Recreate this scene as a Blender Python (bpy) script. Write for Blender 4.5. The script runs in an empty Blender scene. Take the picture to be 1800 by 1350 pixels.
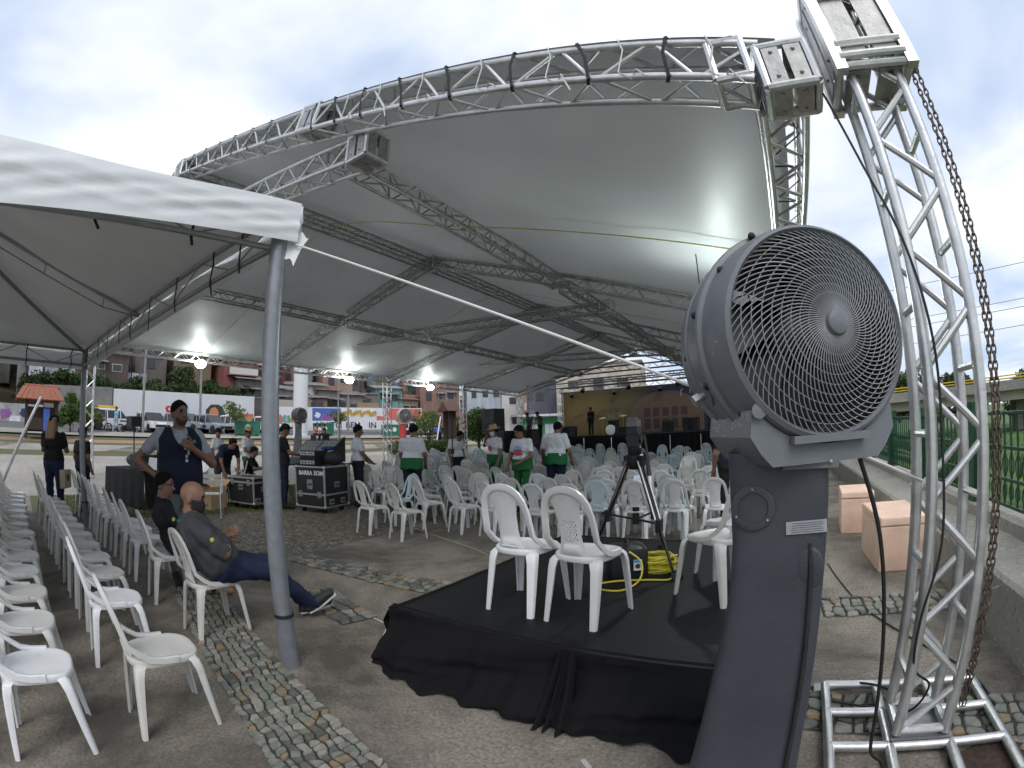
import bpy, bmesh, math, random
import numpy as np
from mathutils import Vector, Matrix

random.seed(7)
rng = np.random.default_rng(7)
R = math.radians
SC = bpy.context.scene
COL = SC.collection

# ------------------------------------------------------------------ camera (wide action-camera lens, about 122 degrees across)
cam_data = bpy.data.cameras.new('camera')
cam = bpy.data.objects.new('camera', cam_data)
COL.objects.link(cam)
cam_data.type = 'PANO'
cam_data.panorama_type = 'FISHEYE_LENS_POLYNOMIAL'
cam_data.fisheye_fov = R(170)
cam_data.sensor_fit = 'HORIZONTAL'
cam_data.sensor_width = 36
cam_data.sensor_height = 27
LENS_A = 50 / 832
cam_data.fisheye_polynomial_k0 = 0
cam_data.fisheye_polynomial_k1 = -LENS_A
cam_data.fisheye_polynomial_k2 = 0
cam_data.fisheye_polynomial_k3 = 0.02 * LENS_A ** 3
cam_data.fisheye_polynomial_k4 = 0
cam_data.clip_start = 0.02
cam_data.clip_end = 4000
cam.matrix_world = (Matrix.Translation((0, 0, 1.53)) @ Matrix.Rotation(R(31.75), 4, 'Z')
                    @ Matrix.Rotation(R(96.0), 4, 'X') @ Matrix.Rotation(R(-1.6), 4, 'Z'))
SC.camera = cam

# ------------------------------------------------------------------ sky, sun, exposure
SUN_EL, SUN_AZ = 48, 138           # elevation, compass-like azimuth measured from +Y clockwise
world = bpy.data.worlds.new('World')
SC.world = world
world.use_nodes = True
wt = world.node_tree
wt.nodes.clear()
def wn(t, **kw):
    n = wt.nodes.new(t)
    for k, v in kw.items():
        setattr(n, k, v)
    return n
sky = wn('ShaderNodeTexSky', sky_type='NISHITA', sun_disc=False, sun_elevation=R(SUN_EL), sun_rotation=R(SUN_AZ))
sky.air_density = 1.1; sky.dust_density = 1.2; sky.ozone_density = 1.5
tc = wn('ShaderNodeTexCoord')
sep = wn('ShaderNodeSeparateXYZ'); wt.links.new(tc.outputs['Generated'], sep.inputs[0])
zz = wn('ShaderNodeMath', operation='ADD'); wt.links.new(sep.outputs[2], zz.inputs[0]); zz.inputs[1].default_value = 0.22
zm = wn('ShaderNodeMath', operation='MAXIMUM'); wt.links.new(zz.outputs[0], zm.inputs[0]); zm.inputs[1].default_value = 0.1
dv = wn('ShaderNodeVectorMath', operation='DIVIDE')
wt.links.new(tc.outputs['Generated'], dv.inputs[0])
cmb = wn('ShaderNodeCombineXYZ')
for i in range(3): wt.links.new(zm.outputs[0], cmb.inputs[i])
wt.links.new(cmb.outputs[0], dv.inputs[1])
n1 = wn('ShaderNodeTexNoise'); n1.inputs['Scale'].default_value = 1.15; n1.inputs['Detail'].default_value = 5; n1.inputs['Roughness'].default_value = 0.48; n1.inputs['Distortion'].default_value = 0.35
mp = wn('ShaderNodeMapping'); mp.inputs['Location'].default_value = (3.1, 1.7, 0.4)
wt.links.new(dv.outputs[0], mp.inputs[0]); wt.links.new(mp.outputs[0], n1.inputs['Vector'])
cr = wn('ShaderNodeValToRGB'); cr.color_ramp.elements[0].position = 0.36; cr.color_ramp.elements[1].position = 0.58
wt.links.new(n1.outputs['Fac'], cr.inputs[0])
n2 = wn('ShaderNodeTexNoise'); n2.inputs['Scale'].default_value = 1.6; n2.inputs['Detail'].default_value = 4
wt.links.new(mp.outputs[0], n2.inputs['Vector'])
cc = wn('ShaderNodeValToRGB')
cc.color_ramp.elements[0].position = 0.30; cc.color_ramp.elements[0].color = (7.9, 8.4, 9.2, 1)
cc.color_ramp.elements[1].position = 0.66; cc.color_ramp.elements[1].color = (9.3, 9.5, 9.9, 1)
wt.links.new(n2.outputs['Fac'], cc.inputs[0])
tint = wn('ShaderNodeMix', data_type='RGBA', blend_type='MIX')
tint.inputs[0].default_value = 0.7
wt.links.new(sky.outputs[0], tint.inputs[6]); tint.inputs[7].default_value = (5.0, 6.4, 8.9, 1)
mix = wn('ShaderNodeMix', data_type='RGBA')
wt.links.new(cr.outputs[0], mix.inputs[0]); wt.links.new(tint.outputs[2], mix.inputs[6]); wt.links.new(cc.outputs[0], mix.inputs[7])
bg = wn('ShaderNodeBackground'); bg.inputs[1].default_value = 0.1
wt.links.new(mix.outputs[2], bg.inputs[0])
wo = wn('ShaderNodeOutputWorld'); wt.links.new(bg.outputs[0], wo.inputs[0])

sun_data = bpy.data.lights.new('sun', 'SUN')
sun_data.energy = 1.1
sun_data.angle = R(30)
sun_data.color = (1.0, 0.96, 0.9)
sun = bpy.data.objects.new('sun', sun_data)
COL.objects.link(sun)
sun.location = (0, 0, 40)
az = R(SUN_AZ)
sdir = Vector((math.sin(az) * math.cos(R(SUN_EL)), math.cos(az) * math.cos(R(SUN_EL)), math.sin(R(SUN_EL))))
sun.rotation_euler = sdir.to_track_quat('Z', 'Y').to_euler()

SC.view_settings.view_transform = 'Standard'
SC.view_settings.look = 'None'
SC.view_settings.exposure = 0.3
SC.view_settings.gamma = 1.0
SC.view_settings.use_curve_mapping = False
SC.cycles.max_bounces = 5
SC.cycles.use_adaptive_sampling = True
SC.cycles.adaptive_threshold = 0.035
SC.cycles.diffuse_bounces = 3
SC.cycles.glossy_bounces = 2
SC.cycles.transparent_max_bounces = 12
SC.cycles.caustics_reflective = False
SC.cycles.caustics_refractive = False
try:
    SC.cycles.use_denoising = True
    SC.cycles.denoiser = 'OPENIMAGEDENOISE'
except Exception:
    pass

# ------------------------------------------------------------------ materials
MATS = {}
def mat(name, col, rough=0.6, metal=0.0, var=0.12, scale=6.0, bump=0.0, bscale=60.0, spec=0.5, trans=None, coords='Object', col2=None, detail=6, emit=None, coat=0.0, streak=None):
    if name in MATS: return MATS[name]
    m = bpy.data.materials.new(name); m.use_nodes = True
    nt = m.node_tree; b = nt.nodes['Principled BSDF']; L = nt.links.new
    b.inputs['Roughness'].default_value = rough
    b.inputs['Metallic'].default_value = metal
    b.inputs['Specular IOR Level'].default_value = spec
    if coat: b.inputs['Coat Weight'].default_value = coat
    tcn = nt.nodes.new('ShaderNodeTexCoord')
    vec = tcn.outputs[coords]
    if streak:
        mpn = nt.nodes.new('ShaderNodeMapping'); mpn.inputs['Scale'].default_value = streak
        L(vec, mpn.inputs[0]); vec = mpn.outputs[0]
    nz = nt.nodes.new('ShaderNodeTexNoise'); nz.inputs['Scale'].default_value = scale; nz.inputs['Detail'].default_value = detail; nz.inputs['Roughness'].default_value = 0.6
    L(vec, nz.inputs['Vector'])
    rp = nt.nodes.new('ShaderNodeValToRGB')
    rp.color_ramp.elements[0].position = 0.3; rp.color_ramp.elements[1].position = 0.7
    c2 = col2 if col2 else tuple(min(1, c * (1 + var)) for c in col)
    c1 = col if col2 else tuple(c * (1 - var) for c in col)
    rp.color_ramp.elements[0].color = (*c1, 1); rp.color_ramp.elements[1].color = (*c2, 1)
    L(nz.outputs['Fac'], rp.inputs[0]); L(rp.outputs[0], b.inputs['Base Color'])
    rr = nt.nodes.new('ShaderNodeMapRange'); rr.inputs[3].default_value = max(0.02, rough - 0.08); rr.inputs[4].default_value = min(1, rough + 0.1)
    L(nz.outputs['Fac'], rr.inputs[0]); L(rr.outputs[0], b.inputs['Roughness'])
    if bump:
        n3 = nt.nodes.new('ShaderNodeTexNoise'); n3.inputs['Scale'].default_value = bscale; n3.inputs['Detail'].default_value = 5
        L(tcn.outputs[coords], n3.inputs['Vector'])
        bp = nt.nodes.new('ShaderNodeBump'); bp.inputs['Strength'].default_value = bump; bp.inputs['Distance'].default_value = 0.01
        L(n3.outputs['Fac'], bp.inputs['Height']); L(bp.outputs[0], b.inputs['Normal'])
    if trans:
        out = nt.nodes['Material Output']
        tr = nt.nodes.new('ShaderNodeBsdfTranslucent'); L(rp.outputs[0], tr.inputs[0])
        mx = nt.nodes.new('ShaderNodeMixShader'); mx.inputs[0].default_value = trans
        L(b.outputs[0], mx.inputs[1]); L(tr.outputs[0], mx.inputs[2]); L(mx.outputs[0], out.inputs[0])
    if emit:
        b.inputs['Emission Color'].default_value = (*emit[0], 1); b.inputs['Emission Strength'].default_value = emit[1]
        m.cycles.emission_sampling = 'NONE'
    MATS[name] = m
    return m

# ------------------------------------------------------------------ mesh building
class MB:
    def __init__(s): s.v = []; s.f = []; s.m = []
    def add(s, vs, fs, mi=0):
        o = len(s.v); s.v.extend(tuple(map(float, p)) for p in vs); s.f.extend(tuple(i + o for i in f) for f in fs); s.m.extend([mi] * len(fs)); return s
    def box(s, c, size, M=None, mi=0, taper=1.0):
        x, y, z = size[0] / 2, size[1] / 2, size[2] / 2; t = taper
        vs = [(-x, -y, -z), (x, -y, -z), (x, y, -z), (-x, y, -z), (-x * t, -y * t, z), (x * t, -y * t, z), (x * t, y * t, z), (-x * t, y * t, z)]
        if M is not None: vs = [M @ Vector(p) for p in vs]
        vs = [(p[0] + c[0], p[1] + c[1], p[2] + c[2]) for p in vs]
        return s.add(vs, [(3, 2, 1, 0), (4, 5, 6, 7), (0, 1, 5, 4), (1, 2, 6, 5), (2, 3, 7, 6), (3, 0, 4, 7)], mi)
    def sweep(s, pts, secs, closed=False, mi=0, up=(0, 0, 1), caps=True):
        """pts: path; secs: one 2D section list per point (same count)"""
        pts = [Vector(p) for p in pts]; n = len(pts); k = len(secs[0]); vs = []; up = Vector(up); prev = None
        for i, p in enumerate(pts):
            if closed: t = pts[(i + 1) % n] - pts[i - 1]
            else: t = pts[min(i + 1, n - 1)] - pts[max(i - 1, 0)]
            if t.length < 1e-9: t = Vector((0, 0, 1))
            t.normalize()
            if prev is None:
                a = up.cross(t)
                if a.length < 1e-3: a = Vector((1, 0, 0)).cross(t)
                if a.length < 1e-3: a = Vector((0, 1, 0)).cross(t)
            else:
                a = prev - t * prev.dot(t)
                if a.length < 1e-6: a = up.cross(t)
            a.normalize(); prev = a.copy(); b = t.cross(a)
            for (x, y) in secs[i]: vs.append(p + a * x + b * y)
        fs = []
        for i in range(n if closed else n - 1):
            j = (i + 1) % n
            for q in range(k):
                r = (q + 1) % k
                fs.append((i * k + q, i * k + r, j * k + r, j * k + q))
        if caps and not closed:
            fs.append(tuple(reversed(range(k)))); fs.append(tuple((n - 1) * k + q for q in range(k)))
        return s.add(vs, fs, mi)
    def tube(s, pts, r, n=8, closed=False, mi=0, caps=True, up=(0, 0, 1)):
        rs = r if isinstance(r, (list, tuple)) else [r] * len(pts)
        return s.sweep(pts, [[(q * math.cos(2 * math.pi * i / n), q * math.sin(2 * math.pi * i / n)) for i in range(n)] for q in rs], closed, mi, up, caps)
    def bar(s, pts, w, h, mi=0, closed=False, up=(0, 0, 1)):
        ws = w if isinstance(w, (list, tuple)) else [w] * len(pts); hs = h if isinstance(h, (list, tuple)) else [h] * len(pts)
        secs = []
        for a, b in zip(ws, hs):
            x, y = a / 2, b / 2; c = min(x, y) * 0.35
            secs.append([(-x + c, -y), (x - c, -y), (x, -y + c), (x, y - c), (x - c, y), (-x + c, y), (-x, y - c), (-x, -y + c)])
        return s.sweep(pts, secs, closed, mi, up)
    def lathe(s, prof, M=None, n=32, mi=0, caps=True):
        vs = []
        for (r, z) in prof:
            for i in range(n):
                a = 2 * math.pi * i / n; p = Vector((r * math.cos(a), r * math.sin(a), z)); vs.append(M @ p if M is not None else p)
        fs = []; k = len(prof)
        for j in range(k - 1):
            for i in range(n):
                q = (i + 1) % n; fs.append((j * n + i, j * n + q, (j + 1) * n + q, (j + 1) * n + i))
        if caps:
            if prof[0][0] > 1e-6: fs.append(tuple(reversed(range(n))))
            if prof[-1][0] > 1e-6: fs.append(tuple((k - 1) * n + i for i in range(n)))
        return s.add(vs, fs, mi)
    def prism(s, poly, depth, M=None, mi=0):
        n = len(poly); vs = [(x, y, 0) for x, y in poly] + [(x, y, depth) for x, y in poly]
        if M is not None: vs = [M @ Vector(p) for p in vs]
        return s.add(vs, [tuple(reversed(range(n))), tuple(range(n, 2 * n))] + [(i, (i + 1) % n, (i + 1) % n + n, i + n) for i in range(n)], mi)
    def grid(s, fn, nu, nv, mi=0):
        vs = [fn(i / nu, j / nv) for j in range(nv + 1) for i in range(nu + 1)]
        return s.add(vs, [(j * (nu + 1) + i, j * (nu + 1) + i + 1, (j + 1) * (nu + 1) + i + 1, (j + 1) * (nu + 1) + i) for j in range(nv) for i in range(nu)], mi)
    def sphere(s, c, r, n=12, m=8, mi=0, sc=(1, 1, 1)):
        pr = [(max(1e-7, r * math.sin(math.pi * j / m)), -r * math.cos(math.pi * j / m)) for j in range(m + 1)]
        return s.lathe(pr, Matrix.Translation(c) @ Matrix.Diagonal((*sc, 1)), n, mi, caps=False)
    def mesh(s, name, mats, smooth=40, solid=0.0, recalc=True, bevel=0.0):
        me = bpy.data.meshes.new(name)
        me.from_pydata(s.v, [], s.f)
        for m in mats: me.materials.append(m)
        if len(mats) > 1: me.polygons.foreach_set('material_index', s.m)
        bm = bmesh.new(); bm.from_mesh(me)
        if solid: bmesh.ops.solidify(bm, geom=bm.faces[:], thickness=solid)
        if bevel: bmesh.ops.bevel(bm, geom=bm.edges[:], offset=bevel, segments=3, profile=0.6, affect='EDGES')
        if recalc: bmesh.ops.recalc_face_normals(bm, faces=bm.faces[:])
        bm.to_mesh(me); bm.free()
        if smooth:
            me.polygons.foreach_set('use_smooth', [True] * len(me.polygons)); me.set_sharp_from_angle(angle=R(smooth))
        me.update(); return me

def obj(name, data, parent=None, M=None, label=None, cat=None, group=None, kind=None):
    o = bpy.data.objects.new(name, data); COL.objects.link(o)
    if parent is not None:
        o.parent = parent; KIDS.setdefault(parent.name, []).append(o)
    if M is not None: o.matrix_basis = M
    return tag(o, label, cat, group, kind)
def tag(o, label=None, cat=None, group=None, kind=None):
    if label: o['label'] = label
    if cat: o['category'] = cat
    if group: o['group'] = group
    if kind: o['kind'] = kind
    return o
def thing(name, label, cat, loc=(0, 0, 0), rz=0.0, group=None, tilt=None):
    o = bpy.data.objects.new(name, None); COL.objects.link(o); o.empty_display_size = 0.1
    o.matrix_basis = Matrix.Translation(loc) @ Matrix.Rotation(rz, 4, 'Z')
    return tag(o, label, cat, group)
def unplace(root):
    """matrix that lets a part of root be written in world coordinates"""
    return root.matrix_basis.inverted()
def copy_tree(o, parent=None):
    c = o.copy(); COL.objects.link(c); c.parent = parent
    for ch in KIDS.get(o.name, ()): copy_tree(ch, c)
    return c
KIDS = {}

def unit_cyl(name, m, n=8):
    b = MB(); b.tube([(0, 0, 0), (0, 0, 1)], 1.0, n); return b.mesh(name, [m])
def between(p0, p1, r):
    p0, p1 = Vector(p0), Vector(p1); d = p1 - p0
    return Matrix.Translation(p0) @ d.to_track_quat('Z', 'Y').to_matrix().to_4x4() @ Matrix.Diagonal((r, r, d.length, 1))
def text_mesh(name, body, size, m, depth=0.002, bold=0.0, align='CENTER'):
    c = bpy.data.curves.new(name, 'FONT'); c.body = body; c.size = size; c.extrude = depth; c.offset = bold; c.align_x = align; c.align_y = 'CENTER'; c.resolution_u = 3
    o = bpy.data.objects.new(name, c); COL.objects.link(o)
    dg = bpy.context.evaluated_depsgraph_get(); me = bpy.data.meshes.new_from_object(o.evaluated_get(dg)); me.name = name
    bpy.data.objects.remove(o); bpy.data.curves.remove(c); me.materials.clear(); me.materials.append(m); return me
def lerp(a, b, t): return a + (b - a) * t
ORD = ['first', 'second', 'third', 'fourth', 'fifth', 'sixth', 'seventh', 'eighth', 'ninth', 'tenth', 'eleventh', 'twelfth', 'thirteenth', 'fourteenth', 'fifteenth', 'sixteenth', 'seventeenth', 'eighteenth', 'nineteenth', 'twentieth', 'twenty-first', 'twenty-second', 'twenty-third', 'twenty-fourth', 'twenty-fifth', 'twenty-sixth', 'twenty-seventh', 'twenty-eighth']
def gz(u):
    return 0.07 * max(0.0, -u - 13)
# ------------------------------------------------------------------ shared materials
def ground_mat(name, ca, cb, cdark, s1=0.9, s2=45.0, bump=0.5, dark_amt=0.75):
    m = bpy.data.materials.new(name); m.use_nodes = True; nt = m.node_tree; b = nt.nodes['Principled BSDF']; L = nt.links.new
    t = nt.nodes.new('ShaderNodeTexCoord'); v = t.outputs['Object']
    def nz(s, d=8, r=0.62, dist=0.0):
        n = nt.nodes.new('ShaderNodeTexNoise'); n.inputs['Scale'].default_value = s; n.inputs['Detail'].default_value = d; n.inputs['Roughness'].default_value = r; n.inputs['Distortion'].default_value = dist; L(v, n.inputs['Vector']); return n.outputs['Fac']
    def ramp(f, p0, p1, c0, c1):
        r = nt.nodes.new('ShaderNodeValToRGB'); r.color_ramp.elements[0].position = p0; r.color_ramp.elements[1].position = p1; r.color_ramp.elements[0].color = c0; r.color_ramp.elements[1].color = c1; L(f, r.inputs[0]); return r.outputs[0]
    a, bm_ = nz(s1, 10, 0.68, 0.4), nz(s2, 6, 0.75)
    spk = nz(s2 * 3.2, 3, 0.6)
    base = ramp(bm_, 0.36, 0.66, (*ca, 1), (*cb, 1))
    mask = ramp(a, 0.42, 0.62, (0, 0, 0, 1), (dark_amt,) * 3 + (1,))
    mx = nt.nodes.new('ShaderNodeMix'); mx.data_type = 'RGBA'; L(mask, mx.inputs[0]); L(base, mx.inputs[6]); mx.inputs[7].default_value = (*cdark, 1)
    sp = ramp(spk, 0.60, 0.70, (1, 1, 1, 1), (1.75, 1.7, 1.6, 1))
    m2 = nt.nodes.new('ShaderNodeMix'); m2.data_type = 'RGBA'; m2.blend_type = 'MULTIPLY'; m2.inputs[0].default_value = 1.0; L(mx.outputs[2], m2.inputs[6]); L(sp, m2.inputs[7])
    sd = ramp(spk, 0.30, 0.40, (0.45, 0.44, 0.42, 1), (1, 1, 1, 1))
    m3 = nt.nodes.new('ShaderNodeMix'); m3.data_type = 'RGBA'; m3.blend_type = 'MULTIPLY'; m3.inputs[0].default_value = 1.0; L(m2.outputs[2], m3.inputs[6]); L(sd, m3.inputs[7])
    L(m3.outputs[2], b.inputs['Base Color'])
    b.inputs['Roughness'].default_value = 0.86; b.inputs['Specular IOR Level'].default_value = 0.35
    bp = nt.nodes.new('ShaderNodeBump'); bp.inputs['Strength'].default_value = bump; bp.inputs['Distance'].default_value = 0.006
    L(bm_, bp.inputs['Height']); L(bp.outputs[0], b.inputs['Normal'])
    MATS[name] = m; return m

M_CONC = ground_mat('weathered_concrete', (0.155, 0.135, 0.11), (0.37, 0.33, 0.275), (0.068, 0.061, 0.051), dark_amt=0.85)
M_PAVE = ground_mat('light_paving', (0.30, 0.28, 0.25), (0.40, 0.37, 0.33), (0.22, 0.20, 0.18), s1=0.3, s2=6)
M_MOSAIC0 = ground_mat('pebble_mosaic', (0.075, 0.07, 0.06), (0.17, 0.155, 0.125), (0.06, 0.055, 0.045), s1=1.2, s2=42, bump=1.0)
def mosaic_mat():
    m = bpy.data.materials.new('cobble_mosaic'); m.use_nodes = True; nt = m.node_tree; b = nt.nodes['Principled BSDF']; L = nt.links.new
    t = nt.nodes.new('ShaderNodeTexCoord')
    vo = nt.nodes.new('ShaderNodeTexVoronoi'); vo.inputs['Scale'].default_value = 17; L(t.outputs['Object'], vo.inputs['Vector'])
    ve = nt.nodes.new('ShaderNodeTexVoronoi'); ve.feature = 'DISTANCE_TO_EDGE'; ve.inputs['Scale'].default_value = 17; L(t.outputs['Object'], ve.inputs['Vector'])
    hs = nt.nodes.new('ShaderNodeSeparateColor'); L(vo.outputs['Color'], hs.inputs[0])
    r = nt.nodes.new('ShaderNodeValToRGB'); r.color_ramp.elements[0].color = (0.10, 0.09, 0.07, 1); r.color_ramp.elements[1].color = (0.30, 0.27, 0.21, 1); L(hs.outputs[0], r.inputs[0])
    e = nt.nodes.new('ShaderNodeValToRGB'); e.color_ramp.elements[0].position = 0.03; e.color_ramp.elements[1].position = 0.10; L(ve.outputs['Distance'], e.inputs[0])
    mx = nt.nodes.new('ShaderNodeMix'); mx.data_type = 'RGBA'; L(e.outputs[0], mx.inputs[0]); mx.inputs[6].default_value = (0.05, 0.045, 0.035, 1); L(r.outputs[0], mx.inputs[7]); L(mx.outputs[2], b.inputs['Base Color'])
    bp = nt.nodes.new('ShaderNodeBump'); bp.inputs['Strength'].default_value = 0.9; bp.inputs['Distance'].default_value = 0.012; L(e.outputs[0], bp.inputs['Height']); L(bp.outputs[0], b.inputs['Normal']); b.inputs['Roughness'].default_value = 0.8
    return m
M_MOSAIC = mosaic_mat()
M_GRASSG = ground_mat('grass_soil', (0.06, 0.085, 0.025), (0.13, 0.13, 0.05), (0.10, 0.085, 0.05), s1=0.6, s2=14)
M_LAWN = ground_mat('green_lawn', (0.05, 0.11, 0.02), (0.10, 0.17, 0.035), (0.10, 0.12, 0.05), s1=0.3, s2=9)
M_TERRA = ground_mat('terracotta_track', (0.30, 0.17, 0.11), (0.38, 0.22, 0.15), (0.25, 0.16, 0.11), s1=0.4, s2=6)
M_ASPH = ground_mat('asphalt', (0.10, 0.10, 0.10), (0.16, 0.16, 0.155), (0.08, 0.08, 0.08), s1=0.4, s2=10)
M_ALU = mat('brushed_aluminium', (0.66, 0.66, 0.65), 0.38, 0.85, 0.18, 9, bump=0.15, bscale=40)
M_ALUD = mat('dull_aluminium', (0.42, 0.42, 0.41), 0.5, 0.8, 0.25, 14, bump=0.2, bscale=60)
M_STEEL = mat('galvanised_steel', (0.34, 0.35, 0.36), 0.45, 0.7, 0.15, 12)
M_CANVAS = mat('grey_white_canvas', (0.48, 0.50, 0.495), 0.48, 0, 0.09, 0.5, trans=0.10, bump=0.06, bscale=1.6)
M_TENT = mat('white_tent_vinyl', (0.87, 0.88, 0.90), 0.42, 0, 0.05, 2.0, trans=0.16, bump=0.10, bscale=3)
M_BLACK = mat('black_plastic', (0.018, 0.018, 0.02), 0.45, 0, 0.3, 20)
M_BLACKM = mat('matt_black_metal', (0.022, 0.022, 0.024), 0.55, 0.3, 0.3, 25)
M_RUBBER = mat('black_cable_rubber', (0.013, 0.013, 0.014), 0.6, 0, 0.3, 20)
M_ROPE = mat('white_rope', (0.72, 0.71, 0.68), 0.8, 0, 0.1, 60)
M_RUST = mat('rusty_chain_steel', (0.16, 0.12, 0.095), 0.6, 0.7, 0.4, 30)
M_YROPE = mat('yellow_rope', (0.55, 0.47, 0.09), 0.7, 0, 0.2, 30)

# ------------------------------------------------------------------ ground
def sheet(name, poly, m, z=0.0, kind='structure', step=2.0, **kw):
    """flat polygon that follows the slope of the ground"""
    bm = bmesh.new(); vs = [bm.verts.new((x, y, 0)) for x, y in poly]; bm.faces.new(vs)
    us = sorted({round(x, 3) for x in np.arange(-13, min(p[0] for p in poly), -4)})
    for u in us:
        bmesh.ops.bisect_plane(bm, geom=bm.verts[:] + bm.edges[:] + bm.faces[:], plane_co=(u, 0, 0), plane_no=(1, 0, 0))
    for v in bm.verts: v.co.z = gz(v.co.x) + z
    bmesh.ops.recalc_face_normals(bm, faces=bm.faces[:])
    me = bpy.data.meshes.new(name); bm.to_mesh(me); bm.free(); me.materials.append(m)
    if me.polygons[0].normal.z < 0: me.flip_normals()
    return obj(name, me, kind=kind, **kw)
ground = sheet('ground', [(-47, -30), (1.62, -30), (1.62, 60), (-47, 60)], M_CONC)
sheet('terrain', [(1500, -1500), (1500, 1500), (1.62, 1500), (1.62, -1500)], M_LAWN, -0.62)
b = MB(); b.add([(-1500, -1500, 1.9), (-46.9, -1500, 1.9), (-46.9, 1500, 1.9), (-1500, 1500, 1.9)], [(0, 1, 2, 3)])
obj('hill_ground', b.mesh('hill_ground', [M_GRASSG], 0), kind='structure')
b = MB(); b.add([(-46.9, 59.9, -0.3), (1.7, 59.9, -0.3), (1.7, 1500, -0.3), (-46.9, 1500, -0.3)], [(0, 1, 2, 3)])
obj('far_ground', b.mesh('far_ground', [M_ASPH], 0), kind='structure')
sheet('mosaic_paving', [(-5.25, 2.2), (-5.45, 5.1), (-6.3, 8.4), (-7.9, 7.2), (-9.0, 4.2), (-9.6, 2.6), (-8.2, 1.6), (-6.2, 1.6)], M_MOSAIC, 0.004)
sheet('grass_patch', [(-9.0, 4.2), (-7.9, 7.2), (-9.6, 9.5), (-13.2, 9.0), (-13.2, 0.2), (-10.2, 0.2), (-9.6, 2.6)], M_GRASSG, 0.006)
sheet('light_path', [(-13.2, -28), (-13.2, 34), (-21.5, 34), (-21.5, -28)], M_PAVE, 0.006)
sheet('grass_strip', [(-21.5, -28), (-21.5, 50), (-23.4, 50), (-23.4, -28)], M_GRASSG, 0.006)
sheet('grey_path', [(-23.4, -28), (-23.4, 50), (-26.3, 50), (-26.3, -28)], M_PAVE, 0.010)
sheet('grass_strip', [(-26.3, -28), (-26.3, 50), (-27.6, 50), (-27.6, -28)], M_GRASSG, 0.006)
sheet('running_track', [(-27.6, -28), (-27.6, 50), (-29.4, 50), (-29.4, -28)], M_TERRA, 0.006)
sheet('grass_strip', [(-29.4, -28), (-29.4, 50), (-31.2, 50), (-31.2, -28)], M_GRASSG, 0.006)
sheet('pavement', [(-31.2, -28), (-31.2, 55), (-34.8, 55), (-34.8, -28)], M_PAVE, 0.10)
sheet('road', [(-34.8, -28), (-34.8, 55), (-43.3, 55), (-43.3, -28)], M_ASPH, 0.006)
for k, v in enumerate((-3, 4.0, 9.5, 15, 21)):
    sheet('path_cross_band', [(-23.4, v), (-23.4, v + 1.2), (-26.3, v + 3.4), (-26.3, v + 2.2)], M_CONC, 0.016)
# short grass blades on the near grass patch
def blades(name, n, region, h, m, zbase=0.006):
    vs = np.zeros((n * 3, 3)); pts = []
    while len(pts) < n:
        x, y = region(); pts.append((x, y, gz(x) + zbase))
    p = np.array(pts); a = rng.uniform(0, 2 * np.pi, n); hh = h * rng.uniform(0.4, 1.0, n); w = 0.006 + 0.004 * rng.random(n)
    dx, dy = np.cos(a) * w, np.sin(a) * w
    vs[0::3] = p + np.stack([dx, dy, 0 * dx], 1); vs[1::3] = p - np.stack([dx, dy, 0 * dx], 1)
    vs[2::3] = p + np.stack([rng.normal(0, 0.3, n) * hh, rng.normal(0, 0.3, n) * hh, hh], 1)
    me = bpy.data.meshes.new(name); me.from_pydata(vs.tolist(), [], [(3 * i, 3 * i + 1, 3 * i + 2) for i in range(n)]); me.materials.append(m)
    return me
M_BLADE = mat('grass_blade', (0.05, 0.075, 0.02), 0.7, 0, 0.5, 3, col2=(0.11, 0.115, 0.04))
def reg():
    while True:
        x, y = random.uniform(-13.2, -8.1), random.uniform(0.4, 9)
        if x < -9.2 + max(0, (y - 4.2)) * 0.36: return x, y
obj('grass', blades('grass', 26000, reg, 0.045, M_BLADE), kind='stuff', label='short worn grass beside the mosaic paving under the canopy', cat='grass')

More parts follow.
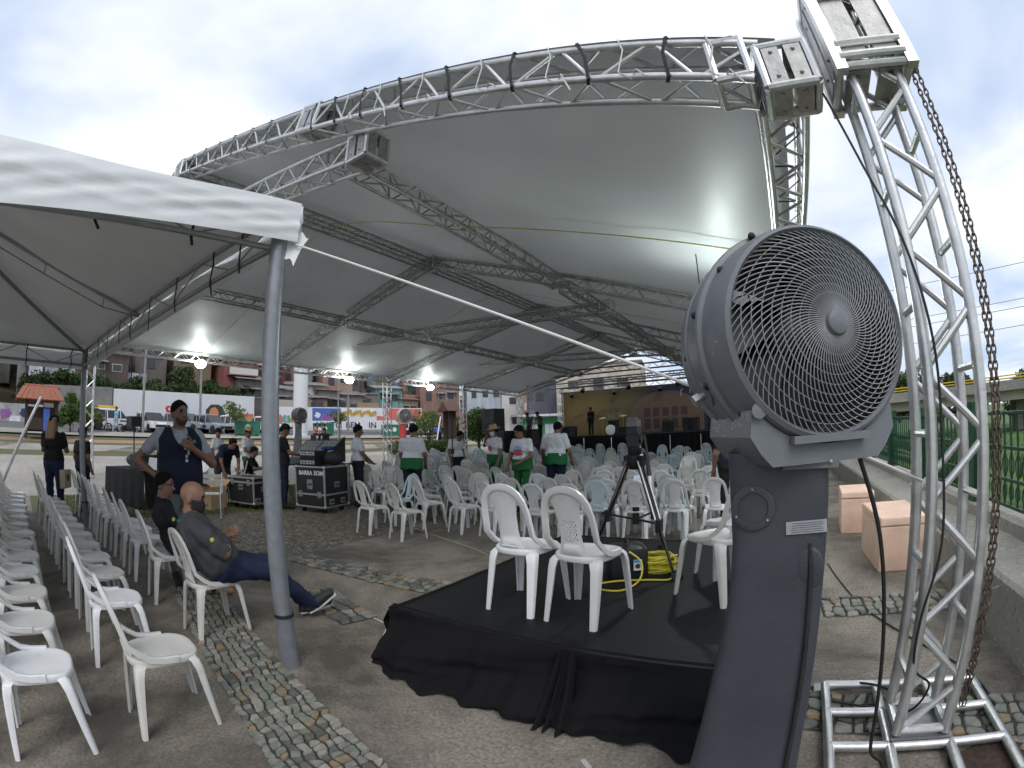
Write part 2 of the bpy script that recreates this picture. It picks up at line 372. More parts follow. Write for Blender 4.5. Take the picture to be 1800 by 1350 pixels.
# ------------------------------------------------------------------ cobble bands, each stone a piece of its own
STONE = [mat('cobble_stone_%s' % n, c, 0.75, 0, 0.25, 25, bump=0.5, bscale=50) for n, c in (('grey', (0.215, 0.215, 0.185)), ('green', (0.185, 0.205, 0.165)), ('pale', (0.29, 0.275, 0.235)), ('tan', (0.25, 0.19, 0.12)), ('dark', (0.115, 0.115, 0.10)))]
M_JOINT = mat('dark_joint_soil', (0.055, 0.05, 0.042), 0.95, 0, 0.3, 30, bump=0.6, bscale=80)
def stone_poly(cells, i, j):
    return [cells[j][i], cells[j][i + 1], cells[j + 1][i + 1], cells[j + 1][i]]
def cobble_band(p0, p1, width, size, limit, tone):
    p0, p1 = Vector((*p0, 0)), Vector((*p1, 0)); d = p1 - p0; n = max(2, int(d.length / size)); m = max(1, int(width / size)); t = d.normalized(); s = Vector((-t.y, t.x, 0))
    bed = MB(); bed.add([p0 + s * 0.012, p1 + s * 0.012, p1 + s * (width - 0.012), p0 + s * (width - 0.012)], [(0, 1, 2, 3)])
    for k in range(len(bed.v)): bed.v[k] = (bed.v[k][0], bed.v[k][1], 0.006)
    root = obj('cobble_band', bed.mesh('cobble_band', [M_JOINT], 0), kind='structure')
    L = d.length
    cells = [[p0 + t * (L * i / n + (random.uniform(-0.33, 0.33) * size if 0 < i < n else 0)) + s * (width * j / m + (random.uniform(-0.33, 0.33) * size if 0 < j < m else random.uniform(-0.30, 0.30) * size)) for i in range(n + 1)] for j in range(m + 1)]
    order = []
    for j in range(m):
        for i in range(n):
            q = stone_poly(cells, i, j); c = sum(q, Vector()) / 4; order.append((c.length, q, c))
    order.sort(key=lambda x: x[0]); rest = [MB() for _ in STONE]
    for idx, (_, q, c) in enumerate(order):
        pts = []
        for a in range(4):
            A, B = q[a], q[(a + 1) % 4]
            k = random.choice((0.5, 0.5, 0.3, 0.7))
            pts.append(c + (A - c) * random.uniform(0.66, 0.84)); pts.append(c + (A.lerp(B, k) - c) * random.uniform(0.78, 0.93))
        z = 0.012 + random.uniform(0, 0.007); mi = random.choices(range(5), tone)[0]
        tl = Vector((random.uniform(-0.05, 0.05), random.uniform(-0.05, 0.05), 0))
        top = [c + (p - c) * 0.84 + Vector((0, 0, z + 0.004 + (p - c).dot(tl))) for p in pts]; mid = [p + Vector((0, 0, z - 0.003)) for p in pts]; bot = [p + Vector((0, 0, 0.004)) for p in pts]
        k = len(pts); fs = [tuple(range(k))] + [(i, k + i, k + (i + 1) % k, (i + 1) % k) for i in range(k)] + [(k + i, 2 * k + i, 2 * k + (i + 1) % k, k + (i + 1) % k) for i in range(k)]
        if idx < limit:
            bb = MB(); bb.add(top + mid + bot, fs); obj('stone', bb.mesh('stone', [STONE[mi]], 30), root)
        else: rest[mi].add(top + mid + bot, fs)
    for mi, r in enumerate(rest):
        if r.v: obj('stones', r.mesh('stones', [STONE[mi]], 30), root, kind='stuff')
    return root
cobble_band((-1.05, 1.14), (-4.9, 1.90), 0.47, 0.054, 300, (4, 4, 3, 1.3, 2))
cobble_band((-5.15, 3.02), (-2.32, 3.32), 0.40, 0.085, 100, (3, 2, 1, 1, 4))
cobble_band((0.40, 3.74), (1.57, 3.78), 0.44, 0.085, 80, (4, 2, 3, 0.6, 2))
cobble_band((0.12, 2.22), (1.57, 2.02), 0.40, 0.085, 90, (3, 2, 2, 1, 3))
cobble_band((-6.0, 7.75), (0.6, 7.95), 0.12, 0.11, 50, (3, 1, 3, 1, 1))
cobble_band((-2.95, 2.55), (-3.9, 2.75), 0.35, 0.09, 40, (2, 1, 1, 1, 5))

b = MB(); g_ = random.Random(8); pts = [(1.12 + 0.26 * math.cos(a) * g_.uniform(0.7, 1.2), 1.86 + 0.2 * math.sin(a) * g_.uniform(0.7, 1.2), 0.0135) for a in np.linspace(0, 2 * math.pi, 22, endpoint=False)]; b.add(pts, [tuple(range(22))]); obj('soil_patch', b.mesh('soil_patch', [mat('damp_brown_soil', (0.055, 0.035, 0.025), 0.95, 0, 0.5, 25, bump=0.9, bscale=60)], 0), kind='structure')
# ------------------------------------------------------------------ trusses
CYL = {}
def cyl(m):
    if m.name not in CYL: CYL[m.name] = unit_cyl('brace', m)
    return CYL[m.name]
def truss(root, name, p0, p1, size=0.24, r=0.025, step=0.30, br=0.0125, up=(0, 0, 1), m=None, split=False, faces=(0, 1, 2, 3), ends=True, label=None, rungs=()):
    m = m or M_ALU
    p0, p1 = Vector(p0), Vector(p1); t = (p1 - p0); L = t.length; t.normalize(); a = Vector(up).cross(t)
    if a.length < 1e-3: a = Vector((1, 0, 0))
    a.normalize(); c = t.cross(a); h = size / 2
    cor = [a * x * h + c * y * h for x, y in ((-1, -1), (1, -1), (1, 1), (-1, 1))]
    ch = MB()
    for o in cor: ch.tube([p0 + o, p1 + o], r, 10)
    if ends:
        for e in (p0 + t * 0.02, p1 - t * 0.02):
            for i in range(4): ch.tube([e + cor[i], e + cor[(i + 1) % 4]], r * 0.8, 8)
    part = obj(name, ch.mesh(name, [m]), root, unplace(root) if root is not None else None, label=label)
    n = max(2, int(round(L / step))); bb = MB()
    for f in faces:
        A, B = cor[f], cor[(f + 1) % 4]
        for i in range(n):
            s0, s1 = p0 + t * (L * (i + 0.06) / n), p0 + t * (L * (i + 0.94) / n)
            q0, q1 = (s0 + A, s1 + B) if (i + (f in (1, 2))) % 2 == 0 else (s0 + B, s1 + A)
            if f in rungs:
                if (i + (f == 3)) % 2: continue
                q0, q1 = s0 + A, s0 + B
            if split: obj('brace', cyl(m), part, between(q0, q1, br))
            else: bb.tube([q0, q1], br, 6, caps=False)
    if not split: obj('bracing', bb.mesh('bracing', [m]), part, kind='stuff')
    return part

V1, V2, V3, V4, V5 = 2.16, 8.9, 14.9, 20.6, 26.6
FR = (V1, V2, V3, V4, V5)
RIDGE, PURR, EAVR, PURL, EAVL = (-7.9, 6.05), (-4.2, 4.80), (0.28, 3.25), (-11.42, 5.0), (-15.95, 4.10)
canopy = thing('truss_canopy', 'large gabled aluminium truss canopy with grey canvas roof over the rows of chairs', 'canopy', (-8, 14, 0))
def P(uz, v): return (uz[0], v, uz[1])
for i, v in enumerate(FR):
    near = i == 0
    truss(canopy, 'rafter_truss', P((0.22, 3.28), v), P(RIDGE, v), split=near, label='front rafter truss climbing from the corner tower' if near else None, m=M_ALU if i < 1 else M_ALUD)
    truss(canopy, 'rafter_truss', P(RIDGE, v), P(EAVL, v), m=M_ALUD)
for i in range(4):
    a, c = FR[i] + 0.14, FR[i + 1] - 0.14
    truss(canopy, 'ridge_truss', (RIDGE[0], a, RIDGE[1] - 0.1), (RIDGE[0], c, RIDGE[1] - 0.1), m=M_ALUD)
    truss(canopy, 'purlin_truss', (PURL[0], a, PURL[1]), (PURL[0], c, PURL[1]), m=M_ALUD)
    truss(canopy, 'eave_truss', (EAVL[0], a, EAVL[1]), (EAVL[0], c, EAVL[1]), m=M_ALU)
    truss(canopy, 'eave_truss', (EAVR[0] + 0.03, a + 0.0, EAVR[1]), (EAVR[0] + 0.03, c, EAVR[1]), m=M_ALU, split=False)
truss(canopy, 'purlin_truss', (PURR[0], 3.1, 4.83), (PURR[0], 8.75, 4.69), m=M_ALUD, split=False, label='middle purlin truss hanging under the front rafter')
for a, c, z0, z1 in ((9.05, 14.75, 4.68, 4.58), (15.05, 20.45, 4.58, 4.50), (20.75, 26.4, 4.48, 4.42)):
    truss(canopy, 'purlin_truss', (PURR[0], a, z0), (PURR[0], c, z1), m=M_ALUD)
# cross bars hanging under the roof, each with a box end on the purlin
truss(canopy, 'cross_truss', (-3.17, 2.47, 4.15), (-6.6, 2.47, 4.72), split=True, m=M_ALU, label='short bright cross truss with a box end under the front rafter')  # lighter aluminium stands in for sky light reaching the roof edge
truss(canopy, 'cross_truss', (-4.05, 11.06, 4.62), (-15.55, 11.06, 5.02), m=M_ALUD)
truss(canopy, 'cross_truss', (-4.05, 18.4, 4.52), (-15.4, 18.4, 5.08), m=M_ALUD)
truss(canopy, 'cross_truss', (-4.05, 24.0, 4.3), (-10.5, 24.0, 4.25), m=M_ALUD)
# legs along the left eave
for v in FR:
    truss(canopy, 'tower_truss', (EAVL[0], v, gz(EAVL[0])), (EAVL[0], v, EAVL[1] - 0.14), size=0.26, m=M_ALU)
for v in FR[1:]:
    truss(canopy, 'tower_truss', (0.72, v, 0), (0.72, v, 3.2), size=0.26, m=M_ALU)
# bolted sleeve boxes where trusses meet
def plate_box(root, c, size, M=None, plates=True, name='corner_block'):
    c = Vector(c); M = M or Matrix.Identity(3); x, y, z = (q / 2 for q in size); b = MB()
    r = 0.024
    for sx in (-1, 1):
        for sy in (-1, 1): b.tube([c + M @ Vector((sx * x, sy * y, -z)), c + M @ Vector((sx * x, sy * y, z))], r, 8)
    for sz in (-1, 1):
        for sx in (-1, 1): b.tube([c + M @ Vector((sx * x, -y, sz * z)), c + M @ Vector((sx * x, y, sz * z))], r, 8)
        for sy in (-1, 1): b.tube([c + M @ Vector((-x, sy * y, sz * z)), c + M @ Vector((x, sy * y, sz * z))], r, 8)
    o = obj(name, b.mesh(name, [M_ALU]), root, unplace(root))
    if plates:
        for (n, w1, w2, dd) in (((0, -1, 0), 0, 2, y), ((0, 0, -1), 0, 1, z), ((0, 0, 1), 0, 1, z), ((-1, 0, 0), 1, 2, x), ((1, 0, 0), 1, 2, x)):
            for k in (-0.5, 0.5):
                s = [0.012] * 3; s[w1] = size[w1] * 0.34; s[w2] = size[w2] * 0.86
                ctr = Vector(n) * (dd + 0.008); ctr[w1] += k * size[w1] * 0.46
                pb = MB(); pb.box(c + M @ ctr, s, M.to_4x4()); pl = obj('plate', pb.mesh('plate', [M_ALUD], 30), o)
                hb = MB()
                for hk in (-0.3, 0.3):
                    hc = ctr + Vector(n) * 0.006; hc[w2] += hk * size[w2]
                    hb.sphere(c + M @ hc, 0.012, 8, 5)
                for k2 in range(len(hb.v)): pass
                o2 = obj('bolts', hb.mesh('bolts', [M_STEEL]), o, kind='stuff')
    return o
plate_box(canopy, (0.36, V1, 3.22), (0.26, 0.26, 0.27))
plate_box(canopy, (0.08, V1, 3.33), (0.18, 0.25, 0.26), plates=False)
plate_box(canopy, (-3.02, 2.45, 4.13), (0.26, 0.26, 0.28), plates=True)
plate_box(canopy, (-4.2, 3.0, 4.83), (0.24, 0.24, 0.24), plates=False)
plate_box(canopy, (-3.5, V1, 4.57), (0.3, 0.26, 0.27), Matrix.Rotation(R(19), 3, 'Y'))
plate_box(canopy, (-3.95, 11.06, 4.62), (0.3, 0.3, 0.3), plates=False)
plate_box(canopy, (-3.95, 18.4, 4.52), (0.3, 0.3, 0.3), plates=False)
for v in FR[:3]: plate_box(canopy, (RIDGE[0], v, RIDGE[1] - 0.03), (0.34, 0.27, 0.3), plates=v < 3)
# canvas, one panel for each bay and slope
def roof_z(u):
    pts = [(0.36, 3.43), (-4.2, 4.98), (-7.9, 6.24), (-11.42, 5.26), (-16.05, 4.28)]
    for (a, za), (c, zc) in zip(pts, pts[1:]):
        if u >= c - 1e-6: return za + (zc - za) * (u - a) / (c - a)
    return pts[-1][1]
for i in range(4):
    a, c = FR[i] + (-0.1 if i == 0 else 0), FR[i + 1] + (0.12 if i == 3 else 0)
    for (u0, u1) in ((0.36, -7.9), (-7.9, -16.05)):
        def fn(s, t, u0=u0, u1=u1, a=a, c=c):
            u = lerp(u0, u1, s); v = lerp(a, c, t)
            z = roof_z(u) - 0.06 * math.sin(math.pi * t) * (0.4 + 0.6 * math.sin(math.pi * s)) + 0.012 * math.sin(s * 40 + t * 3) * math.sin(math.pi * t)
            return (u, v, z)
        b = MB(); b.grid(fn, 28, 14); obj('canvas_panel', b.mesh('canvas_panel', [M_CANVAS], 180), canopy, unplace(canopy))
# fabric wrapped over the front rafter, straps and ties
b = MB()
def wrap(s, t):
    u = lerp(0.14, -7.9, s); z = roof_z(u)
    return (u, V1 - 0.1 - 0.05 * t, z + 0.012 - 0.05 * t)
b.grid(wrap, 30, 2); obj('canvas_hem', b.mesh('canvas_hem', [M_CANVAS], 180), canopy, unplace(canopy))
def on_rafter(u, dv, dz): return Vector((u, V1 + dv, 3.28 + 0.342 * (0.22 - u) + dz))
k = 0
for u in (-0.20, -0.72, -1.15, -1.72, -2.2, -2.62, -3.05, -3.35, -4.3, -4.8, -5.35, -5.9, -6.5, -7.1):
    b = MB(); j = random.uniform(-0.05, 0.05)
    b.bar([on_rafter(u, -0.06, 0.155), on_rafter(u - 0.01, -0.150, 0.158), on_rafter(u + j, -0.16, 0.02), on_rafter(u + j, -0.15, -0.15), on_rafter(u + j - 0.02, -0.10, -0.155)], 0.021, 0.005)
    obj('strap', b.mesh('strap', [M_RUBBER]), canopy, unplace(canopy)); k += 1
for u in (0.0, -0.48, -0.92, -1.42, -1.95, -2.42, -2.85):
    b = MB(); b.tube([on_rafter(u, -0.15, 0.155), on_rafter(u + 0.02, -0.165, 0.05), on_rafter(u - 0.03, -0.16, -0.12), on_rafter(u + 0.03, -0.13, -0.15), on_rafter(u + 0.07, -0.16, -0.10), on_rafter(u + 0.12, -0.165, -0.14 - random.uniform(0, 0.1))], 0.005, 5)
    obj('tie_cord', b.mesh('tie_cord', [M_ROPE]), canopy, unplace(canopy))
for v in np.arange(2.7, 8.2, 0.62):
    b = MB(); b.bar([(EAVR[0] - 0.1, v, 3.36), (EAVR[0] + 0.1, v, 3.33), (EAVR[0] + 0.13, v + 0.02, 3.22), (EAVR[0] - 0.05, v + 0.05, 3.12)], 0.022, 0.005); obj('strap', b.mesh('strap', [M_RUBBER]), canopy, unplace(canopy))

# ------------------------------------------------------------------ corner tower with sleeve block, base frame and chain hoist
def TW(z): return (0.012 * z, -0.006 * z)
tower = thing('truss_tower', 'near aluminium corner tower with square base frame and sleeve block beside the fan', 'truss tower', (0.78, 2.16, 0))
truss(tower, 'tower_mast', (0.775, 2.165, 0.10), (0.785, 2.15, 4.05), size=0.24, r=0.0275, split=True, up=(0, 1, 0), step=0.255, br=0.0170, rungs=(1, 3))
o = plate_box(tower, (0.79, 2.15, 3.42), (0.37, 0.37, 0.66), Matrix.Rotation(R(1), 3, 'Y'), plates=True, name='sleeve_block')
for sx in (-1, 1):
    for sy in (-1, 1): b = MB(); b.box((0.79 + sx * 0.185, 2.15 + sy * 0.185, 3.42), (0.06, 0.06, 0.72)); obj('sleeve_post', b.mesh('sleeve_post', [M_ALU], 30), tower, unplace(tower))
for z in (3.14, 3.22, 3.56):
    b = MB(); b.tube([(0.62, 1.945, z), (0.96, 1.945, z)], 0.022); obj('sleeve_rail', b.mesh('sleeve_rail', [M_ALU]), tower, unplace(tower))
# base frame
bc = Vector((0.78, 2.17, 0.045)); b = MB(); w = 0.44
for s in (-1, 1):
    b.tube([bc + Vector((s * w, -w, 0)), bc + Vector((s * w, w, 0))], 0.026, 10); b.tube([bc + Vector((-w, s * w, 0)), bc + Vector((w, s * w, 0))], 0.026, 10)
    b.tube([bc + Vector((s * 0.15, -w, 0.0)), bc + Vector((s * 0.15, w, 0.0))], 0.026, 10); b.tube([bc + Vector((-w, s * 0.15, 0.0)), bc + Vector((w, s * 0.15, 0.0))], 0.026, 10)
obj('base_frame', b.mesh('base_frame', [M_ALU]), tower, unplace(tower))
for sx, sy, z, q in ((-1, -1, -0.03, 0.12), (-1, 1, -0.03, 0.12), (1, -1, -0.03, 0.12), (1, 1, -0.03, 0.12), (0, 0, 0.035, 0.30)):
    b = MB(); b.box(bc + Vector((sx * w, sy * w, z)), (q, q, 0.012)); obj('base_plate', b.mesh('base_plate', [M_STEEL], 30), tower, unplace(tower))
# chain hoist: two falls of chain, every link real
def chain(p0, p1, n0, sag=0.0):
    p0, p1 = Vector(p0), Vector(p1); L = (p1 - p0).length; pitch = 0.036; n = int(L / pitch); b = MB(); t = (p1 - p0).normalized(); a = t.orthogonal().normalized(); c = t.cross(a)
    for i in range(n):
        q = p0 + t * (i * pitch) + Vector((0.0, 0, -sag * math.sin(math.pi * i / n)))
        s = a if i % 2 == 0 else c; ln, wd = 0.026, 0.011; pts = []
        for j in range(8):
            an = 2 * math.pi * j / 8; pts.append(q + t * (ln * math.cos(an)) + s * (wd * math.sin(an)))
        b.tube(pts, 0.0042, 5, closed=True)
    return b
for j, du in enumerate((0.0, 0.035)):
    b = chain((1.06 + du, 2.20, 3.24), (1.04 + du * 0.5, 2.26, 0.04), 0)
    obj('hoist_chain', b.mesh('hoist_chain', [M_RUST]), label='rusty hoist chain hanging on the right of the corner tower, %s fall' % ('left' if j == 0 else 'right'), cat='chain')
b = MB(); b.box((1.03, 2.20, 3.26), (0.16, 0.05, 0.06)); b.tube([(1.075, 2.17, 3.25), (1.075, 2.23, 3.25)], 0.05, 14); obj('hoist_bracket', b.mesh('hoist_bracket', [M_STEEL], 30), tower, unplace(tower))
# power cables running down the tower and over the ground
def cable(name, pts, r, m, label, cat='cable', n=6, sm=6):
    pts = [Vector(p) for p in pts]; out = []
    for i in range(len(pts) - 1):
        a, bq, c, d = pts[max(i - 1, 0)], pts[i], pts[i + 1], pts[min(i + 2, len(pts) - 1)]
        for k in range(sm):
            t = k / sm; out.append(0.5 * ((2 * bq) + (-a + c) * t + (2 * a - 5 * bq + 4 * c - d) * t * t + (-a + 3 * bq - 3 * c + d) * t ** 3))
    out.append(pts[-1]); b = MB(); b.tube(out, r, n); return obj(name, b.mesh(name, [m]), label=label, cat=cat)
cable('power_cable', [(0.50, 2.1, 3.05), (0.56, 2.05, 2.6), (0.64, 2.0, 2.2), (0.69, 2.0, 1.8), (0.70, 2.02, 1.4), (0.70, 2.0, 1.0), (0.64, 1.99, 0.7), (0.66, 2.03, 0.45), (0.80, 2.16, 0.28), (0.74, 2.2, 0.12), (0.6, 2.35, 0.05), (0.3, 2.5, 0.02)], 0.006, M_RUBBER, 'thin black cable running down the inside of the corner tower')
cable('power_cable', [(0.26, 1.55, 1.40), (0.34, 1.6, 1.15), (0.40, 1.66, 0.8), (0.44, 1.7, 0.45), (0.48, 1.78, 0.2), (0.56, 1.86, 0.08), (0.6, 1.84, 0.02), (0.7, 1.7, 0.012)], 0.0075, M_RUBBER, 'thick black cable hanging from the fan housing down to the tower base')
cable('power_cable', [(0.55, 5.2, 0.01), (0.62, 4.6, 0.01), (0.75, 3.9, 0.012), (1.0, 3.3, 0.01), (1.25, 2.8, 0.01), (1.3, 2.4, 0.01), (1.25, 2.0, 0.01), (1.4, 1.6, 0.01)], 0.006, M_RUBBER, 'black cable snaking over the paving between the foam boxes and the wall')
cable('power_cable', [(0.2, 2.62, 0.008), (0.45, 2.66, 0.03), (0.62, 2.5, 0.10), (0.72, 2.3, 0.12), (0.6, 2.2, 0.02), (0.3, 2.25, 0.01), (0.1, 2.28, 0.01)], 0.007, M_RUBBER, 'black cable looped over the left side of the tower base frame')
# white guy rope from the tent corner to the tower
cable('guy_rope', [(-2.66, 1.56, 2.80), (-1.0, 1.87, 2.0), (0.64, 2.13, 1.24)], 0.0078, M_ROPE, 'thick white guy rope stretched from the tent corner to the tower', 'rope')
for v, lab in ((5.5, 'yellow cord strung across the front bay just under the canvas'), (12.0, 'yellow cord strung across the second bay under the canvas')):
    cable('roof_cord', [(0.2, v - 0.1, 3.36), (-4.1, v - 0.05, 4.72), (-7.9, v, 5.85), (-11.4, v + 0.2, 5.0), (-15.9, v + 0.4, 4.1)], 0.008, M_YROPE, lab, 'cord')
# ------------------------------------------------------------------ small white tent on the left
tent = thing('party_tent', 'small white pyramid tent with grey steel frame over the left chair rows', 'tent', (-2.70, 1.507, 0))
TC = [Vector((-2.68, 1.52, 0)), Vector((-9.0, 1.13, 0)), Vector((-9.3, -5.0, 0)), Vector((-3.6, -4.7, 0))]
ZB, ZT = [2.79, 2.57, 2.50, 2.40], [3.03, 2.90, 2.90, 2.93]
APEX = Vector((-6.2, -1.75, 4.15))
UT = unplace(tent)
wr = np.random.default_rng(3)
def crease(s, t, k):
    w = math.sin(math.pi * t); r1 = abs(math.sin(s * 17 + 5.5 * t + k)) ** 6; r2 = abs(math.sin(s * 26 - 8 * t + 1.7 * k)) ** 8; return 0.010 * r1 * w + 0.007 * r2 * w + 0.006 * math.sin(s * 11 + 3 * t) * w + 0.006 * math.sin(s * 90 + 20 * t) * w
for k in range(4):
    A, B = TC[k], TC[(k + 1) % 4]; d = (B - A).normalized(); out = Vector((d.y, -d.x, 0)) * (1 if k in (0, 1, 2, 3) else 1)
    if (A + B).dot(out) * 0 + (((A + B) / 2) - Vector((APEX.x, APEX.y, 0))).dot(out) < 0: out = -out
    A0, B0 = A - d * 0.06, B + d * 0.06
    def val(s, t, A0=A0, B0=B0, out=out, k=k):
        p = A0.lerp(B0, s) + out * (0.075 + crease(s, t, k)); z = lerp(lerp(ZT[k], ZT[(k + 1) % 4], s), lerp(ZB[k], ZB[(k + 1) % 4], s), t)
        z += (0.025 * math.sin(s * 9 + k) + 0.012 * math.sin(s * 21) + 0.05) * (1 - t)
        return (p.x, p.y, z)
    b = MB(); b.grid(val, 150, 14); obj('valance', b.mesh('valance', [M_TENT], 180), tent, UT)
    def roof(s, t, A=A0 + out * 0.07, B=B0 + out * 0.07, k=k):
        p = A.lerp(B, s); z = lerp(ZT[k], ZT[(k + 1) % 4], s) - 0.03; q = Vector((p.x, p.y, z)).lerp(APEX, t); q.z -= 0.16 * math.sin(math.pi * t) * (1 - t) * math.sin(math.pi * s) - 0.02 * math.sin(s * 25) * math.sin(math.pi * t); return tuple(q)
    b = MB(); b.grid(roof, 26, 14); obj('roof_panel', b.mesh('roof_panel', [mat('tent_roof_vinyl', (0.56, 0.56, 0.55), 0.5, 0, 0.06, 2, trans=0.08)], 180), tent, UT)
    # lattice girder along this edge
    g = MB(); inn = -out * 0.05; z1 = lambda s: lerp(ZT[k], ZT[(k + 1) % 4], s) - 0.03; z0 = lambda s: z1(s) - 0.24
    E = lambda s, z: (A.lerp(B, s) + inn + Vector((0, 0, z(s))))
    g.tube([E(0, z1), E(1, z1)], 0.022, 8); g.tube([E(0, z0), E(1, z0)], 0.022, 8)
    obj('edge_girder', g.mesh('edge_girder', [M_STEEL]), tent, UT)
    g = MB(); n = 10
    for i in range(n):
        g.tube([E(i / n, z0 if i % 2 else z1), E((i + 1) / n, z1 if i % 2 else z0)], 0.007, 5)
    obj('girder_lacing', g.mesh('girder_lacing', [M_STEEL]), tent, UT, kind='stuff')
    for i in range(9):
        s = (i + 0.6 + random.uniform(-0.2, 0.2)) / 9.4; g = MB(); q = E(s, z1); r0 = E(s, z0); sw = random.uniform(-0.05, 0.05)
        pts = [q + out * 0.03 + Vector((0, 0, 0.02)), q - out * 0.03, (q + r0) / 2 - out * 0.035 + d * sw, r0 - out * 0.03, r0 + Vector((0, 0, -0.05 - random.uniform(0, 0.08))) - out * 0.02 + d * sw]
        g.bar(pts, 0.02, 0.006); obj('strap', g.mesh('strap', [M_RUBBER]), tent, UT)
    # hip rafter with its light tension rod
    g = MB(); c0 = A + Vector((0, 0, ZT[k] - 0.08)); c1 = APEX - Vector((0, 0, 0.12)); g.tube([c0, c1], 0.03, 8); obj('hip_rafter', g.mesh('hip_rafter', [M_STEEL]), tent, UT)
    g = MB(); mid = (A + B) / 2; c0 = Vector((mid.x, mid.y, (ZT[k] + ZT[(k + 1) % 4]) / 2 - 0.08)); g.tube([c0, c1], 0.022, 8)
    for q in (0.15, 0.4, 0.65, 0.9): g.tube([c0.lerp(c1, q), c0.lerp(c1, q) + Vector((0, 0, -0.13))], 0.007, 5)
    g.tube([c0 + Vector((0, 0, -0.02)), c0.lerp(c1, 0.15) + Vector((0, 0, -0.13)), c0.lerp(c1, 0.9) + Vector((0, 0, -0.13)), c1], 0.008, 5)
    obj('mid_rafter', g.mesh('mid_rafter', [M_STEEL]), tent, UT)
    g = MB(); p = TC[k]; rr = 0.058 if k == 0 else 0.05
    g.tube([(p.x - 0.02, p.y - 0.01, 0.36), (p.x - 0.03, p.y - 0.03, ZT[k] - 0.03)], rr, 20); g.tube([(p.x - 0.015, p.y - 0.01, 0.0), (p.x - 0.02, p.y - 0.01, 0.37)], rr + 0.006, 20)
    pole = obj('pole', g.mesh('pole', [mat('grey_painted_pole', (0.25, 0.265, 0.29), 0.35, 0.35, 0.14, 14)]), tent, UT)
    g = MB(); g.tube([(p.x - 0.015, p.y - 0.01, 0.365), (p.x - 0.015, p.y - 0.01, 0.385)], rr + 0.009, 20); obj('pole_collar', g.mesh('pole_collar', [M_BLACKM]), pole)
b = MB()
def flap(s, t): return (-2.66 + 0.10 * s - 0.03 * t, 1.60 + 0.05 * s - 0.10 * t, 2.86 - 0.26 * t * (0.4 + 0.6 * s) + 0.03 * math.sin(6 * s + 3 * t))
b.grid(flap, 8, 8); obj('torn_flap', b.mesh('torn_flap', [M_TENT], 180), tent, UT)
# leaning white tent brace tube out on the path
cable('brace_tube', [(-9.49, -0.68, 0.0), (-9.79, -0.32, 0.71), (-10.39, 0.40, 2.14)], 0.03, mat('white_tube', (0.62, 0.6, 0.62), 0.5), 'slanted pale steel brace tube leaning on the rear tent frame', 'tube')
# ------------------------------------------------------------------ moulded plastic chairs
PL_W = mat('white_chair_plastic', (0.78, 0.785, 0.79), 0.34, 0, 0.05, 3, bump=0.05, bscale=90)
PL_O = mat('aged_white_chair_plastic', (0.74, 0.735, 0.715), 0.42, 0, 0.07, 4, bump=0.05, bscale=90)
PL_B = mat('pale_blue_chair_plastic', (0.60, 0.70, 0.735), 0.4, 0, 0.06, 4)
for _m in (PL_W, PL_O, PL_B):   # every chair a little different in tone, with faint scuffs
    nt = _m.node_tree; L = nt.links.new; bs = nt.nodes['Principled BSDF']; src = bs.inputs['Base Color'].links[0].from_socket
    oi = nt.nodes.new('ShaderNodeObjectInfo'); wnz = nt.nodes.new('ShaderNodeTexWhiteNoise'); L(oi.outputs['Location'], wnz.inputs['Vector'])
    rp = nt.nodes.new('ShaderNodeValToRGB'); rp.color_ramp.elements[0].color = (0.80, 0.78, 0.72, 1); rp.color_ramp.elements[1].color = (1.04, 1.04, 1.05, 1); L(wnz.outputs['Value'], rp.inputs[0])
    mx = nt.nodes.new('ShaderNodeMix'); mx.data_type = 'RGBA'; mx.blend_type = 'MULTIPLY'; mx.inputs[0].default_value = 1; L(src, mx.inputs[6]); L(rp.outputs[0], mx.inputs[7])
    tcx = nt.nodes.new('ShaderNodeTexCoord'); sn = nt.nodes.new('ShaderNodeTexNoise'); sn.inputs['Scale'].default_value = 14; sn.inputs['Detail'].default_value = 9; sn.inputs['Roughness'].default_value = 0.75; ad = nt.nodes.new('ShaderNodeVectorMath'); L(tcx.outputs['Object'], ad.inputs[0]); L(oi.outputs['Location'], ad.inputs[1]); L(ad.outputs[0], sn.inputs['Vector'])
    r2 = nt.nodes.new('ShaderNodeValToRGB'); r2.color_ramp.elements[0].position = 0.30; r2.color_ramp.elements[0].color = (0.62, 0.58, 0.50, 1); r2.color_ramp.elements[1].position = 0.44; r2.color_ramp.elements[1].color = (1, 1, 1, 1); L(sn.outputs['Fac'], r2.inputs[0])
    m2 = nt.nodes.new('ShaderNodeMix'); m2.data_type = 'RGBA'; m2.blend_type = 'MULTIPLY'; m2.inputs[0].default_value = 0.45; L(mx.outputs[2], m2.inputs[6]); L(r2.outputs[0], m2.inputs[7]); L(m2.outputs[2], bs.inputs['Base Color'])
def back_y(z): return -0.185 - 0.06 * ((z - 0.45) / 0.43) - 0.05 * ((z - 0.45) / 0.43) ** 2
def seat_outline(a):
    c, s = math.cos(a), math.sin(a); e = 2 / 2.9
    x = math.copysign(abs(c) ** e, c) * (0.212 - 0.018 * (1 - s) / 2); y = math.copysign(abs(s) ** e, s) * 0.205
    return x, y
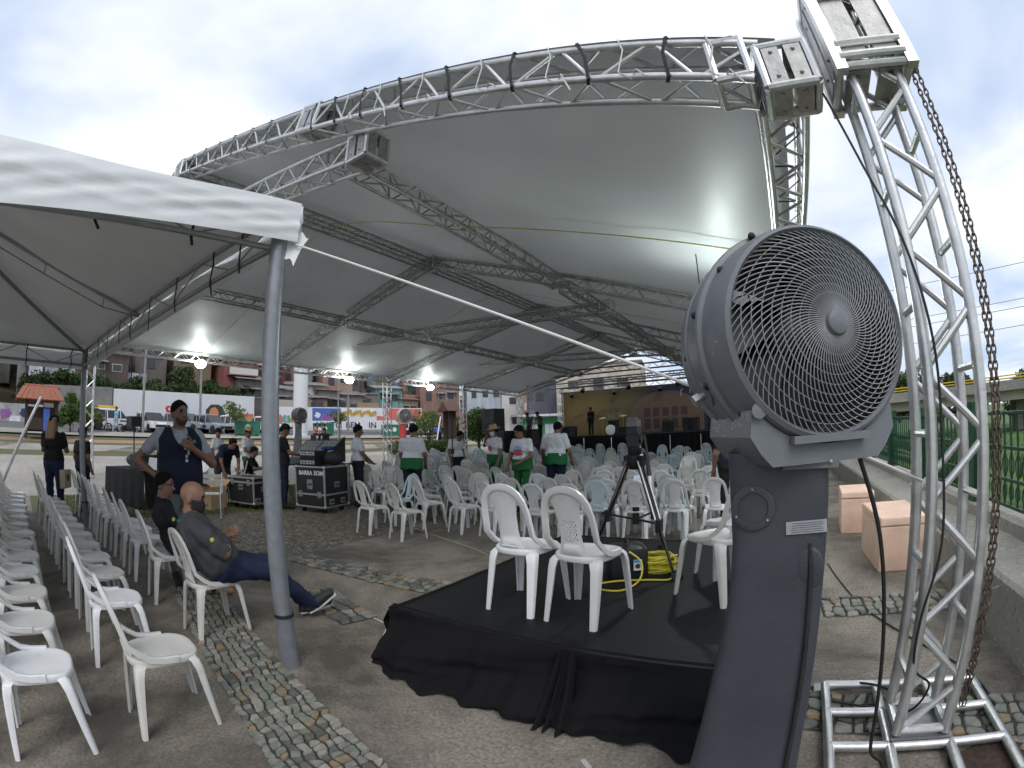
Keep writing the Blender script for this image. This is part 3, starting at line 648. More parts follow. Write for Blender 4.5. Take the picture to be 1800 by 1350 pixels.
def m_seat():
    b = MB(); n = 40; prof = [(0.0, 0.437), (0.35, 0.438), (0.65, 0.441), (0.86, 0.448), (0.94, 0.453), (0.985, 0.449), (1.0, 0.440), (1.0, 0.418), (0.985, 0.412), (0.96, 0.43), (0.6, 0.430), (0.0, 0.430)]
    vs = []
    for r, z in prof:
        for i in range(n):
            x, y = seat_outline(2 * math.pi * i / n); zz = z - (0.012 * max(0, y - 0.1) / 0.1 if r > 0.5 else 0) * r
            vs.append((x * max(r, 0.001), y * max(r, 0.001), zz))
    fs = [(j * n + i, j * n + (i + 1) % n, (j + 1) * n + (i + 1) % n, (j + 1) * n + i) for j in range(len(prof) - 1) for i in range(n)]
    b.add(vs, fs); return b
def m_leg(front, s):
    b = MB()
    if front: pts = [(s * 0.150, 0.135, 0.430), (s * 0.170, 0.152, 0.408), (s * 0.186, 0.166, 0.36), (s * 0.205, 0.185, 0.18), (s * 0.222, 0.203, 0.0)]
    else: pts = [(s * 0.140, -0.140, 0.430), (s * 0.157, -0.162, 0.408), (s * 0.167, -0.175, 0.36), (s * 0.175, -0.205, 0.18), (s * 0.183, -0.236, 0.0)]
    ws = [0.074, 0.072, 0.064, 0.053, 0.042]
    secs = []
    for w in ws:   # rounded angle section, hollow to the inside
        t = 0.013; q = w * 0.72; c = 0.016
        secs.append([(-w / 2, -q / 2), (w / 2 - c, -q / 2), (w / 2 - c * 0.3, -q / 2 + c * 0.3), (w / 2, -q / 2 + c), (w / 2, q / 2), (w / 2 - t, q / 2), (w / 2 - t, -q / 2 + t + 0.004), (-w / 2, -q / 2 + t)])
    # orient the corner of the angle outwards
    n = len(pts); vs = []; yy = 1 if front else -1
    for p, sec in zip(pts, secs):
        for (x, y) in sec: vs.append((p[0] + s * x, p[1] - yy * y, p[2]))
    k = 8; fs = [(i * k + q, i * k + (q + 1) % k, (i + 1) * k + (q + 1) % k, (i + 1) * k + q) for i in range(n - 1) for q in range(k)] + [tuple(range(k)), tuple((n - 1) * k + q for q in range(k))]
    b.add(vs, fs); return b
def m_arch():
    b = MB(); half = [(0.205, 0.06, 0.447), (0.206, -0.03, 0.452), (0.204, -0.095, 0.468), (0.200, -0.145, 0.505), (0.196, None, 0.56), (0.190, None, 0.64), (0.181, None, 0.72), (0.163, None, 0.79), (0.133, None, 0.838), (0.095, None, 0.868), (0.05, None, 0.884), (0.0, None, 0.889)]
    half = [(x, back_y(z) + (0.03 if z < 0.6 else 0.012) * (0.6 - z) / 0.1 * 0 if y is None else y, z) for x, y, z in half]
    full = half + [(-x, y, z) for x, y, z in reversed(half[:-1])]
    n = len(full); secs = []; vs = []
    for i, p in enumerate(full):
        P0, P1 = Vector(full[max(i - 1, 0)]), Vector(full[min(i + 1, n - 1)]); t = (P1 - P0).normalized()
        x, y, z = p; rad = Vector((x, 0, z - 0.62)).normalized() if z > 0.6 else Vector((math.copysign(1, x), 0, 0))
        rad = (rad - t * rad.dot(t)).normalized(); nrm = t.cross(rad).normalized()
        j = min(i, n - 1 - i) / (n / 2); w = lerp(0.034, 0.046, min(1, j * 1.3)) ; th = lerp(0.034, 0.022, min(1, j * 1.2))
        for (a, c) in ((0.0, -0.5), (0.25, -0.62), (0.25, 0.35), (0.0, 0.5), (-0.6, 0.42), (-0.75, 0.1), (-0.75, -0.1), (-0.6, -0.32)):
            vs.append(Vector(p) + rad * a * w + nrm * c * th)
    k = 8; fs = [(i * k + q, i * k + (q + 1) % k, (i + 1) * k + (q + 1) % k, (i + 1) * k + q) for i in range(n - 1) for q in range(k)] + [tuple(range(k)), tuple((n - 1) * k + q for q in range(k))]
    b.add(vs, fs); return b
def hw(z):   # half width of the splat
    t = (z - 0.45) / 0.42
    pts = [(0, 0.108), (0.12, 0.088), (0.3, 0.078), (0.55, 0.082), (0.75, 0.098), (0.9, 0.122), (1.0, 0.105)]
    for (a, x), (c, y) in zip(pts, pts[1:]):
        if t <= c: return x + (y - x) * (t - a) / (c - a)
    return 0.1
def m_splat(kind):
    b = MB(); zs = list(np.linspace(0.452, 0.872, 23)); nx = 12
    def pt(fx, z, off=0.0):
        return (fx * hw(z), back_y(z) - 0.010 * (1 - fx * fx) + off - (0.012 if 0.47 < z < 0.52 and abs(fx) < 0.7 else 0), z)
    def solidcell(fx, z):
        if kind == 'lattice': return not (abs(fx) < 0.74 and 0.535 < z < 0.672)
        if kind == 'slit':
            if 0.52 < z < 0.79: return not (int((fx + 1) / 2 * 12) in (2, 4, 7, 9))
            return True
        if kind == 'plain': return not (abs(fx) < 0.6 and 0.462 < z < 0.49)
        return True
    idx = {}; vs = []; fs = []
    for j, z in enumerate(zs):
        for i in range(nx + 1):
            idx[(i, j)] = len(vs); vs.append(pt(-1 + 2 * i / nx, z))
    for j in range(len(zs) - 1):
        for i in range(nx):
            if solidcell(-1 + 2 * (i + 0.5) / nx, (zs[j] + zs[j + 1]) / 2): fs.append((idx[(i, j)], idx[(i + 1, j)], idx[(i + 1, j + 1)], idx[(i, j + 1)]))
    b.add(vs, fs)
    if kind == 'lattice':
        z0, z1 = 0.53, 0.676; n = 5
        for sgn in (-1, 1):
            for i in range(-n, n * 2):
                seg = []
                for q in range(9):
                    z = lerp(z0, z1, q / 8); fx = (-0.75 + 1.5 * (i / n + sgn * (q / 8) * 0.95 + (0.95 if sgn < 0 else 0) * 0))
                    if -0.76 <= fx <= 0.76: seg.append((fx, z))
                if len(seg) > 1:
                    w = 0.060
                    vv = []
                    for fx, z in seg: vv += [pt(max(-0.8, fx - w), z, -0.001), pt(min(0.8, fx + w), z, -0.001)]
                    b.add(vv, [(2 * q, 2 * q + 1, 2 * q + 3, 2 * q + 2) for q in range(len(seg) - 1)])
    return b
CH_ME = {}
def chair_meshes(kind, m):
    key = (kind, m.name)
    if key not in CH_ME:
        d = dict(seat=m_seat().mesh('seat', [m], 50), back_frame=m_arch().mesh('back_frame', [m], 60), splat=m_splat(kind).mesh('splat', [m], 40, solid=0.007))
        d['legs'] = [m_leg(f, s).mesh('leg', [m], 50) for f in (True, False) for s in (-1, 1)]
        allb = MB()
        for q in [d['seat'], d['back_frame'], d['splat']] + d['legs']:
            allb.add([v.co for v in q.vertices], [tuple(p.vertices) for p in q.polygons])
        d['all'] = allb.mesh('plastic_chair', [m], 50)
        for q in [d['seat'], d['back_frame'], d['splat'], d['all']] + d['legs']: q.transform(Matrix.Diagonal((0.89, 0.96, 0.945, 1)))
        CH_ME[key] = d
    return CH_ME[key]
PEOPLE_AT = [(-7.88, 6.48), (-6.40, 6.61), (-6.16, 9.11), (-4.61, 7.73), (-4.14, 8.22), (-7.6, 9.5), (-0.72, 7.1)]
def free(u, v, r=0.36): return all(math.hypot(u - a, v - c) > r for a, c in PEOPLE_AT)
def chair(loc, rz, kind, m, label, group, parts=True, tilt=0.0, cat='chair', roll=0.0):
    d = chair_meshes(kind, m)
    M = Matrix.Translation(loc) @ Matrix.Rotation(rz, 4, 'Z') @ Matrix.Rotation(tilt, 4, 'X') @ Matrix.Rotation(roll, 4, 'Y')
    if not parts: return obj('plastic_chair', d['all'], None, M, label, cat, group)
    t = thing('plastic_chair', label, cat, group=group); t.matrix_basis = M
    obj('seat', d['seat'], t)
    bf = obj('back_frame', d['back_frame'], t); obj('splat', d['splat'], bf)
    for me in d['legs']: obj('leg', me, t)
    return t
DECK = 0.38
# the three kinds of moulding in use
G1 = 'chairs on the black platform'
chair((-1.565, 2.66, DECK), R(-3), 'plain', PL_W, 'white plastic chair with solid splat on the platform, left of the pair', G1)
chair((-1.12, 2.64, DECK), R(-7), 'lattice', PL_W, 'white plastic chair with lattice splat on the platform, right of the pair', G1)
chair((-0.41, 3.20, DECK), R(54), 'plain', PL_W, 'white plastic chair turned sideways on the platform beside the fan', G1)
chair((-0.36, 3.68, DECK), R(48), 'slit', PL_W, 'white plastic chair half hidden behind the sideways chair on the platform', G1)
# left rows under the tent; every row faces the stage
G2 = 'chairs in rows under the left tent'
rows = [(1.40, -3.62, 'front row'), (0.62, -2.55, 'second row'), (-0.06, -2.62, 'third row'), (-0.72, -3.1, 'fourth row')]
for r, (v0, u0, nm) in enumerate(rows):
    u = u0; i = 0
    gaps = [0.96, 0.86, 0.62, 0.60, 0.58, 0.56, 0.55, 0.55, 0.55, 0.55, 0.55, 0.55, 0.55] if r == 0 else [0.98, 0.72, 0.62] + [0.56] * 12 if r == 1 else [0.66, 0.62, 0.60] + [0.56] * 12
    while u > -10.4:
        kd = 'plain' if random.random() < 0.75 else 'slit'
        v = v0 - (u - u0) * (-0.012) + random.uniform(-0.03, 0.03)
        extra = (' holding the bald man' if i == 0 else ' holding the seated woman' if i == 1 else '') if r == 0 else ''
        lab = 'white plastic chair%s, %s from the pole in tent %s' % (extra, ORD[i], nm)
        chair((u, v, 0), R(random.uniform(-7, 7)) + (R(-4) if r == 0 and i < 2 else 0), kd, PL_W if i < 4 else PL_O, lab, G2, parts=(i < 7 and r < 3))
        u -= gaps[min(i, len(gaps) - 1)] * random.uniform(0.96, 1.04); i += 1
# ------------------------------------------------------------------ the audience chairs between platform and stage
G3 = 'chairs set out loosely in front of the stage'
G4 = 'stacked chairs waiting in front of the stage'
KINDS = ('plain', 'lattice', 'slit')
near_rows = [
    # row v, list of (u, turn, kind, colour)
    (6.42, [(-1.38, 0, 'lattice', 0), (-1.93, 2, 'lattice', 0), (-2.5, 4, 'slit', 2)]),
    (5.05, [(-4.98, -12, 'plain', 0), (-5.72, -6, 'lattice', 0)]),
    (5.85, [(-3.95, -14, 'lattice', 1), (-4.55, -16, 'plain', 0), (-3.2, 3, 'lattice', 0), (-2.72, 4, 'slit', 0), (-5.3, -20, 'lattice', 1), (-5.95, 160, 'plain', 2)]),
    (6.55, [(-3.35, -3, 'lattice', 0), (-3.95, 2, 'plain', 0), (-4.6, 5, 'lattice', 0), (-5.2, -22, 'plain', 1), (-5.85, -28, 'slit', 1), (-6.6, 30, 'plain', 0), (-7.2, 8, 'lattice', 1), (-0.85, -6, 'plain', 0)]),
    (7.2, [(-0.45, 8, 'plain', 1), (-1.05, -4, 'slit', 0), (-1.6, -7, 'plain', 0), (-2.15, 5, 'plain', 0), (-2.75, 2, 'lattice', 1), (-3.35, -5, 'lattice', 0), (-3.9, 4, 'plain', 0), (-4.5, -9, 'slit', 0), (-5.15, 30, 'plain', 1), (-5.8, -15, 'lattice', 0), (-6.5, -10, 'plain', 1), (-7.2, 25, 'plain', 0), (-7.9, -160, 'plain', 0)]),
    (7.95, [(-0.2, 5, 'plain', 0), (-0.75, -4, 'plain', 1), (-1.3, 3, 'slit', 0), (-1.9, -6, 'plain', 0), (-2.45, -10, 'lattice', 0), (-3.0, 4, 'plain', 1), (-3.6, 12, 'lattice', 1), (-4.2, -7, 'plain', 0), (-4.8, 3, 'slit', 1), (-5.45, -12, 'plain', 0), (-6.1, 20, 'slit', 1), (-6.8, -12, 'plain', 2), (-7.5, 8, 'plain', 1), (-8.2, 15, 'plain', 0), (-8.9, -8, 'plain', 0)]),
]
# close the gaps of the loose rows with more chairs of the same kinds
gr = random.Random(31)
for j, (v, lst) in enumerate(near_rows):
    lo, hi = {2: (-6.4, -2.6), 3: (-7.4, -0.5), 4: (-8.4, -0.2), 5: (-9.2, 0.0)}.get(j, (0, 0))
    u = hi
    while u > lo:
        if all(abs(u - q[0]) > 0.46 for q in lst): lst.append((u, gr.uniform(-12, 12), gr.choice(KINDS), gr.choice((0, 0, 1, 2))))
        u -= 0.13
near_rows.append((8.55, [(-0.1 - 0.54 * k + gr.uniform(-0.08, 0.08), gr.uniform(-9, 9), gr.choice(KINDS), gr.choice((0, 0, 1))) for k in range(17)]))
COLS = (PL_W, PL_O, PL_B); CNAME = ('white', 'off-white', 'pale blue')
for r, (v, lst) in enumerate(near_rows):
    lst = sorted(lst, key=lambda q: -q[0])
    for i, (u, turn, kd, c) in enumerate(lst):
        if not free(u, v): continue
        lab = '%s plastic chair with %s back, %s from right, %s chair row' % (CNAME[c], kd, ORD[i], ORD[r])
        chair((u, v + random.uniform(-0.1, 0.1), 0), R(turn + random.uniform(-4, 4)), kd, COLS[c], lab, G3, parts=True)
# farther rows: short stacks, taller towards the stage
v = 9.3; r = 0; total = 0
while v < 24.0:
    ul = -9.6 - min(2.6, (v - 9.3) * 0.5); ur = -0.05; n = int((ur - ul) / (0.52 + 0.035 * r)); us = np.linspace(ur, ul, n)
    col_i = 2 if r >= 3 else 1
    for i, u in enumerate(us):
        if total > 215: break
        h = random.choice((1, 1, 2)) if r < 3 else random.choice((1, 2)) if r < 5 else random.choice((1, 2, 2))
        if u < -5.2 and r >= 1: h += 1
        turn = random.uniform(-10, 10) + (180 if random.random() < 0.05 else 0); kd = random.choice(('plain', 'plain', 'slit', 'lattice')); c = (2 if random.random() < 0.7 else 0) if r >= 3 else random.choice((0, 1, 1, 2))
        uu, vv = u + random.uniform(-0.13, 0.13), v + random.uniform(-0.18, 0.18)
        if not free(uu, vv): continue
        for k in range(h):
            # only the upper chairs of a stack rise above the row before it
            d = Matrix.Rotation(R(turn), 3, 'Z') @ Vector((0, 0.028 * k, 0.105 * k))
            pos = 'single' if h == 1 else 'bottom of its stack' if k == 0 else 'top of its stack' if k == h - 1 else 'middle of its stack' if h == 3 else '%s up in its stack' % ORD[k]
            lab = '%s chair, %s, %s stack from right, %s stack row' % (CNAME[c], pos, ORD[i], ORD[r])
            chair((uu + d.x, vv + d.y, d.z + gz(uu)), R(turn + random.uniform(-1.5, 1.5)), kd, COLS[c], lab, G4, parts=False, tilt=R(0.6 * k)); total += 1
    v += 0.86 + 0.15 * r; r += 1
# the sheet of paper on a chair behind the tripod
b = MB(); b.grid(lambda s, t: (-0.13 + 0.26 * s, 0.0, 0.01 * math.sin(3 * s)), 1, 1); b = MB()
b.grid(lambda s, t: ((s - 0.5) * 0.27, (t - 0.5) * 0.20, 0.012 * math.sin(s * 4)), 6, 4)
pap = obj('paper_sheet', b.mesh('paper_sheet', [mat('printed_paper', (0.74, 0.76, 0.86), 0.7, 0, 0.06, 60)], 60, solid=0.001), None, Matrix.Translation((-2.02, 6.88, 0.74)) @ Matrix.Rotation(R(14), 4, 'Z') @ Matrix.Rotation(R(58), 4, 'X'), 'printed sheet of paper propped on a chair behind the tripod', 'paper')
b = MB()
for k in range(7): b.box((-0.02 + random.uniform(-0.02, 0.02), 0.065 - 0.02 * k, 0.016), (0.17 + random.uniform(-0.04, 0.03), 0.004, 0.001))
obj('printed_lines', b.mesh('printed_lines', [mat('print_ink', (0.35, 0.38, 0.55), 0.8)], 0), pap)
# ------------------------------------------------------------------ pedestal fans
def frame_z(c, n, up=(0, 0, 1)):
    n = Vector(n).normalized(); x = Vector(up).cross(n).normalized(); y = n.cross(x)
    return Matrix.Translation(c) @ Matrix((x, y, n)).transposed().to_4x4()
def make_fan(label, cat, loc, rz, m_body, m_head, m_grille, detail=True, n_arms=76, scale=1.0, group=None, letter=None):
    f = thing('pedestal_fan', label, cat, loc, rz, group)
    if scale != 1.0: f.matrix_basis = f.matrix_basis @ Matrix.Scale(scale, 4)
    # pedestal: lofted rounded section, flaring towards the floor
    secs = [(1.44, -0.150, 0.165, 0.10, -0.10), (1.30, -0.150, 0.160, 0.10, -0.10), (1.16, -0.146, 0.152, 0.10, -0.10), (1.0, -0.143, 0.155, 0.105, -0.105), (0.85, -0.143, 0.172, 0.115, -0.12), (0.65, -0.143, 0.195, 0.13, -0.14), (0.45, -0.146, 0.215, 0.15, -0.16), (0.25, -0.155, 0.235, 0.175, -0.19), (0.08, -0.165, 0.25, 0.20, -0.22), (0.0, -0.165, 0.25, 0.20, -0.22)]
    b = MB(); vs = []; k = 20
    for z, x0, x1, y1, y0 in secs:
        cx, cy, hx, hy = (x0 + x1) / 2, (y0 + y1) / 2, (x1 - x0) / 2, (y1 - y0) / 2
        for i in range(k):
            a = 2 * math.pi * (i + 0.5) / k; c, s = math.cos(a), math.sin(a); e = 2 / 7.0
            vs.append((cx + hx * math.copysign(abs(c) ** e, c), cy + hy * math.copysign(abs(s) ** e, s), z))
    fs = [(j * k + i, j * k + (i + 1) % k, (j + 1) * k + (i + 1) % k, (j + 1) * k + i) for j in range(len(secs) - 1) for i in range(k)] + [tuple(range(k)), tuple((len(secs) - 1) * k + i for i in range(k))]
    b.add(vs, fs); ped = obj('pedestal', b.mesh('pedestal', [m_body], 45), f)
    n = Vector((-0.47, 0.883, 0.0)).normalized(); hub = Vector((-0.153, 0.13, 1.786)); M = frame_z(hub, n)
    Mi = M
    # saddle between drum and pedestal, hollowed to the drum
    c = hub - n * 0.015; ax = Matrix((Vector((0, 0, 1)).cross(n), n, Vector((0, 0, 1)))).transposed(); hz = hub.z
    poly = [(-0.19, 1.405), (0.19, 1.405), (0.225, 1.44), (0.258, 1.49), (0.250, 1.565)]
    th = [math.asin(max(-1, min(1, (1.66 - hz) / 0.330)))]; 
    for q in range(15):
        a = lerp(-0.74, -math.pi + 0.74, q / 14); poly.append((0.328 * math.cos(a), hz + 0.328 * math.sin(a)))
    poly += [(-0.250, 1.565), (-0.258, 1.49), (-0.225, 1.44)]
    b = MB(); k_ = len(poly); b.add([tuple(c + ax @ Vector((x, y, 0)) + Vector((0, 0, z - c.z))) for y in (0.0, -0.33) for x, z in poly], [tuple(range(k_)), tuple(range(k_, 2 * k_))] + [(i, (i + 1) % k_, (i + 1) % k_ + k_, i + k_) for i in range(k_)])
    obj('saddle', b.mesh('saddle', [m_head], 30), f)
    # drum, an open tube of revolution
    b = MB(); prof = [(0.296, 0.0), (0.306, 0.012), (0.318, 0.004), (0.326, -0.02), (0.334, -0.075), (0.338, -0.115), (0.352, -0.118), (0.356, -0.128), (0.352, -0.138), (0.345, -0.141), (0.349, -0.20), (0.345, -0.235), (0.350, -0.238), (0.347, -0.25), (0.336, -0.32), (0.312, -0.385), (0.275, -0.425), (0.27, -0.425)]
    prof = [(r, z * 1.16) for r, z in prof]; b.lathe(prof, M, 72, caps=False); drum = obj('drum', b.mesh('drum', [m_head], 28), f)
    b = MB(); b.lathe([(0.270, -0.424), (0.298, -0.38), (0.315, -0.31), (0.318, -0.14), (0.302, -0.02), (0.297, -0.002)], M, 60, caps=False); obj('drum_shade_liner', b.mesh('drum_shade_liner', [M_BLACK], 40), f)  # black lining added so the drum interior looks shaded
    # spiral wire guard
    def arm(r, a0): return a0 + 1.15 * (r / 0.3) ** 1.25
    def dome(r): return 0.075 * (1 - (r / 0.305) ** 2.2)
    b = MB()
    for q in range(n_arms):
        a0 = 2 * math.pi * q / n_arms; pts = []
        for j in range(13):
            r = lerp(0.036, 0.305, j / 12); a = arm(r, a0); pts.append(M @ Vector((r * math.cos(a), r * math.sin(a), dome(r))))
        b.tube(pts, 0.0018, 5)
    gr = obj('wire_guard', b.mesh('wire_guard', [m_grille]), f)
    for q in range(10):
        r = lerp(0.062, 0.30, q / 9); b = MB(); b.tube([M @ Vector((r * math.cos(t), r * math.sin(t), dome(r) - 0.003)) for t in np.linspace(0, 2 * math.pi, 64, endpoint=False)], 0.0017, 5, closed=True); obj('guard_ring', b.mesh('guard_ring', [m_grille]), gr)
    b = MB(); b.lathe([(1e-6, 0.094), (0.02, 0.093), (0.033, 0.089), (0.037, 0.082), (0.037, 0.068), (0.03, 0.06)], M, 28); obj('guard_cap', b.mesh('guard_cap', [m_head], 40), gr)
    # rear guard, motor and blades
    b = MB()
    for q in range(18):
        a0 = 2 * math.pi * q / 18; b.tube([M @ Vector((r * math.cos(a0), r * math.sin(a0), -0.40 - 0.03 * (1 - r / 0.27))) for r in (0.06, 0.15, 0.27)], 0.003, 5)
    for r in (0.10, 0.16, 0.22): b.tube([M @ Vector((r * math.cos(t), r * math.sin(t), -0.41)) for t in np.linspace(0, 2 * math.pi, 32, endpoint=False)], 0.003, 5, closed=True)
    obj('rear_guard', b.mesh('rear_guard', [M_BLACKM]), f)
    b = MB(); b.lathe([(0.19, -0.42), (0.19, -0.40), (0.12, -0.38), (0.115, -0.2), (0.085, -0.15), (0.04, -0.13), (1e-6, -0.125)], M, 28); obj('motor', b.mesh('motor', [M_BLACKM], 40), f)  # wide black back plate added to keep the drum dark inside
    for q in range(7):
        a0 = 2 * math.pi * q / 7
        def bl(s, t, a0=a0):
            r = lerp(0.085, 0.272, s); a = a0 + lerp(-0.42, 0.42, t) * lerp(1.0, 0.95, s) + 0.35 * s; z = -0.17 + 0.07 * (t - 0.5) * lerp(1.4, 0.9, s)
            return tuple(M @ Vector((r * math.cos(a), r * math.sin(a), z)))
        b = MB(); b.grid(bl, 6, 5); obj('blade', b.mesh('blade', [M_BLACK], 60, solid=0.004), f)
    if detail:
        # screws and bolts round the drum, side pivot bolt, badge
        for a, z, r in ((2.5, -0.10, 0.338), (1.95, -0.125, 0.356), (2.9, -0.19, 0.349), (3.55, -0.185, 0.349), (4.0, -0.175, 0.349), (3.9, -0.10, 0.338), (1.2, -0.10, 0.338), (3.25, -0.30, 0.341)):
            b = MB(); p = M @ Vector((r * math.cos(a), r * math.sin(a), z)); b.sphere(p, 0.0075, 8, 6); obj('screw', b.mesh('screw', [M_STEEL]), drum)
            b = MB(); d = (M.to_3x3() @ Vector((math.cos(a), math.sin(a), 0))); b.sphere(p - d * 0.004, 0.013, 10, 6, sc=(1, 1, 1)); obj('screw_seat', b.mesh('screw_seat', [M_BLACKM]), drum)
        a = 3.62; p = M @ Vector((0.346 * math.cos(a), 0.346 * math.sin(a), -0.225)); d = M.to_3x3() @ Vector((math.cos(a), math.sin(a), 0)); Mb = frame_z(p, d)
        b = MB(); b.lathe([(0.042, 0), (0.042, 0.006), (0.03, 0.008)], Mb, 24); obj('pivot_washer', b.mesh('pivot_washer', [m_head], 30), drum)
        b = MB(); b.lathe([(0.012, 0.0), (0.012, 0.028)], Mb, 16); b.lathe([(0.021, 0.026), (0.021, 0.048)], Mb, 6); obj('pivot_bolt', b.mesh('pivot_bolt', [M_STEEL], 30), drum)
        a = 4.22; p = M @ Vector((0.337 * math.cos(a), 0.337 * math.sin(a), -0.30)); d = M.to_3x3() @ Vector((math.cos(a), math.sin(a), 0)); Mb = frame_z(p, d, tuple(n))
        b = MB(); b.box((0, 0, 0.003), (0.036, 0.11, 0.004), None); me = b.mesh('badge', [mat('dark_badge', (0.07, 0.07, 0.075), 0.35)], 0); bd = obj('badge', me, drum, Mb)
        b = MB()
        for q in range(3): b.box((-0.008 + 0.008 * q, 0.01, 0.0056), (0.003, 0.07, 0.001)); b.box((0.0, 0.042, 0.0056), (0.02, 0.012, 0.001))
        obj('badge_mark', b.mesh('badge_mark', [mat('badge_print', (0.4, 0.4, 0.4), 0.5)], 0), bd)
        # front ledge and plug on the saddle
        sx = Vector((0, 0, 1)).cross(n).normalized()
        b = MB(); q = hub - n * 0.0 + Vector((0, 0, -0.315)); Mx = Matrix((sx, n, Vector((0, 0, 1)))).transposed().to_4x4()
        b.box(q + n * 0.004 + Vector((0, 0, 0.004)), (0.27, 0.022, 0.022), Mx); obj('front_ledge', b.mesh('front_ledge', [m_head], 30), f)
        b = MB(); b.lathe([(0.022, 0), (0.022, 0.004), (0.0, 0.006)], frame_z(hub + sx * -0.235 + Vector((0, 0, -0.225)) - n * 0.002, n), 20); obj('plug', b.mesh('plug', [m_head], 40), f)
        # pedestal details on its front face (y = 0.10)
        b = MB(); b.box((-0.09, 0.108, 1.405), (0.17, 0.014, 0.035)); br = obj('bracket', b.mesh('bracket', [m_head], 30), f)
        for x in (-0.15, -0.035): b = MB(); b.sphere((x, 0.117, 1.405), 0.008, 8, 6); obj('screw', b.mesh('screw', [M_STEEL]), br)
        Mc = frame_z((0.085, 0.101, 1.275), (0, 1, 0)); b = MB(); b.lathe([(0.068, 0.0), (0.068, 0.006), (0.063, 0.008), (0.047, 0.008), (0.045, 0.002), (1e-6, 0.002)], Mc, 40); cv = obj('round_cover', b.mesh('round_cover', [m_body], 30), f)
        for a in (1.6, 3.6, 5.6): b = MB(); b.sphere(Mc @ Vector((0.057 * math.cos(a), 0.057 * math.sin(a), 0.009)), 0.005, 8, 5); obj('screw', b.mesh('screw', [M_STEEL]), cv)
        b = MB(); b.box((-0.079, 0.103, 1.215), (0.125, 0.004, 0.038), Matrix.Rotation(R(3), 4, 'Y')); pl = obj('rating_plate', b.mesh('rating_plate', [mat('rating_plate_silver', (0.42, 0.43, 0.46), 0.4, 0.3)], 0), f)
        b = MB()
        for j in range(5): b.box((-0.079 + random.uniform(-0.006, 0.006), 0.1056, 1.228 - 0.0065 * j), (0.10 - 0.02 * random.random(), 0.0006, 0.0022), Matrix.Rotation(R(3), 4, 'Y'))
        obj('plate_print', b.mesh('plate_print', [mat('plate_ink', (0.12, 0.12, 0.13), 0.6)], 0), pl)
        # shade painted as a black strip: channel running down the right side with the recessed scoop above it
        pts = [(-0.092, 0.104, 1.165), (-0.097, 0.106, 1.10), (-0.100, 0.110, 1.0), (-0.103, 0.122, 0.85), (-0.104, 0.138, 0.65), (-0.105, 0.158, 0.45), (-0.11, 0.183, 0.25), (-0.115, 0.205, 0.08)]
        b = MB(); b.tube(pts, [0.004, 0.008, 0.008, 0.008, 0.008, 0.008, 0.008, 0.008], 10); obj('groove_shade', b.mesh('groove_shade', [M_BLACK]), f)
        b = MB(); b.sphere((-0.095, 0.098, 1.085), 0.05, 20, 12, sc=(0.9, 0.16, 1.35)); obj('scoop', b.mesh('scoop', [m_body]), f)
    if letter:
        me = text_mesh('side_lettering', letter, 0.16, mat('pale_print', (0.75, 0.75, 0.75), 0.5), 0.001); obj('lettering', me, ped, Matrix.Translation((0.0, 0.215, 0.95)) @ Matrix.Rotation(R(180), 4, 'Z') @ Matrix.Rotation(R(90), 4, 'X') @ Matrix.Rotation(R(90), 4, 'Z'))
    return f
M_FANB = mat('dark_grey_fan_plastic', (0.034, 0.039, 0.048), 0.48, 0, 0.3, 2.5, bump=0.25, bscale=170, col2=(0.058, 0.064, 0.075), detail=12)
M_FANH = mat('grey_fan_housing', (0.165, 0.175, 0.19), 0.36, 0, 0.16, 3, bump=0.14, bscale=150, detail=12)
M_FANG = mat('grey_guard_wire', (0.30, 0.31, 0.32), 0.4, 0.2, 0.06, 8)
make_fan('big grey pedestal fan with spiral wire guard in the right foreground', 'fan', (0.005, 1.57, 0), R(180), M_FANB, M_FANH, M_FANG)
make_fan('dark grey pedestal fan standing behind the mixing desk by the white column', 'fan', (-21.9, 13.9, gz(-21.9)), R(250), mat('charcoal_fan', (0.05, 0.052, 0.055), 0.5), mat('charcoal_fan', (0.05, 0.052, 0.055), 0.5), mat('mid_grey_guard', (0.16, 0.165, 0.17), 0.5), False, 28, scale=1.14)
make_fan('pedestal fan with red body and pale round guard among the chairs', 'fan', (-19.1, 19.05, gz(-19.1)), R(215), mat('red_fan_body', (0.42, 0.045, 0.035), 0.45), mat('pink_grey_fan_head', (0.42, 0.30, 0.28), 0.45), mat('pale_guard', (0.5, 0.5, 0.5), 0.4), False, 28, scale=1.25)
# ------------------------------------------------------------------ black platform with draped cloth
M_DECK = mat('black_deck_paint', (0.009, 0.009, 0.0095), 0.6, 0, 0.5, 3.5, bump=0.12, bscale=30, col2=(0.015, 0.015, 0.016), spec=0.18)
M_CLOTH = mat('black_drape_cloth', (0.006, 0.006, 0.007), 0.9, 0, 0.3, 5, spec=0.25, bump=0.1, bscale=300)
plat = thing('camera_platform', 'low black platform with draped black cloth skirt beneath the tripod', 'platform', (-1.1, 3.4, 0))
UP = unplace(plat)
X0, X1, Y0, Y1 = -2.30, 0.0, 2.12, 4.75
for i in range(2):
    b = MB(); b.box((lerp(X0, X1, 0.25 + 0.5 * i), (Y0 + Y1) / 2, DECK - 0.02), ((X1 - X0) / 2 - 0.004, Y1 - Y0, 0.04)); obj('deck_board', b.mesh('deck_board', [M_DECK], 30), plat, UP)
b = MB()
for x in (X0 + 0.06, (X0 + X1) / 2, X1 - 0.06):
    for y in (Y0 + 0.06, (Y0 + Y1) / 2, Y1 - 0.06): b.box((x, y, (DECK - 0.045) / 2), (0.06, 0.06, DECK - 0.045))
obj('platform_leg', b.mesh('platform_leg', [M_BLACKM], 30), plat, UP, kind='stuff')
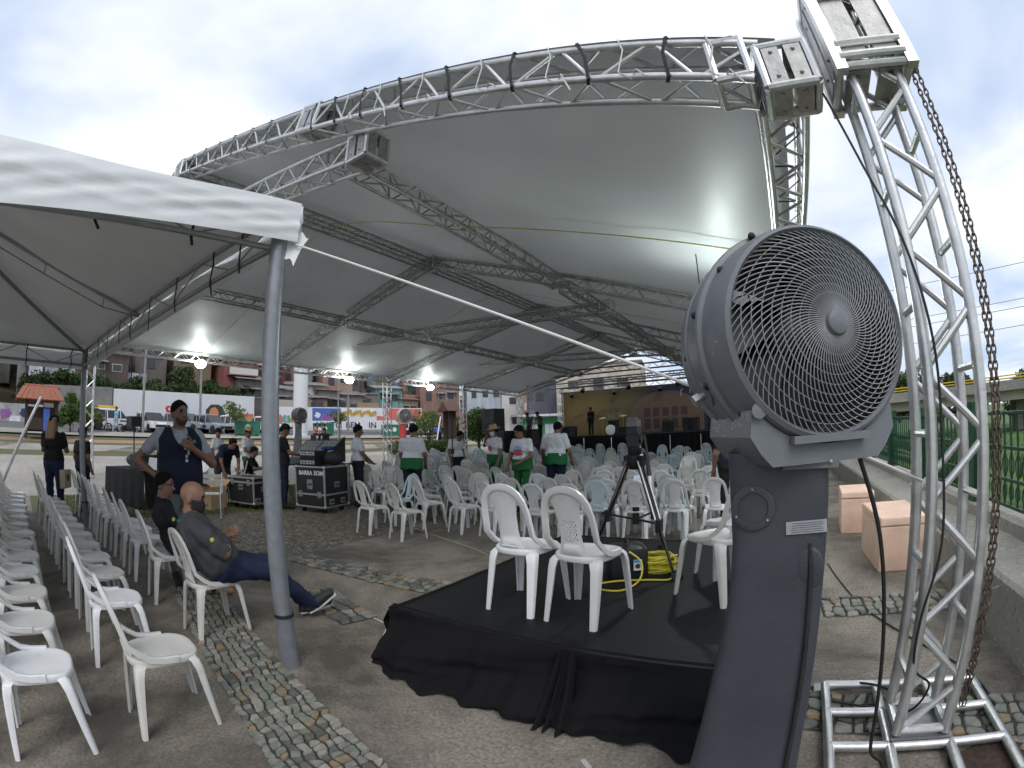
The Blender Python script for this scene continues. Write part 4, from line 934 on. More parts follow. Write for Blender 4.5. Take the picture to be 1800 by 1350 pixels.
def drape(xa, xb, ya, yb, out, seed, hang=0.26, name='skirt_cloth'):
    g = np.random.default_rng(seed); ph = g.uniform(0, 6.28, 8); L = math.hypot(xb - xa, yb - ya)
    def fn(s, t):
        px, py = lerp(xa, xb, s), lerp(ya, yb, s)
        w = s * L
        top = 0.02 * math.sin(w * 9 + ph[0])
        fl = hang * t ** 1.25 * (0.9 + 0.1 * math.sin(w * 3.1 + ph[1]))
        fold = (0.018 * math.sin(w * 22 + ph[2] + 2.0 * t) + 0.026 * math.sin(w * 8.5 + ph[3] - 1.4 * t) + 0.009 * math.sin(w * 47 + ph[4])) * t ** 0.7
        swag = 0.05 * math.sin(t * math.pi) * math.sin(5 * w + 6 * t + ph[5]) + 0.012 * math.sin(t * 26 + 6 * s + ph[6]) * t
        d = 0.006 + fl + fold + swag
        z = (DECK + 0.004) * (1 - t) + 0.004 + (0.012 + 0.012 * math.sin(w * 17 + ph[7])) * (t > 0.9)
        if t > 0.93: d += 0.02 * math.sin(w * 6 + ph[3]) * math.sin(w * 13.7)
        if t < 0.001: d = -0.04; z = DECK + 0.006
        return (px + out[0] * d, py + out[1] * d, z)
    b = MB(); b.grid(fn, 120, 26); return obj(name, b.mesh(name, [M_CLOTH], 180), plat, UP)
drape(X0 - 0.02, -0.99, Y0, Y0, (0, -1), 1)
drape(-1.02, X1, Y0 + 0.005, Y0 + 0.005, (0, -1), 5, 0.25)
drape(X0, X0, Y1, Y0 - 0.02, (-1, 0), 9, 0.12)
drape(X0, X1, Y1, Y1, (0, 1), 12, 0.10)
# gathered knot where the two cloths meet
b = MB()
def knot(s, t): 
    a = s * math.pi; r = 0.05 + 0.03 * t; return (-1.0 + (s - 0.5) * (0.10 + 0.10 * t) + 0.01 * math.sin(9 * s), Y0 - 0.01 - (0.05 + 0.22 * t ** 1.3) * (0.8 + 0.25 * math.sin(s * 19)), (DECK + 0.0) * (1 - t) + 0.008)
b.grid(knot, 16, 14); obj('gathered_cloth', b.mesh('gathered_cloth', [M_CLOTH], 180), plat, UP)

# ------------------------------------------------------------------ video tripod with fluid head
M_TRI = mat('tripod_black_anodised', (0.02, 0.02, 0.022), 0.4, 0.4, 0.3, 20)
M_TRIS = mat('tripod_silver_tube', (0.4, 0.4, 0.41), 0.35, 0.8, 0.1, 20)
tx, ty = -1.17, 3.78
tri = thing('video_tripod', 'tall black video tripod with fluid head and twin-tube legs on the platform', 'tripod', (tx, ty, DECK))
BOWL = Vector((0, 0, 0.94))
feet = [Vector((0.40, -0.31, 0)), Vector((-0.50, 0.26, 0)), Vector((0.10, 0.58, 0))]
for q, ft in enumerate(feet):
    top = BOWL + Vector((ft.x, ft.y, 0)).normalized() * 0.075 + Vector((0, 0, -0.05)); mid = top.lerp(ft, 0.56); side = Vector((-ft.y, ft.x, 0)).normalized() * 0.026
    b = MB(); b.tube([top + side, mid + side * 0.9], 0.0095, 8); b.tube([top - side, mid - side * 0.9], 0.0095, 8)
    leg = obj('leg', b.mesh('leg', [M_TRIS if q < 2 else M_TRI]), tri)
    b = MB(); b.tube([top + side * 2.0 * 0 + Vector((0, 0, -0.02)), mid], 0.008, 8); b.bar([mid + Vector((0, 0, 0.05)), mid + Vector((0, 0, -0.05))], 0.09, 0.045); b.tube([mid, ft + Vector((0, 0, 0.03))], [0.013, 0.011], 8)
    obj('lower_leg', b.mesh('lower_leg', [M_TRI]), leg)
    b = MB(); b.bar([ft + Vector((0, 0, 0.045)), ft + Vector((0, 0, 0.004))], [0.03, 0.06], [0.03, 0.06]); b.box(ft + Vector((0.03 * (1 if q == 0 else -1), 0.02, 0.02)), (0.07, 0.02, 0.03)); obj('foot', b.mesh('foot', [M_RUBBER], 30), leg)
b = MB(); hubp = Vector((0, 0, 0.40))
for ft in feet: b.bar([hubp, BOWL.lerp(ft, 0.57) * 1.0], 0.022, 0.014)
b.tube([hubp + Vector((0, 0, 0.05)), hubp - Vector((0, 0, 0.04))], 0.03, 12); b.tube([hubp + Vector((0, 0, 0.10)), Vector((0, 0, 0.47))], 0.03, 10); obj('spreader', b.mesh('spreader', [M_TRI]), tri)
b = MB(); b.lathe([(0.05, 0.82), (0.065, 0.85), (0.075, 0.90), (0.075, 0.935), (0.06, 0.945)], None, 24); 
for ft in feet:
    d = Vector((ft.x, ft.y, 0)).normalized(); b.box(BOWL + d * 0.078 + Vector((0, 0, -0.05)), (0.055, 0.055, 0.08), Matrix.Rotation(math.atan2(d.y, d.x), 4, 'Z'))
obj('bowl', b.mesh('bowl', [M_TRI], 40), tri)
b = MB(); b.lathe([(0.05, 0.94), (0.06, 0.96), (0.06, 1.0), (0.045, 1.01)], None, 20); b.box((0, 0, 1.06), (0.10, 0.085, 0.11)); b.tube([(-0.065, 0, 1.07), (0.065, 0, 1.07)], 0.038, 16); b.box((0, 0.0, 1.135), (0.09, 0.14, 0.035)); b.box((0, 0.01, 1.165), (0.085, 0.13, 0.02))
hd = obj('fluid_head', b.mesh('fluid_head', [M_TRI], 35), tri)
b = MB(); b.tube([(0.09, -0.02, 1.10), (0.115, -0.05, 1.0), (0.15, -0.12, 0.80)], 0.011, 8); b.tube([(0.125, -0.075, 0.94), (0.155, -0.13, 0.78)], 0.018, 10); obj('pan_handle', b.mesh('pan_handle', [M_TRI]), hd)
b = MB(); b.box((0, 0.0, 1.20), (0.085, 0.13, 0.055)); b.box((0, -0.03, 1.235), (0.07, 0.08, 0.02)); obj('quick_plate', b.mesh('quick_plate', [mat('grey_head_top', (0.12, 0.12, 0.125), 0.5)], 30), hd)
# equipment bag and coiled yellow cable
bag = thing('equipment_case', 'black equipment case with a blue and white sticker under the tripod', 'case', (-1.16, 3.50, DECK), R(28))
b = MB(); b.grid(lambda s, t: (0, 0, 0), 1, 1); b = MB()
b.sweep([(0, 0, 0.0), (0, 0, 0.03), (0, 0, 0.20), (0, 0, 0.235), (0, 0, 0.25)], [[(x * k, y * k) for x, y in ((-0.10, -0.15), (0.10, -0.15), (0.12, -0.13), (0.12, 0.13), (0.10, 0.15), (-0.10, 0.15), (-0.12, 0.13), (-0.12, -0.13))] for k in (0.92, 1.0, 1.0, 0.95, 0.75)], up=(1, 0, 0)); obj('shell', b.mesh('shell', [M_BLACK], 35), bag)
b = MB(); b.tube([(0, -0.07, 0.245), (0, -0.06, 0.29), (0, 0.06, 0.29), (0, 0.07, 0.245)], 0.011, 8); obj('handle', b.mesh('handle', [M_BLACK]), bag)
b = MB(); b.box((0.06, -0.152, 0.12), (0.065, 0.003, 0.085)); st = obj('sticker', b.mesh('sticker', [mat('white_sticker', (0.75, 0.8, 0.85), 0.5)], 0), bag)
b = MB(); b.box((0.06, -0.1545, 0.15), (0.06, 0.002, 0.022)); obj('sticker_band', b.mesh('sticker_band', [mat('blue_sticker', (0.08, 0.35, 0.6), 0.5)], 0), st)
b = MB(); b.lathe([(0.02, 0), (0.02, 0.002)], frame_z((0.06, -0.1535, 0.112), (0, -1, 0)), 16); obj('sticker_disc', b.mesh('sticker_disc', [mat('dark_sticker', (0.05, 0.06, 0.06), 0.5)], 0), st)
M_YEL = mat('yellow_cable_jacket', (0.62, 0.55, 0.045), 0.45, 0, 0.1, 12)
pts = []; rc = random.Random(4); c0 = Vector((-0.955, 3.66, DECK))
for i in range(14 * 20):
    t = i / 20; a = 2 * math.pi * t; r = 0.125 + 0.03 * math.sin(t * 2.3) + 0.012 * math.sin(a * 2 + t); z = 0.014 + 0.0085 * t + 0.018 * math.sin(a + t * 1.7) ** 2
    pts.append(c0 + Vector((r * 1.05 * math.cos(a) + 0.02 * math.sin(t), r * math.sin(a) + 0.02 * math.cos(1.3 * t), z)))
end = [pts[-1] + Vector((0.02, -0.05, -0.02)), Vector((-0.93, 3.40, DECK + 0.05)), Vector((-1.02, 3.25, DECK + 0.10)), Vector((-1.12, 3.30, DECK + 0.20)), Vector((-1.13, 3.38, DECK + 0.24))]
b = MB(); b.tube(pts, 0.0078, 6); coil = obj('cable_coil', b.mesh('cable_coil', [M_YEL]), label='coil of bright yellow cable lying on the platform behind the tripod', cat='cable')
cable('loose_cable', [(-1.08, 3.32, DECK + 0.24), (-0.98, 3.30, DECK + 0.17), (-0.97, 3.22, DECK + 0.06), (-1.06, 3.10, DECK + 0.012), (-1.22, 3.08, DECK + 0.01), (-1.28, 3.18, DECK + 0.01), (-1.15, 3.30, DECK + 0.012), (-0.95, 3.38, DECK + 0.012), (-0.80, 3.42, DECK + 0.012), (-0.80, 3.55, DECK + 0.02)], 0.0075, M_YEL, 'loose yellow cable loop in front of the equipment case')
cable('ground_cable', [(-2.3, 4.2, 0.006), (-3.0, 4.55, 0.006), (-3.7, 4.95, 0.006), (-4.6, 5.3, 0.006), (-5.4, 5.6, 0.006)], 0.007, mat('cream_cable', (0.45, 0.4, 0.3), 0.6), 'pale cable lying straight across the paving left of the platform')
cable('ground_string', [(-2.36, 2.0, 0.006), (-2.55, 2.2, 0.008), (-2.75, 2.45, 0.006), (-2.95, 2.5, 0.007)], 0.004, M_ROPE, 'short white string on the paving at the platform corner', 'string')
b = MB(); b.box((0, 0, 0.006), (0.07, 0.025, 0.012)); b.box((0.05, 0.004, 0.005), (0.04, 0.012, 0.006)); obj('litter_scrap', b.mesh('litter_scrap', [mat('grey_litter', (0.45, 0.44, 0.42), 0.7)], 30), None, Matrix.Translation((-0.72, 1.70, 0)) @ Matrix.Rotation(R(-40), 4, 'Z'), 'small crumpled pale scrap of litter in front of the platform skirt', 'litter')

# ------------------------------------------------------------------ foam boxes by the wall
M_FOAM = mat('peach_foam', (0.86, 0.60, 0.46), 0.8, 0, 0.12, 5, bump=0.35, bscale=120, detail=10)
def foam_box(c, rz, w, d, h, label):
    t = thing('foam_box', label, 'foam box', c, rz, 'peach foam boxes by the wall')
    b = MB(); b.box((0, 0, h * 0.42), (w, d, h * 0.84), taper=1.03); bm = obj('body', b.mesh('body', [M_FOAM], 60, bevel=0.015), t)
    b = MB(); b.box((0, 0, h * 0.925), (w * 1.05, d * 1.05, h * 0.16), taper=0.98); obj('lid', b.mesh('lid', [M_FOAM], 60, bevel=0.02), t)
    for o in (bm,): 
        pass
    return t
foam_box((1.28, 5.32, 0), R(2), 0.52, 0.92, 0.54, 'nearer peach foam box with lid standing by the wall')
foam_box((1.10, 6.95, 0), R(-4), 0.44, 0.72, 0.55, 'farther peach foam box with lid standing by the wall')
# ------------------------------------------------------------------ parapet wall and green railing on the right
M_PARA = ground_mat('painted_parapet', (0.36, 0.345, 0.30), (0.43, 0.41, 0.36), (0.27, 0.255, 0.22), s1=0.8, s2=9, bump=0.2, dark_amt=0.6)
wall = thing('parapet_wall', 'low beige concrete parapet wall along the right side carrying the green railing', 'wall', (1.9, 10, 0))
b = MB(); prof = [(1.60, -0.62), (1.60, 0.40), (1.63, 0.43), (2.02, 0.50), (2.02, 0.60), (2.30, 0.60), (2.30, -0.62)]
b.prism([(x, z) for x, z in prof], 56, Matrix(((1, 0, 0, 0), (0, 0, 1, -6), (0, 1, 0, 0), (0, 0, 0, 1)))); obj('wall_body', b.mesh('wall_body', [M_PARA], 25), wall, unplace(wall))
M_GREEN = mat('green_railing_paint', (0.007, 0.062, 0.026), 0.45, 0.0, 0.2, 8)
fence = thing('green_railing', 'dark green steel railing with ornamental bars on the parapet wall', 'fence', (2.16, 10, 0.6))
UF = unplace(fence); ZF0, ZF1 = 0.60, 1.52
post_me = MB(); post_me.box((0, 0, 0.47), (0.16, 0.16, 0.94)); post_me.box((0, 0, 0.95), (0.18, 0.18, 0.03)); post_me = post_me.mesh('post', [M_GREEN], 30)
bar_me = MB(); bar_me.tube([(0, 0, 0.06), (0, 0, 0.86)], 0.011, 6)
for s in (-1, 1):
    bar_me.tube([(0, 0.0, 0.30), (0, s * 0.045, 0.36), (0, s * 0.05, 0.44), (0, 0.0, 0.52), (0, -s * 0.0, 0.54)], 0.007, 5)
    bar_me.tube([(0, 0.0, 0.10), (0, s * 0.04, 0.15), (0, s * 0.04, 0.21), (0, 0.0, 0.26)], 0.007, 5)
bar_me = bar_me.mesh('bar', [M_GREEN])
v = 1.0
while v < 30:
    obj('post', post_me, fence, UF @ Matrix.Translation((2.16, v, ZF0)))
    for k in range(1, 15):
        if v + k * 0.135 < 22: obj('bar', bar_me, fence, UF @ Matrix.Translation((2.16, v + k * 0.135, ZF0)))
    for z in (0.06, 0.28, 0.55, 0.84):
        b = MB(); b.bar([(2.16, v + 0.08, ZF0 + z), (2.16, v + 1.95, ZF0 + z)], 0.03, 0.03); obj('rail', b.mesh('rail', [M_GREEN], 30), fence, UF)
    v += 2.03
b = MB(); b.tube([(1.6, 3.2, 0.36), (1.55, 3.22, 0.34), (1.55, 3.26, 0.22), (1.58, 3.3, 0.18), (1.62, 3.34, 0.22), (1.6, 3.36, 0.30)], 0.005, 6); obj('hook', b.mesh('hook', [M_STEEL]), wall, unplace(wall))

# ------------------------------------------------------------------ what lies beyond the railing
M_LEAF = [mat('leaf_%s' % n, c, 0.55, 0, 0.5, 2.0, trans=0.25, col2=c2) for n, c, c2 in (('deep', (0.025, 0.055, 0.014), (0.06, 0.10, 0.025)), ('mid', (0.045, 0.09, 0.02), (0.10, 0.16, 0.035)), ('light', (0.08, 0.13, 0.03), (0.15, 0.20, 0.05)))]
M_BARK = mat('tree_bark', (0.10, 0.08, 0.06), 0.9, 0, 0.4, 15, bump=0.6, bscale=30)
def crown_mesh(name, clumps, n, size, m, seed):
    g = np.random.default_rng(seed); C = np.array([c[:3] for c in clumps]); Rr = np.array([c[3] for c in clumps]); w = Rr ** 2; idx = g.choice(len(C), n, p=w / w.sum())
    d = g.normal(size=(n, 3)); d /= np.linalg.norm(d, axis=1, keepdims=True); r = Rr[idx] * (0.45 + 0.55 * g.random(n) ** 0.5) ; d[:, 2] *= 0.8
    c = C[idx] + d * r[:, None]; a = g.normal(size=(n, 3)); a /= np.linalg.norm(a, axis=1, keepdims=True); bb = np.cross(a, g.normal(size=(n, 3))); bb /= np.linalg.norm(bb, axis=1, keepdims=True)
    s = size * g.uniform(0.6, 1.3, n)[:, None]; vs = np.empty((n * 4, 3)); vs[0::4] = c - a * s; vs[1::4] = c - bb * s * 0.45; vs[2::4] = c + a * s; vs[3::4] = c + bb * s * 0.45
    me = bpy.data.meshes.new(name); me.from_pydata(vs.tolist(), [], [(4 * i, 4 * i + 1, 4 * i + 2, 4 * i + 3) for i in range(n)]); me.materials.append(m); return me
def tree(loc, h, r, label, leaf=1, n=2600, size=0.12, seed=1, name='tree', trunk=0.4, group=None, cat='tree', squash=0.8, kclumps=9):
    g = random.Random(seed); t = thing(name, label, cat, loc, 0, group); b = MB(); zt = h * trunk
    b.tube([(0, 0, -0.1), (0.03 * h * 0.3, 0, zt * 0.5), (0, 0.02, zt), (0.02, 0, h * 0.75)], [0.035 * h ** 0.8, 0.028 * h ** 0.8, 0.02 * h ** 0.8, 0.006 * h], 8); cl = []
    zc = zt + (h - zt) * 0.5
    for k in range(kclumps):
        a = 2 * math.pi * k / kclumps + g.uniform(-0.4, 0.4); q = r * g.uniform(0.25, 0.68); z = zc + g.uniform(-0.34, 0.36) * (h - zt)
        p = (q * math.cos(a), q * math.sin(a), z); cl.append((*p, r * g.uniform(0.30, 0.5))); b.tube([(0, 0, zt * 0.9), (p[0] * 0.5, p[1] * 0.5, lerp(zt, z, 0.7)), p], [0.014 * h, 0.009 * h, 0.003 * h], 5)
    cl.append((0, 0, h - r * 0.3, r * 0.4))
    obj('trunk', b.mesh('trunk', [M_BARK]), t); obj('crown', crown_mesh('crown', cl, n, size, M_LEAF[leaf], seed), t)
    return t
M_OVER = ground_mat('overpass_concrete', (0.30, 0.28, 0.25), (0.36, 0.34, 0.31), (0.22, 0.21, 0.19), s1=0.2, s2=3, bump=0.1)
over = thing('overpass', 'concrete overpass with yellow handrail crossing beyond the green railing', 'overpass', (16, 38, -0.6))
UO = unplace(over)
OA, OB = Vector((-6, 46, 0)), Vector((60, 17.5, 0)); od = (OB - OA).normalized(); on = Vector((-od.y, od.x, 0))
def oz(s): return 1.95 + 0.25 * math.sin(s * 3.1)
for nm, z0, z1, off, wd, m in (('girder', -0.55, 0.15, 0.8, 7, mat('overpass_girder', (0.42, 0.38, 0.33), 0.85, 0, 0.12, 0.5)), ('deck_edge', 0.15, 0.85, 0.0, 8.6, M_OVER)):
    b = MB(); vs = []; n = 24
    for i in range(n + 1):
        s = i / n; p = OA.lerp(OB, s); z = oz(s)
        for q, zz in ((off, z0), (off + wd, z0), (off + wd, z1), (off, z1)): vs.append(p + on * q + Vector((0, 0, z + zz)))
    b.add(vs, [(i * 4 + q, i * 4 + (q + 1) % 4, (i + 1) * 4 + (q + 1) % 4, (i + 1) * 4 + q) for i in range(n) for q in range(4)] + [(0, 1, 2, 3), (n * 4, n * 4 + 1, n * 4 + 2, n * 4 + 3)]); obj(nm, b.mesh(nm, [m], 30), over, UO)
M_YP = mat('yellow_rail_paint', (0.62, 0.42, 0.03), 0.5)
for zz in (0.98, 1.18):
    b = MB(); b.tube([OA.lerp(OB, i / 24) + on * 0.15 + Vector((0, 0, oz(i / 24) + zz)) for i in range(25)], 0.05, 6); obj('handrail', b.mesh('handrail', [M_YP]), over, UO)
for i in range(9):
    s = 0.05 + i * 0.11; p = OA.lerp(OB, s); b = MB(); b.box((p.x + on.x * 4, p.y + on.y * 4, (oz(s) - 0.5 - 0.62) / 2), (1.0, 1.0, oz(s) + 0.1)); obj('pier', b.mesh('pier', [M_OVER], 30), over, UO)
    b = MB(); b.box(p + on * 0.5 + Vector((0, 0, oz(s) + 1.05)), (0.12, 0.12, 0.5)); obj('lamp_stub', b.mesh('lamp_stub', [M_OVER], 30), over, UO)
tl = [((9.5, 50, -0.6), 6.2, 4.0, 'broad dark tree behind the overpass just right of the fan'), ((14.5, 52, -0.6), 5.6, 3.6, 'rounded green tree behind the overpass seen between the tower chords'), ((20, 50, -0.6), 5.0, 3.4, 'low green tree behind the overpass right of the tower'), ((3.5, 52, -0.6), 5.0, 3.2, 'dark tree behind the overpass hidden by the fan'), ((27, 47, -0.6), 4.6, 3.2, 'low tree behind the overpass near the right picture edge')]
for i, (p, h, r, lab) in enumerate(tl): tree(p, h, r, lab, leaf=i % 2, n=5000, size=0.22, seed=20 + i, trunk=0.25, group='trees beyond the overpass', kclumps=12)
# lawn and small things seen through the railing
obj('grass', (lambda: blades('grass', 30000, lambda: (random.uniform(2.6, 22), random.uniform(0, 30)), 0.16, mat('lawn_blade', (0.06, 0.13, 0.02), 0.7, 0, 0.5, 3, col2=(0.12, 0.20, 0.04)), -0.62))(), kind='stuff', label='green lawn beyond the railing on the right', cat='grass')
for i, (x, y, s, c, lab) in enumerate(((11.2, 13.2, 0.9, (0.7, 0.72, 0.75), 'white bin on the lawn beyond the railing'), (9.6, 12.6, 0.75, (0.05, 0.16, 0.5), 'blue bin on the lawn beyond the railing'), (13.5, 14.5, 1.0, (0.75, 0.76, 0.78), 'tall white bin on the lawn farther beyond the railing'))):
    t = thing('bin', lab, 'bin', (x, y, -0.62), 0.3 * i); b = MB(); b.lathe([(0.30 * s, 0), (0.36 * s, 0.9 * s), (0.38 * s, 0.92 * s), (0.38 * s, 0.98 * s)], None, 14); obj('body', b.mesh('body', [mat('bin_%d' % i, c, 0.5)], 40), t)
    b = MB(); b.lathe([(0.40 * s, 0.98 * s), (0.38 * s, 1.04 * s), (0.1 * s, 1.10 * s)], None, 14); obj('lid', b.mesh('lid', [mat('bin_%d' % i, c, 0.5)], 40), t)
for i, (x, y) in enumerate(((4.4, 12), (6.0, 9.5), (5.2, 16), (8.0, 18), (9.5, 9.0), (12.5, 10.0))):
    tree((x, y, -0.62), 1.5 + 0.4 * (i % 3), 0.9, ('round clipped shrub beyond the railing, %s from the stage end' % ORD[i]), leaf=1 + i % 2, n=1600, size=0.08, seed=60 + i, name='shrub', trunk=0.12, cat='shrub', group='shrubs beyond the railing')
# power lines in the sky
M_WIRE = mat('power_line', (0.10, 0.10, 0.11), 0.6)
for i, (z0, z1) in enumerate(((13.2, 15.6), (12.2, 14.3), (17.5, 19.5), (10.0, 12.2))):
    cable('power_line', [(-10, 78, z0), (12, 70, z0 + 0.1), (40, 58, z0 + 0.5), (75, 40, z1 - 1.2)], 0.035, M_WIRE, 'thin overhead power line in the right sky, %s' % ('second highest', 'third highest', 'highest of four', 'lowest of four')[i], 'power line', n=4)
cable('power_line', [(-60, -20, 32), (-40, 10, 23.5), (-22, 34, 17.5)], 0.03, M_WIRE, 'thin overhead line crossing the sky above the white tent', 'power line', n=4)
# ------------------------------------------------------------------ stage at the far end
M_SKIRT = mat('stage_black_skirt', (0.006, 0.006, 0.0065), 0.9, 0, 0.3, 3)
stage = thing('concert_stage', 'black concert stage deck in front of the printed backdrop', 'stage', (-8, 27.5, 0))
US = unplace(stage); SZ = 1.25
b = MB(); b.box((-7.6, 27.9, SZ - 0.06), (13.6, 5.0, 0.12)); obj('deck', b.mesh('deck', [M_DECK], 30), stage, US)
for k in range(8):
    b = MB(); x = -14.3 + 1.7 * k; b.grid(lambda s, t, x=x: (x + 1.68 * s, 25.38 + 0.04 * math.sin(s * 30), (SZ - 0.125) * t + 0.01), 24, 2); obj('skirt_panel', b.mesh('skirt_panel', [M_SKIRT], 180), stage, US)
# printed backdrop: flat print on a frame
back = thing('stage_backdrop', 'wide printed backdrop in gold and navy with a theatre facade and white lettering', 'backdrop', (-8.2, 30.0, SZ))
UBK = unplace(back)
def backdrop_mat():
    m = bpy.data.materials.new('backdrop_print'); m.use_nodes = True; nt = m.node_tree; bs = nt.nodes['Principled BSDF']; L = nt.links.new; bs.inputs['Roughness'].default_value = 0.55
    t = nt.nodes.new('ShaderNodeTexCoord'); sp = nt.nodes.new('ShaderNodeSeparateXYZ'); L(t.outputs['Object'], sp.inputs[0])
    mr = nt.nodes.new('ShaderNodeMapRange'); mr.inputs[1].default_value = -14; mr.inputs[2].default_value = -2; L(sp.outputs[0], mr.inputs[0])
    nz = nt.nodes.new('ShaderNodeTexNoise'); nz.inputs['Scale'].default_value = 0.5; L(t.outputs['Object'], nz.inputs['Vector']); ad = nt.nodes.new('ShaderNodeMath'); ad.operation = 'MULTIPLY_ADD'; ad.inputs[1].default_value = 0.22; L(nz.outputs['Fac'], ad.inputs[0]); L(mr.outputs[0], ad.inputs[2])
    rp = nt.nodes.new('ShaderNodeValToRGB'); e = rp.color_ramp.elements; e[0].position = 0.10; e[0].color = (0.14, 0.092, 0.028, 1); e[1].position = 0.85; e[1].color = (0.012, 0.02, 0.05, 1)
    for p, c in ((0.30, (0.15, 0.11, 0.035, 1)), (0.48, (0.10, 0.087, 0.038, 1)), (0.62, (0.03, 0.032, 0.04, 1))): q = e.new(p); q.color = c
    L(ad.outputs[0], rp.inputs[0]); L(rp.outputs[0], bs.inputs['Base Color']); return m
b = MB(); b.box((-8.2, 30.04, 2.78), (12.6, 0.05, 3.06)); obj('printed_panel', b.mesh('printed_panel', [backdrop_mat()], 0), back, UBK)
M_FAC = mat('print_facade', (0.115, 0.075, 0.055), 0.6, 0, 0.12, 2); M_FACW = mat('print_dark_window', (0.05, 0.03, 0.03), 0.6); M_PRW = mat('print_white', (0.20, 0.19, 0.16), 0.6); M_PRL = mat('print_lilac', (0.26, 0.3, 0.4), 0.6)
YB = 30.01
def flat(root, U, poly, y, m, name, th=0.004):
    b = MB(); b.prism(poly, th, Matrix(((1, 0, 0, 0), (0, 0, -1, y), (0, 1, 0, 0), (0, 0, 0, 1)))); return obj(name, b.mesh(name, [m], 0), root, U)
flat(back, UBK, [(-9.6, 1.3), (-4.6, 1.3), (-4.6, 3.05), (-9.6, 3.05)], YB, M_FAC, 'facade_print')
arc = [(-9.0, 3.06)] + [(-7.1 + 1.9 * math.cos(a), 3.06 + 0.85 * math.sin(a)) for a in np.linspace(math.pi, 0, 14)]
flat(back, UBK, arc, YB, M_FAC, 'gable_print')
for k in range(5):
    for z0, z1 in ((1.5, 2.15), (2.3, 2.85)):
        x = -8.55 + 0.62 * k; flat(back, UBK, [(x, z0), (x + 0.42, z0), (x + 0.42, z1), (x, z1)], YB - 0.006, M_FACW, 'window_print')
me = text_mesh('backdrop_lettering', 'Manaus', 0.52, M_PRL, 0.002); obj('logo_lettering', me, back, UBK @ Matrix.Translation((-4.7, YB - 0.006, 3.72)) @ Matrix.Rotation(R(90), 4, 'X'))
b = MB(); b.tube([(-6.0, YB - 0.006, 3.5), (-6.05, YB - 0.006, 3.75), (-5.9, YB - 0.006, 3.95)], 0.05, 6); obj('logo_mark', b.mesh('logo_mark', [M_PRL]), back, UBK)
b = MB(); b.lathe([(0.12, 0), (0.2, 0), (0.2, 0.004), (0.12, 0.004)], frame_z((-2.9, YB - 0.006, 3.85), (0, -1, 0)), 20); b.box((-2.75, YB - 0.006, 3.35), (1.0, 0.004, 0.04)); obj('logo_ring', b.mesh('logo_ring', [M_PRL], 0), back, UBK)
me = text_mesh('script_lettering', 'ANOS', 0.5, M_PRW, 0.002, 0.008); obj('script_lettering', me, back, UBK @ Matrix.Translation((-10.75, YB - 0.006, 2.42)) @ Matrix.Rotation(R(-7), 4, 'Y') @ Matrix.Rotation(R(90), 4, 'X'))
b = MB()
for k in range(9):
    x = -12.3 + 0.13 * k; z = 2.5 + 0.12 * math.sin(k * 2.1); b.bar([(x, YB - 0.008, z - 0.2), (x + 0.05, YB - 0.008, z + 0.22), (x + 0.11, YB - 0.008, z - 0.1)], 0.04, 0.006)
for k in range(7):
    x = -11.6 + 0.2 * k; b.bar([(x, YB - 0.008, 2.78), (x + 0.08, YB - 0.008, 3.0), (x + 0.16, YB - 0.008, 2.85)], 0.035, 0.006)
obj('script_strokes', b.mesh('script_strokes', [M_PRW], 0), back, UBK, kind='stuff')
for pts in (((-13.7, 1.6), (-13.7, 2.5), (-12.8, 2.72)), ((-10.3, 2.15), (-9.75, 2.3), (-9.75, 3.1))):
    b = MB(); b.bar([(x, YB - 0.006, z) for x, z in pts], 0.035, 0.01); obj('frame_stroke', b.mesh('frame_stroke', [mat('print_dim_white', (0.15, 0.14, 0.10), 0.6)], 0), back, UBK)
# stage frame: goal-post trusses above the deck with lamps
rig = thing('stage_rig', 'dark truss rig with hanging lamps above the stage', 'truss rig', (-8, 28, 0))
M_RIG = mat('dark_rig_metal', (0.16, 0.16, 0.165), 0.5, 0.6, 0.2, 10)
for (y, z, m) in ((26.0, 5.05, M_RIG), (28.0, 4.55, M_RIG), (29.7, 4.38, M_RIG)): truss(rig, 'rig_truss', (-14.4, y, z), (-0.4, y, z + 0.05), size=0.3, step=0.42, m=m)
for x, y in ((-14.5, 25.5), (-14.5, 29.8), (-0.6, 29.8)): truss(rig, 'rig_leg', (x, y, 0), (x, y, 4.5), size=0.3, m=M_ALU)
for k in range(8):
    x, y, z = -13.5 + 1.55 * k, (28.0 if k % 2 else 29.7), (4.25 if k % 2 else 4.1); b = MB(); Mx = frame_z((x, y - 0.1, z - 0.12), (0.1, -0.8, -0.6)); b.lathe([(0.10, -0.22), (0.13, -0.1), (0.15, 0.1), (0.14, 0.11), (0.12, 0.08)], Mx, 12); b.tube([(x, y, z + 0.15), (x, y - 0.05, z - 0.05)], 0.03, 6); obj('stage_lamp', b.mesh('stage_lamp', [M_BLACKM], 40), rig, unplace(rig))
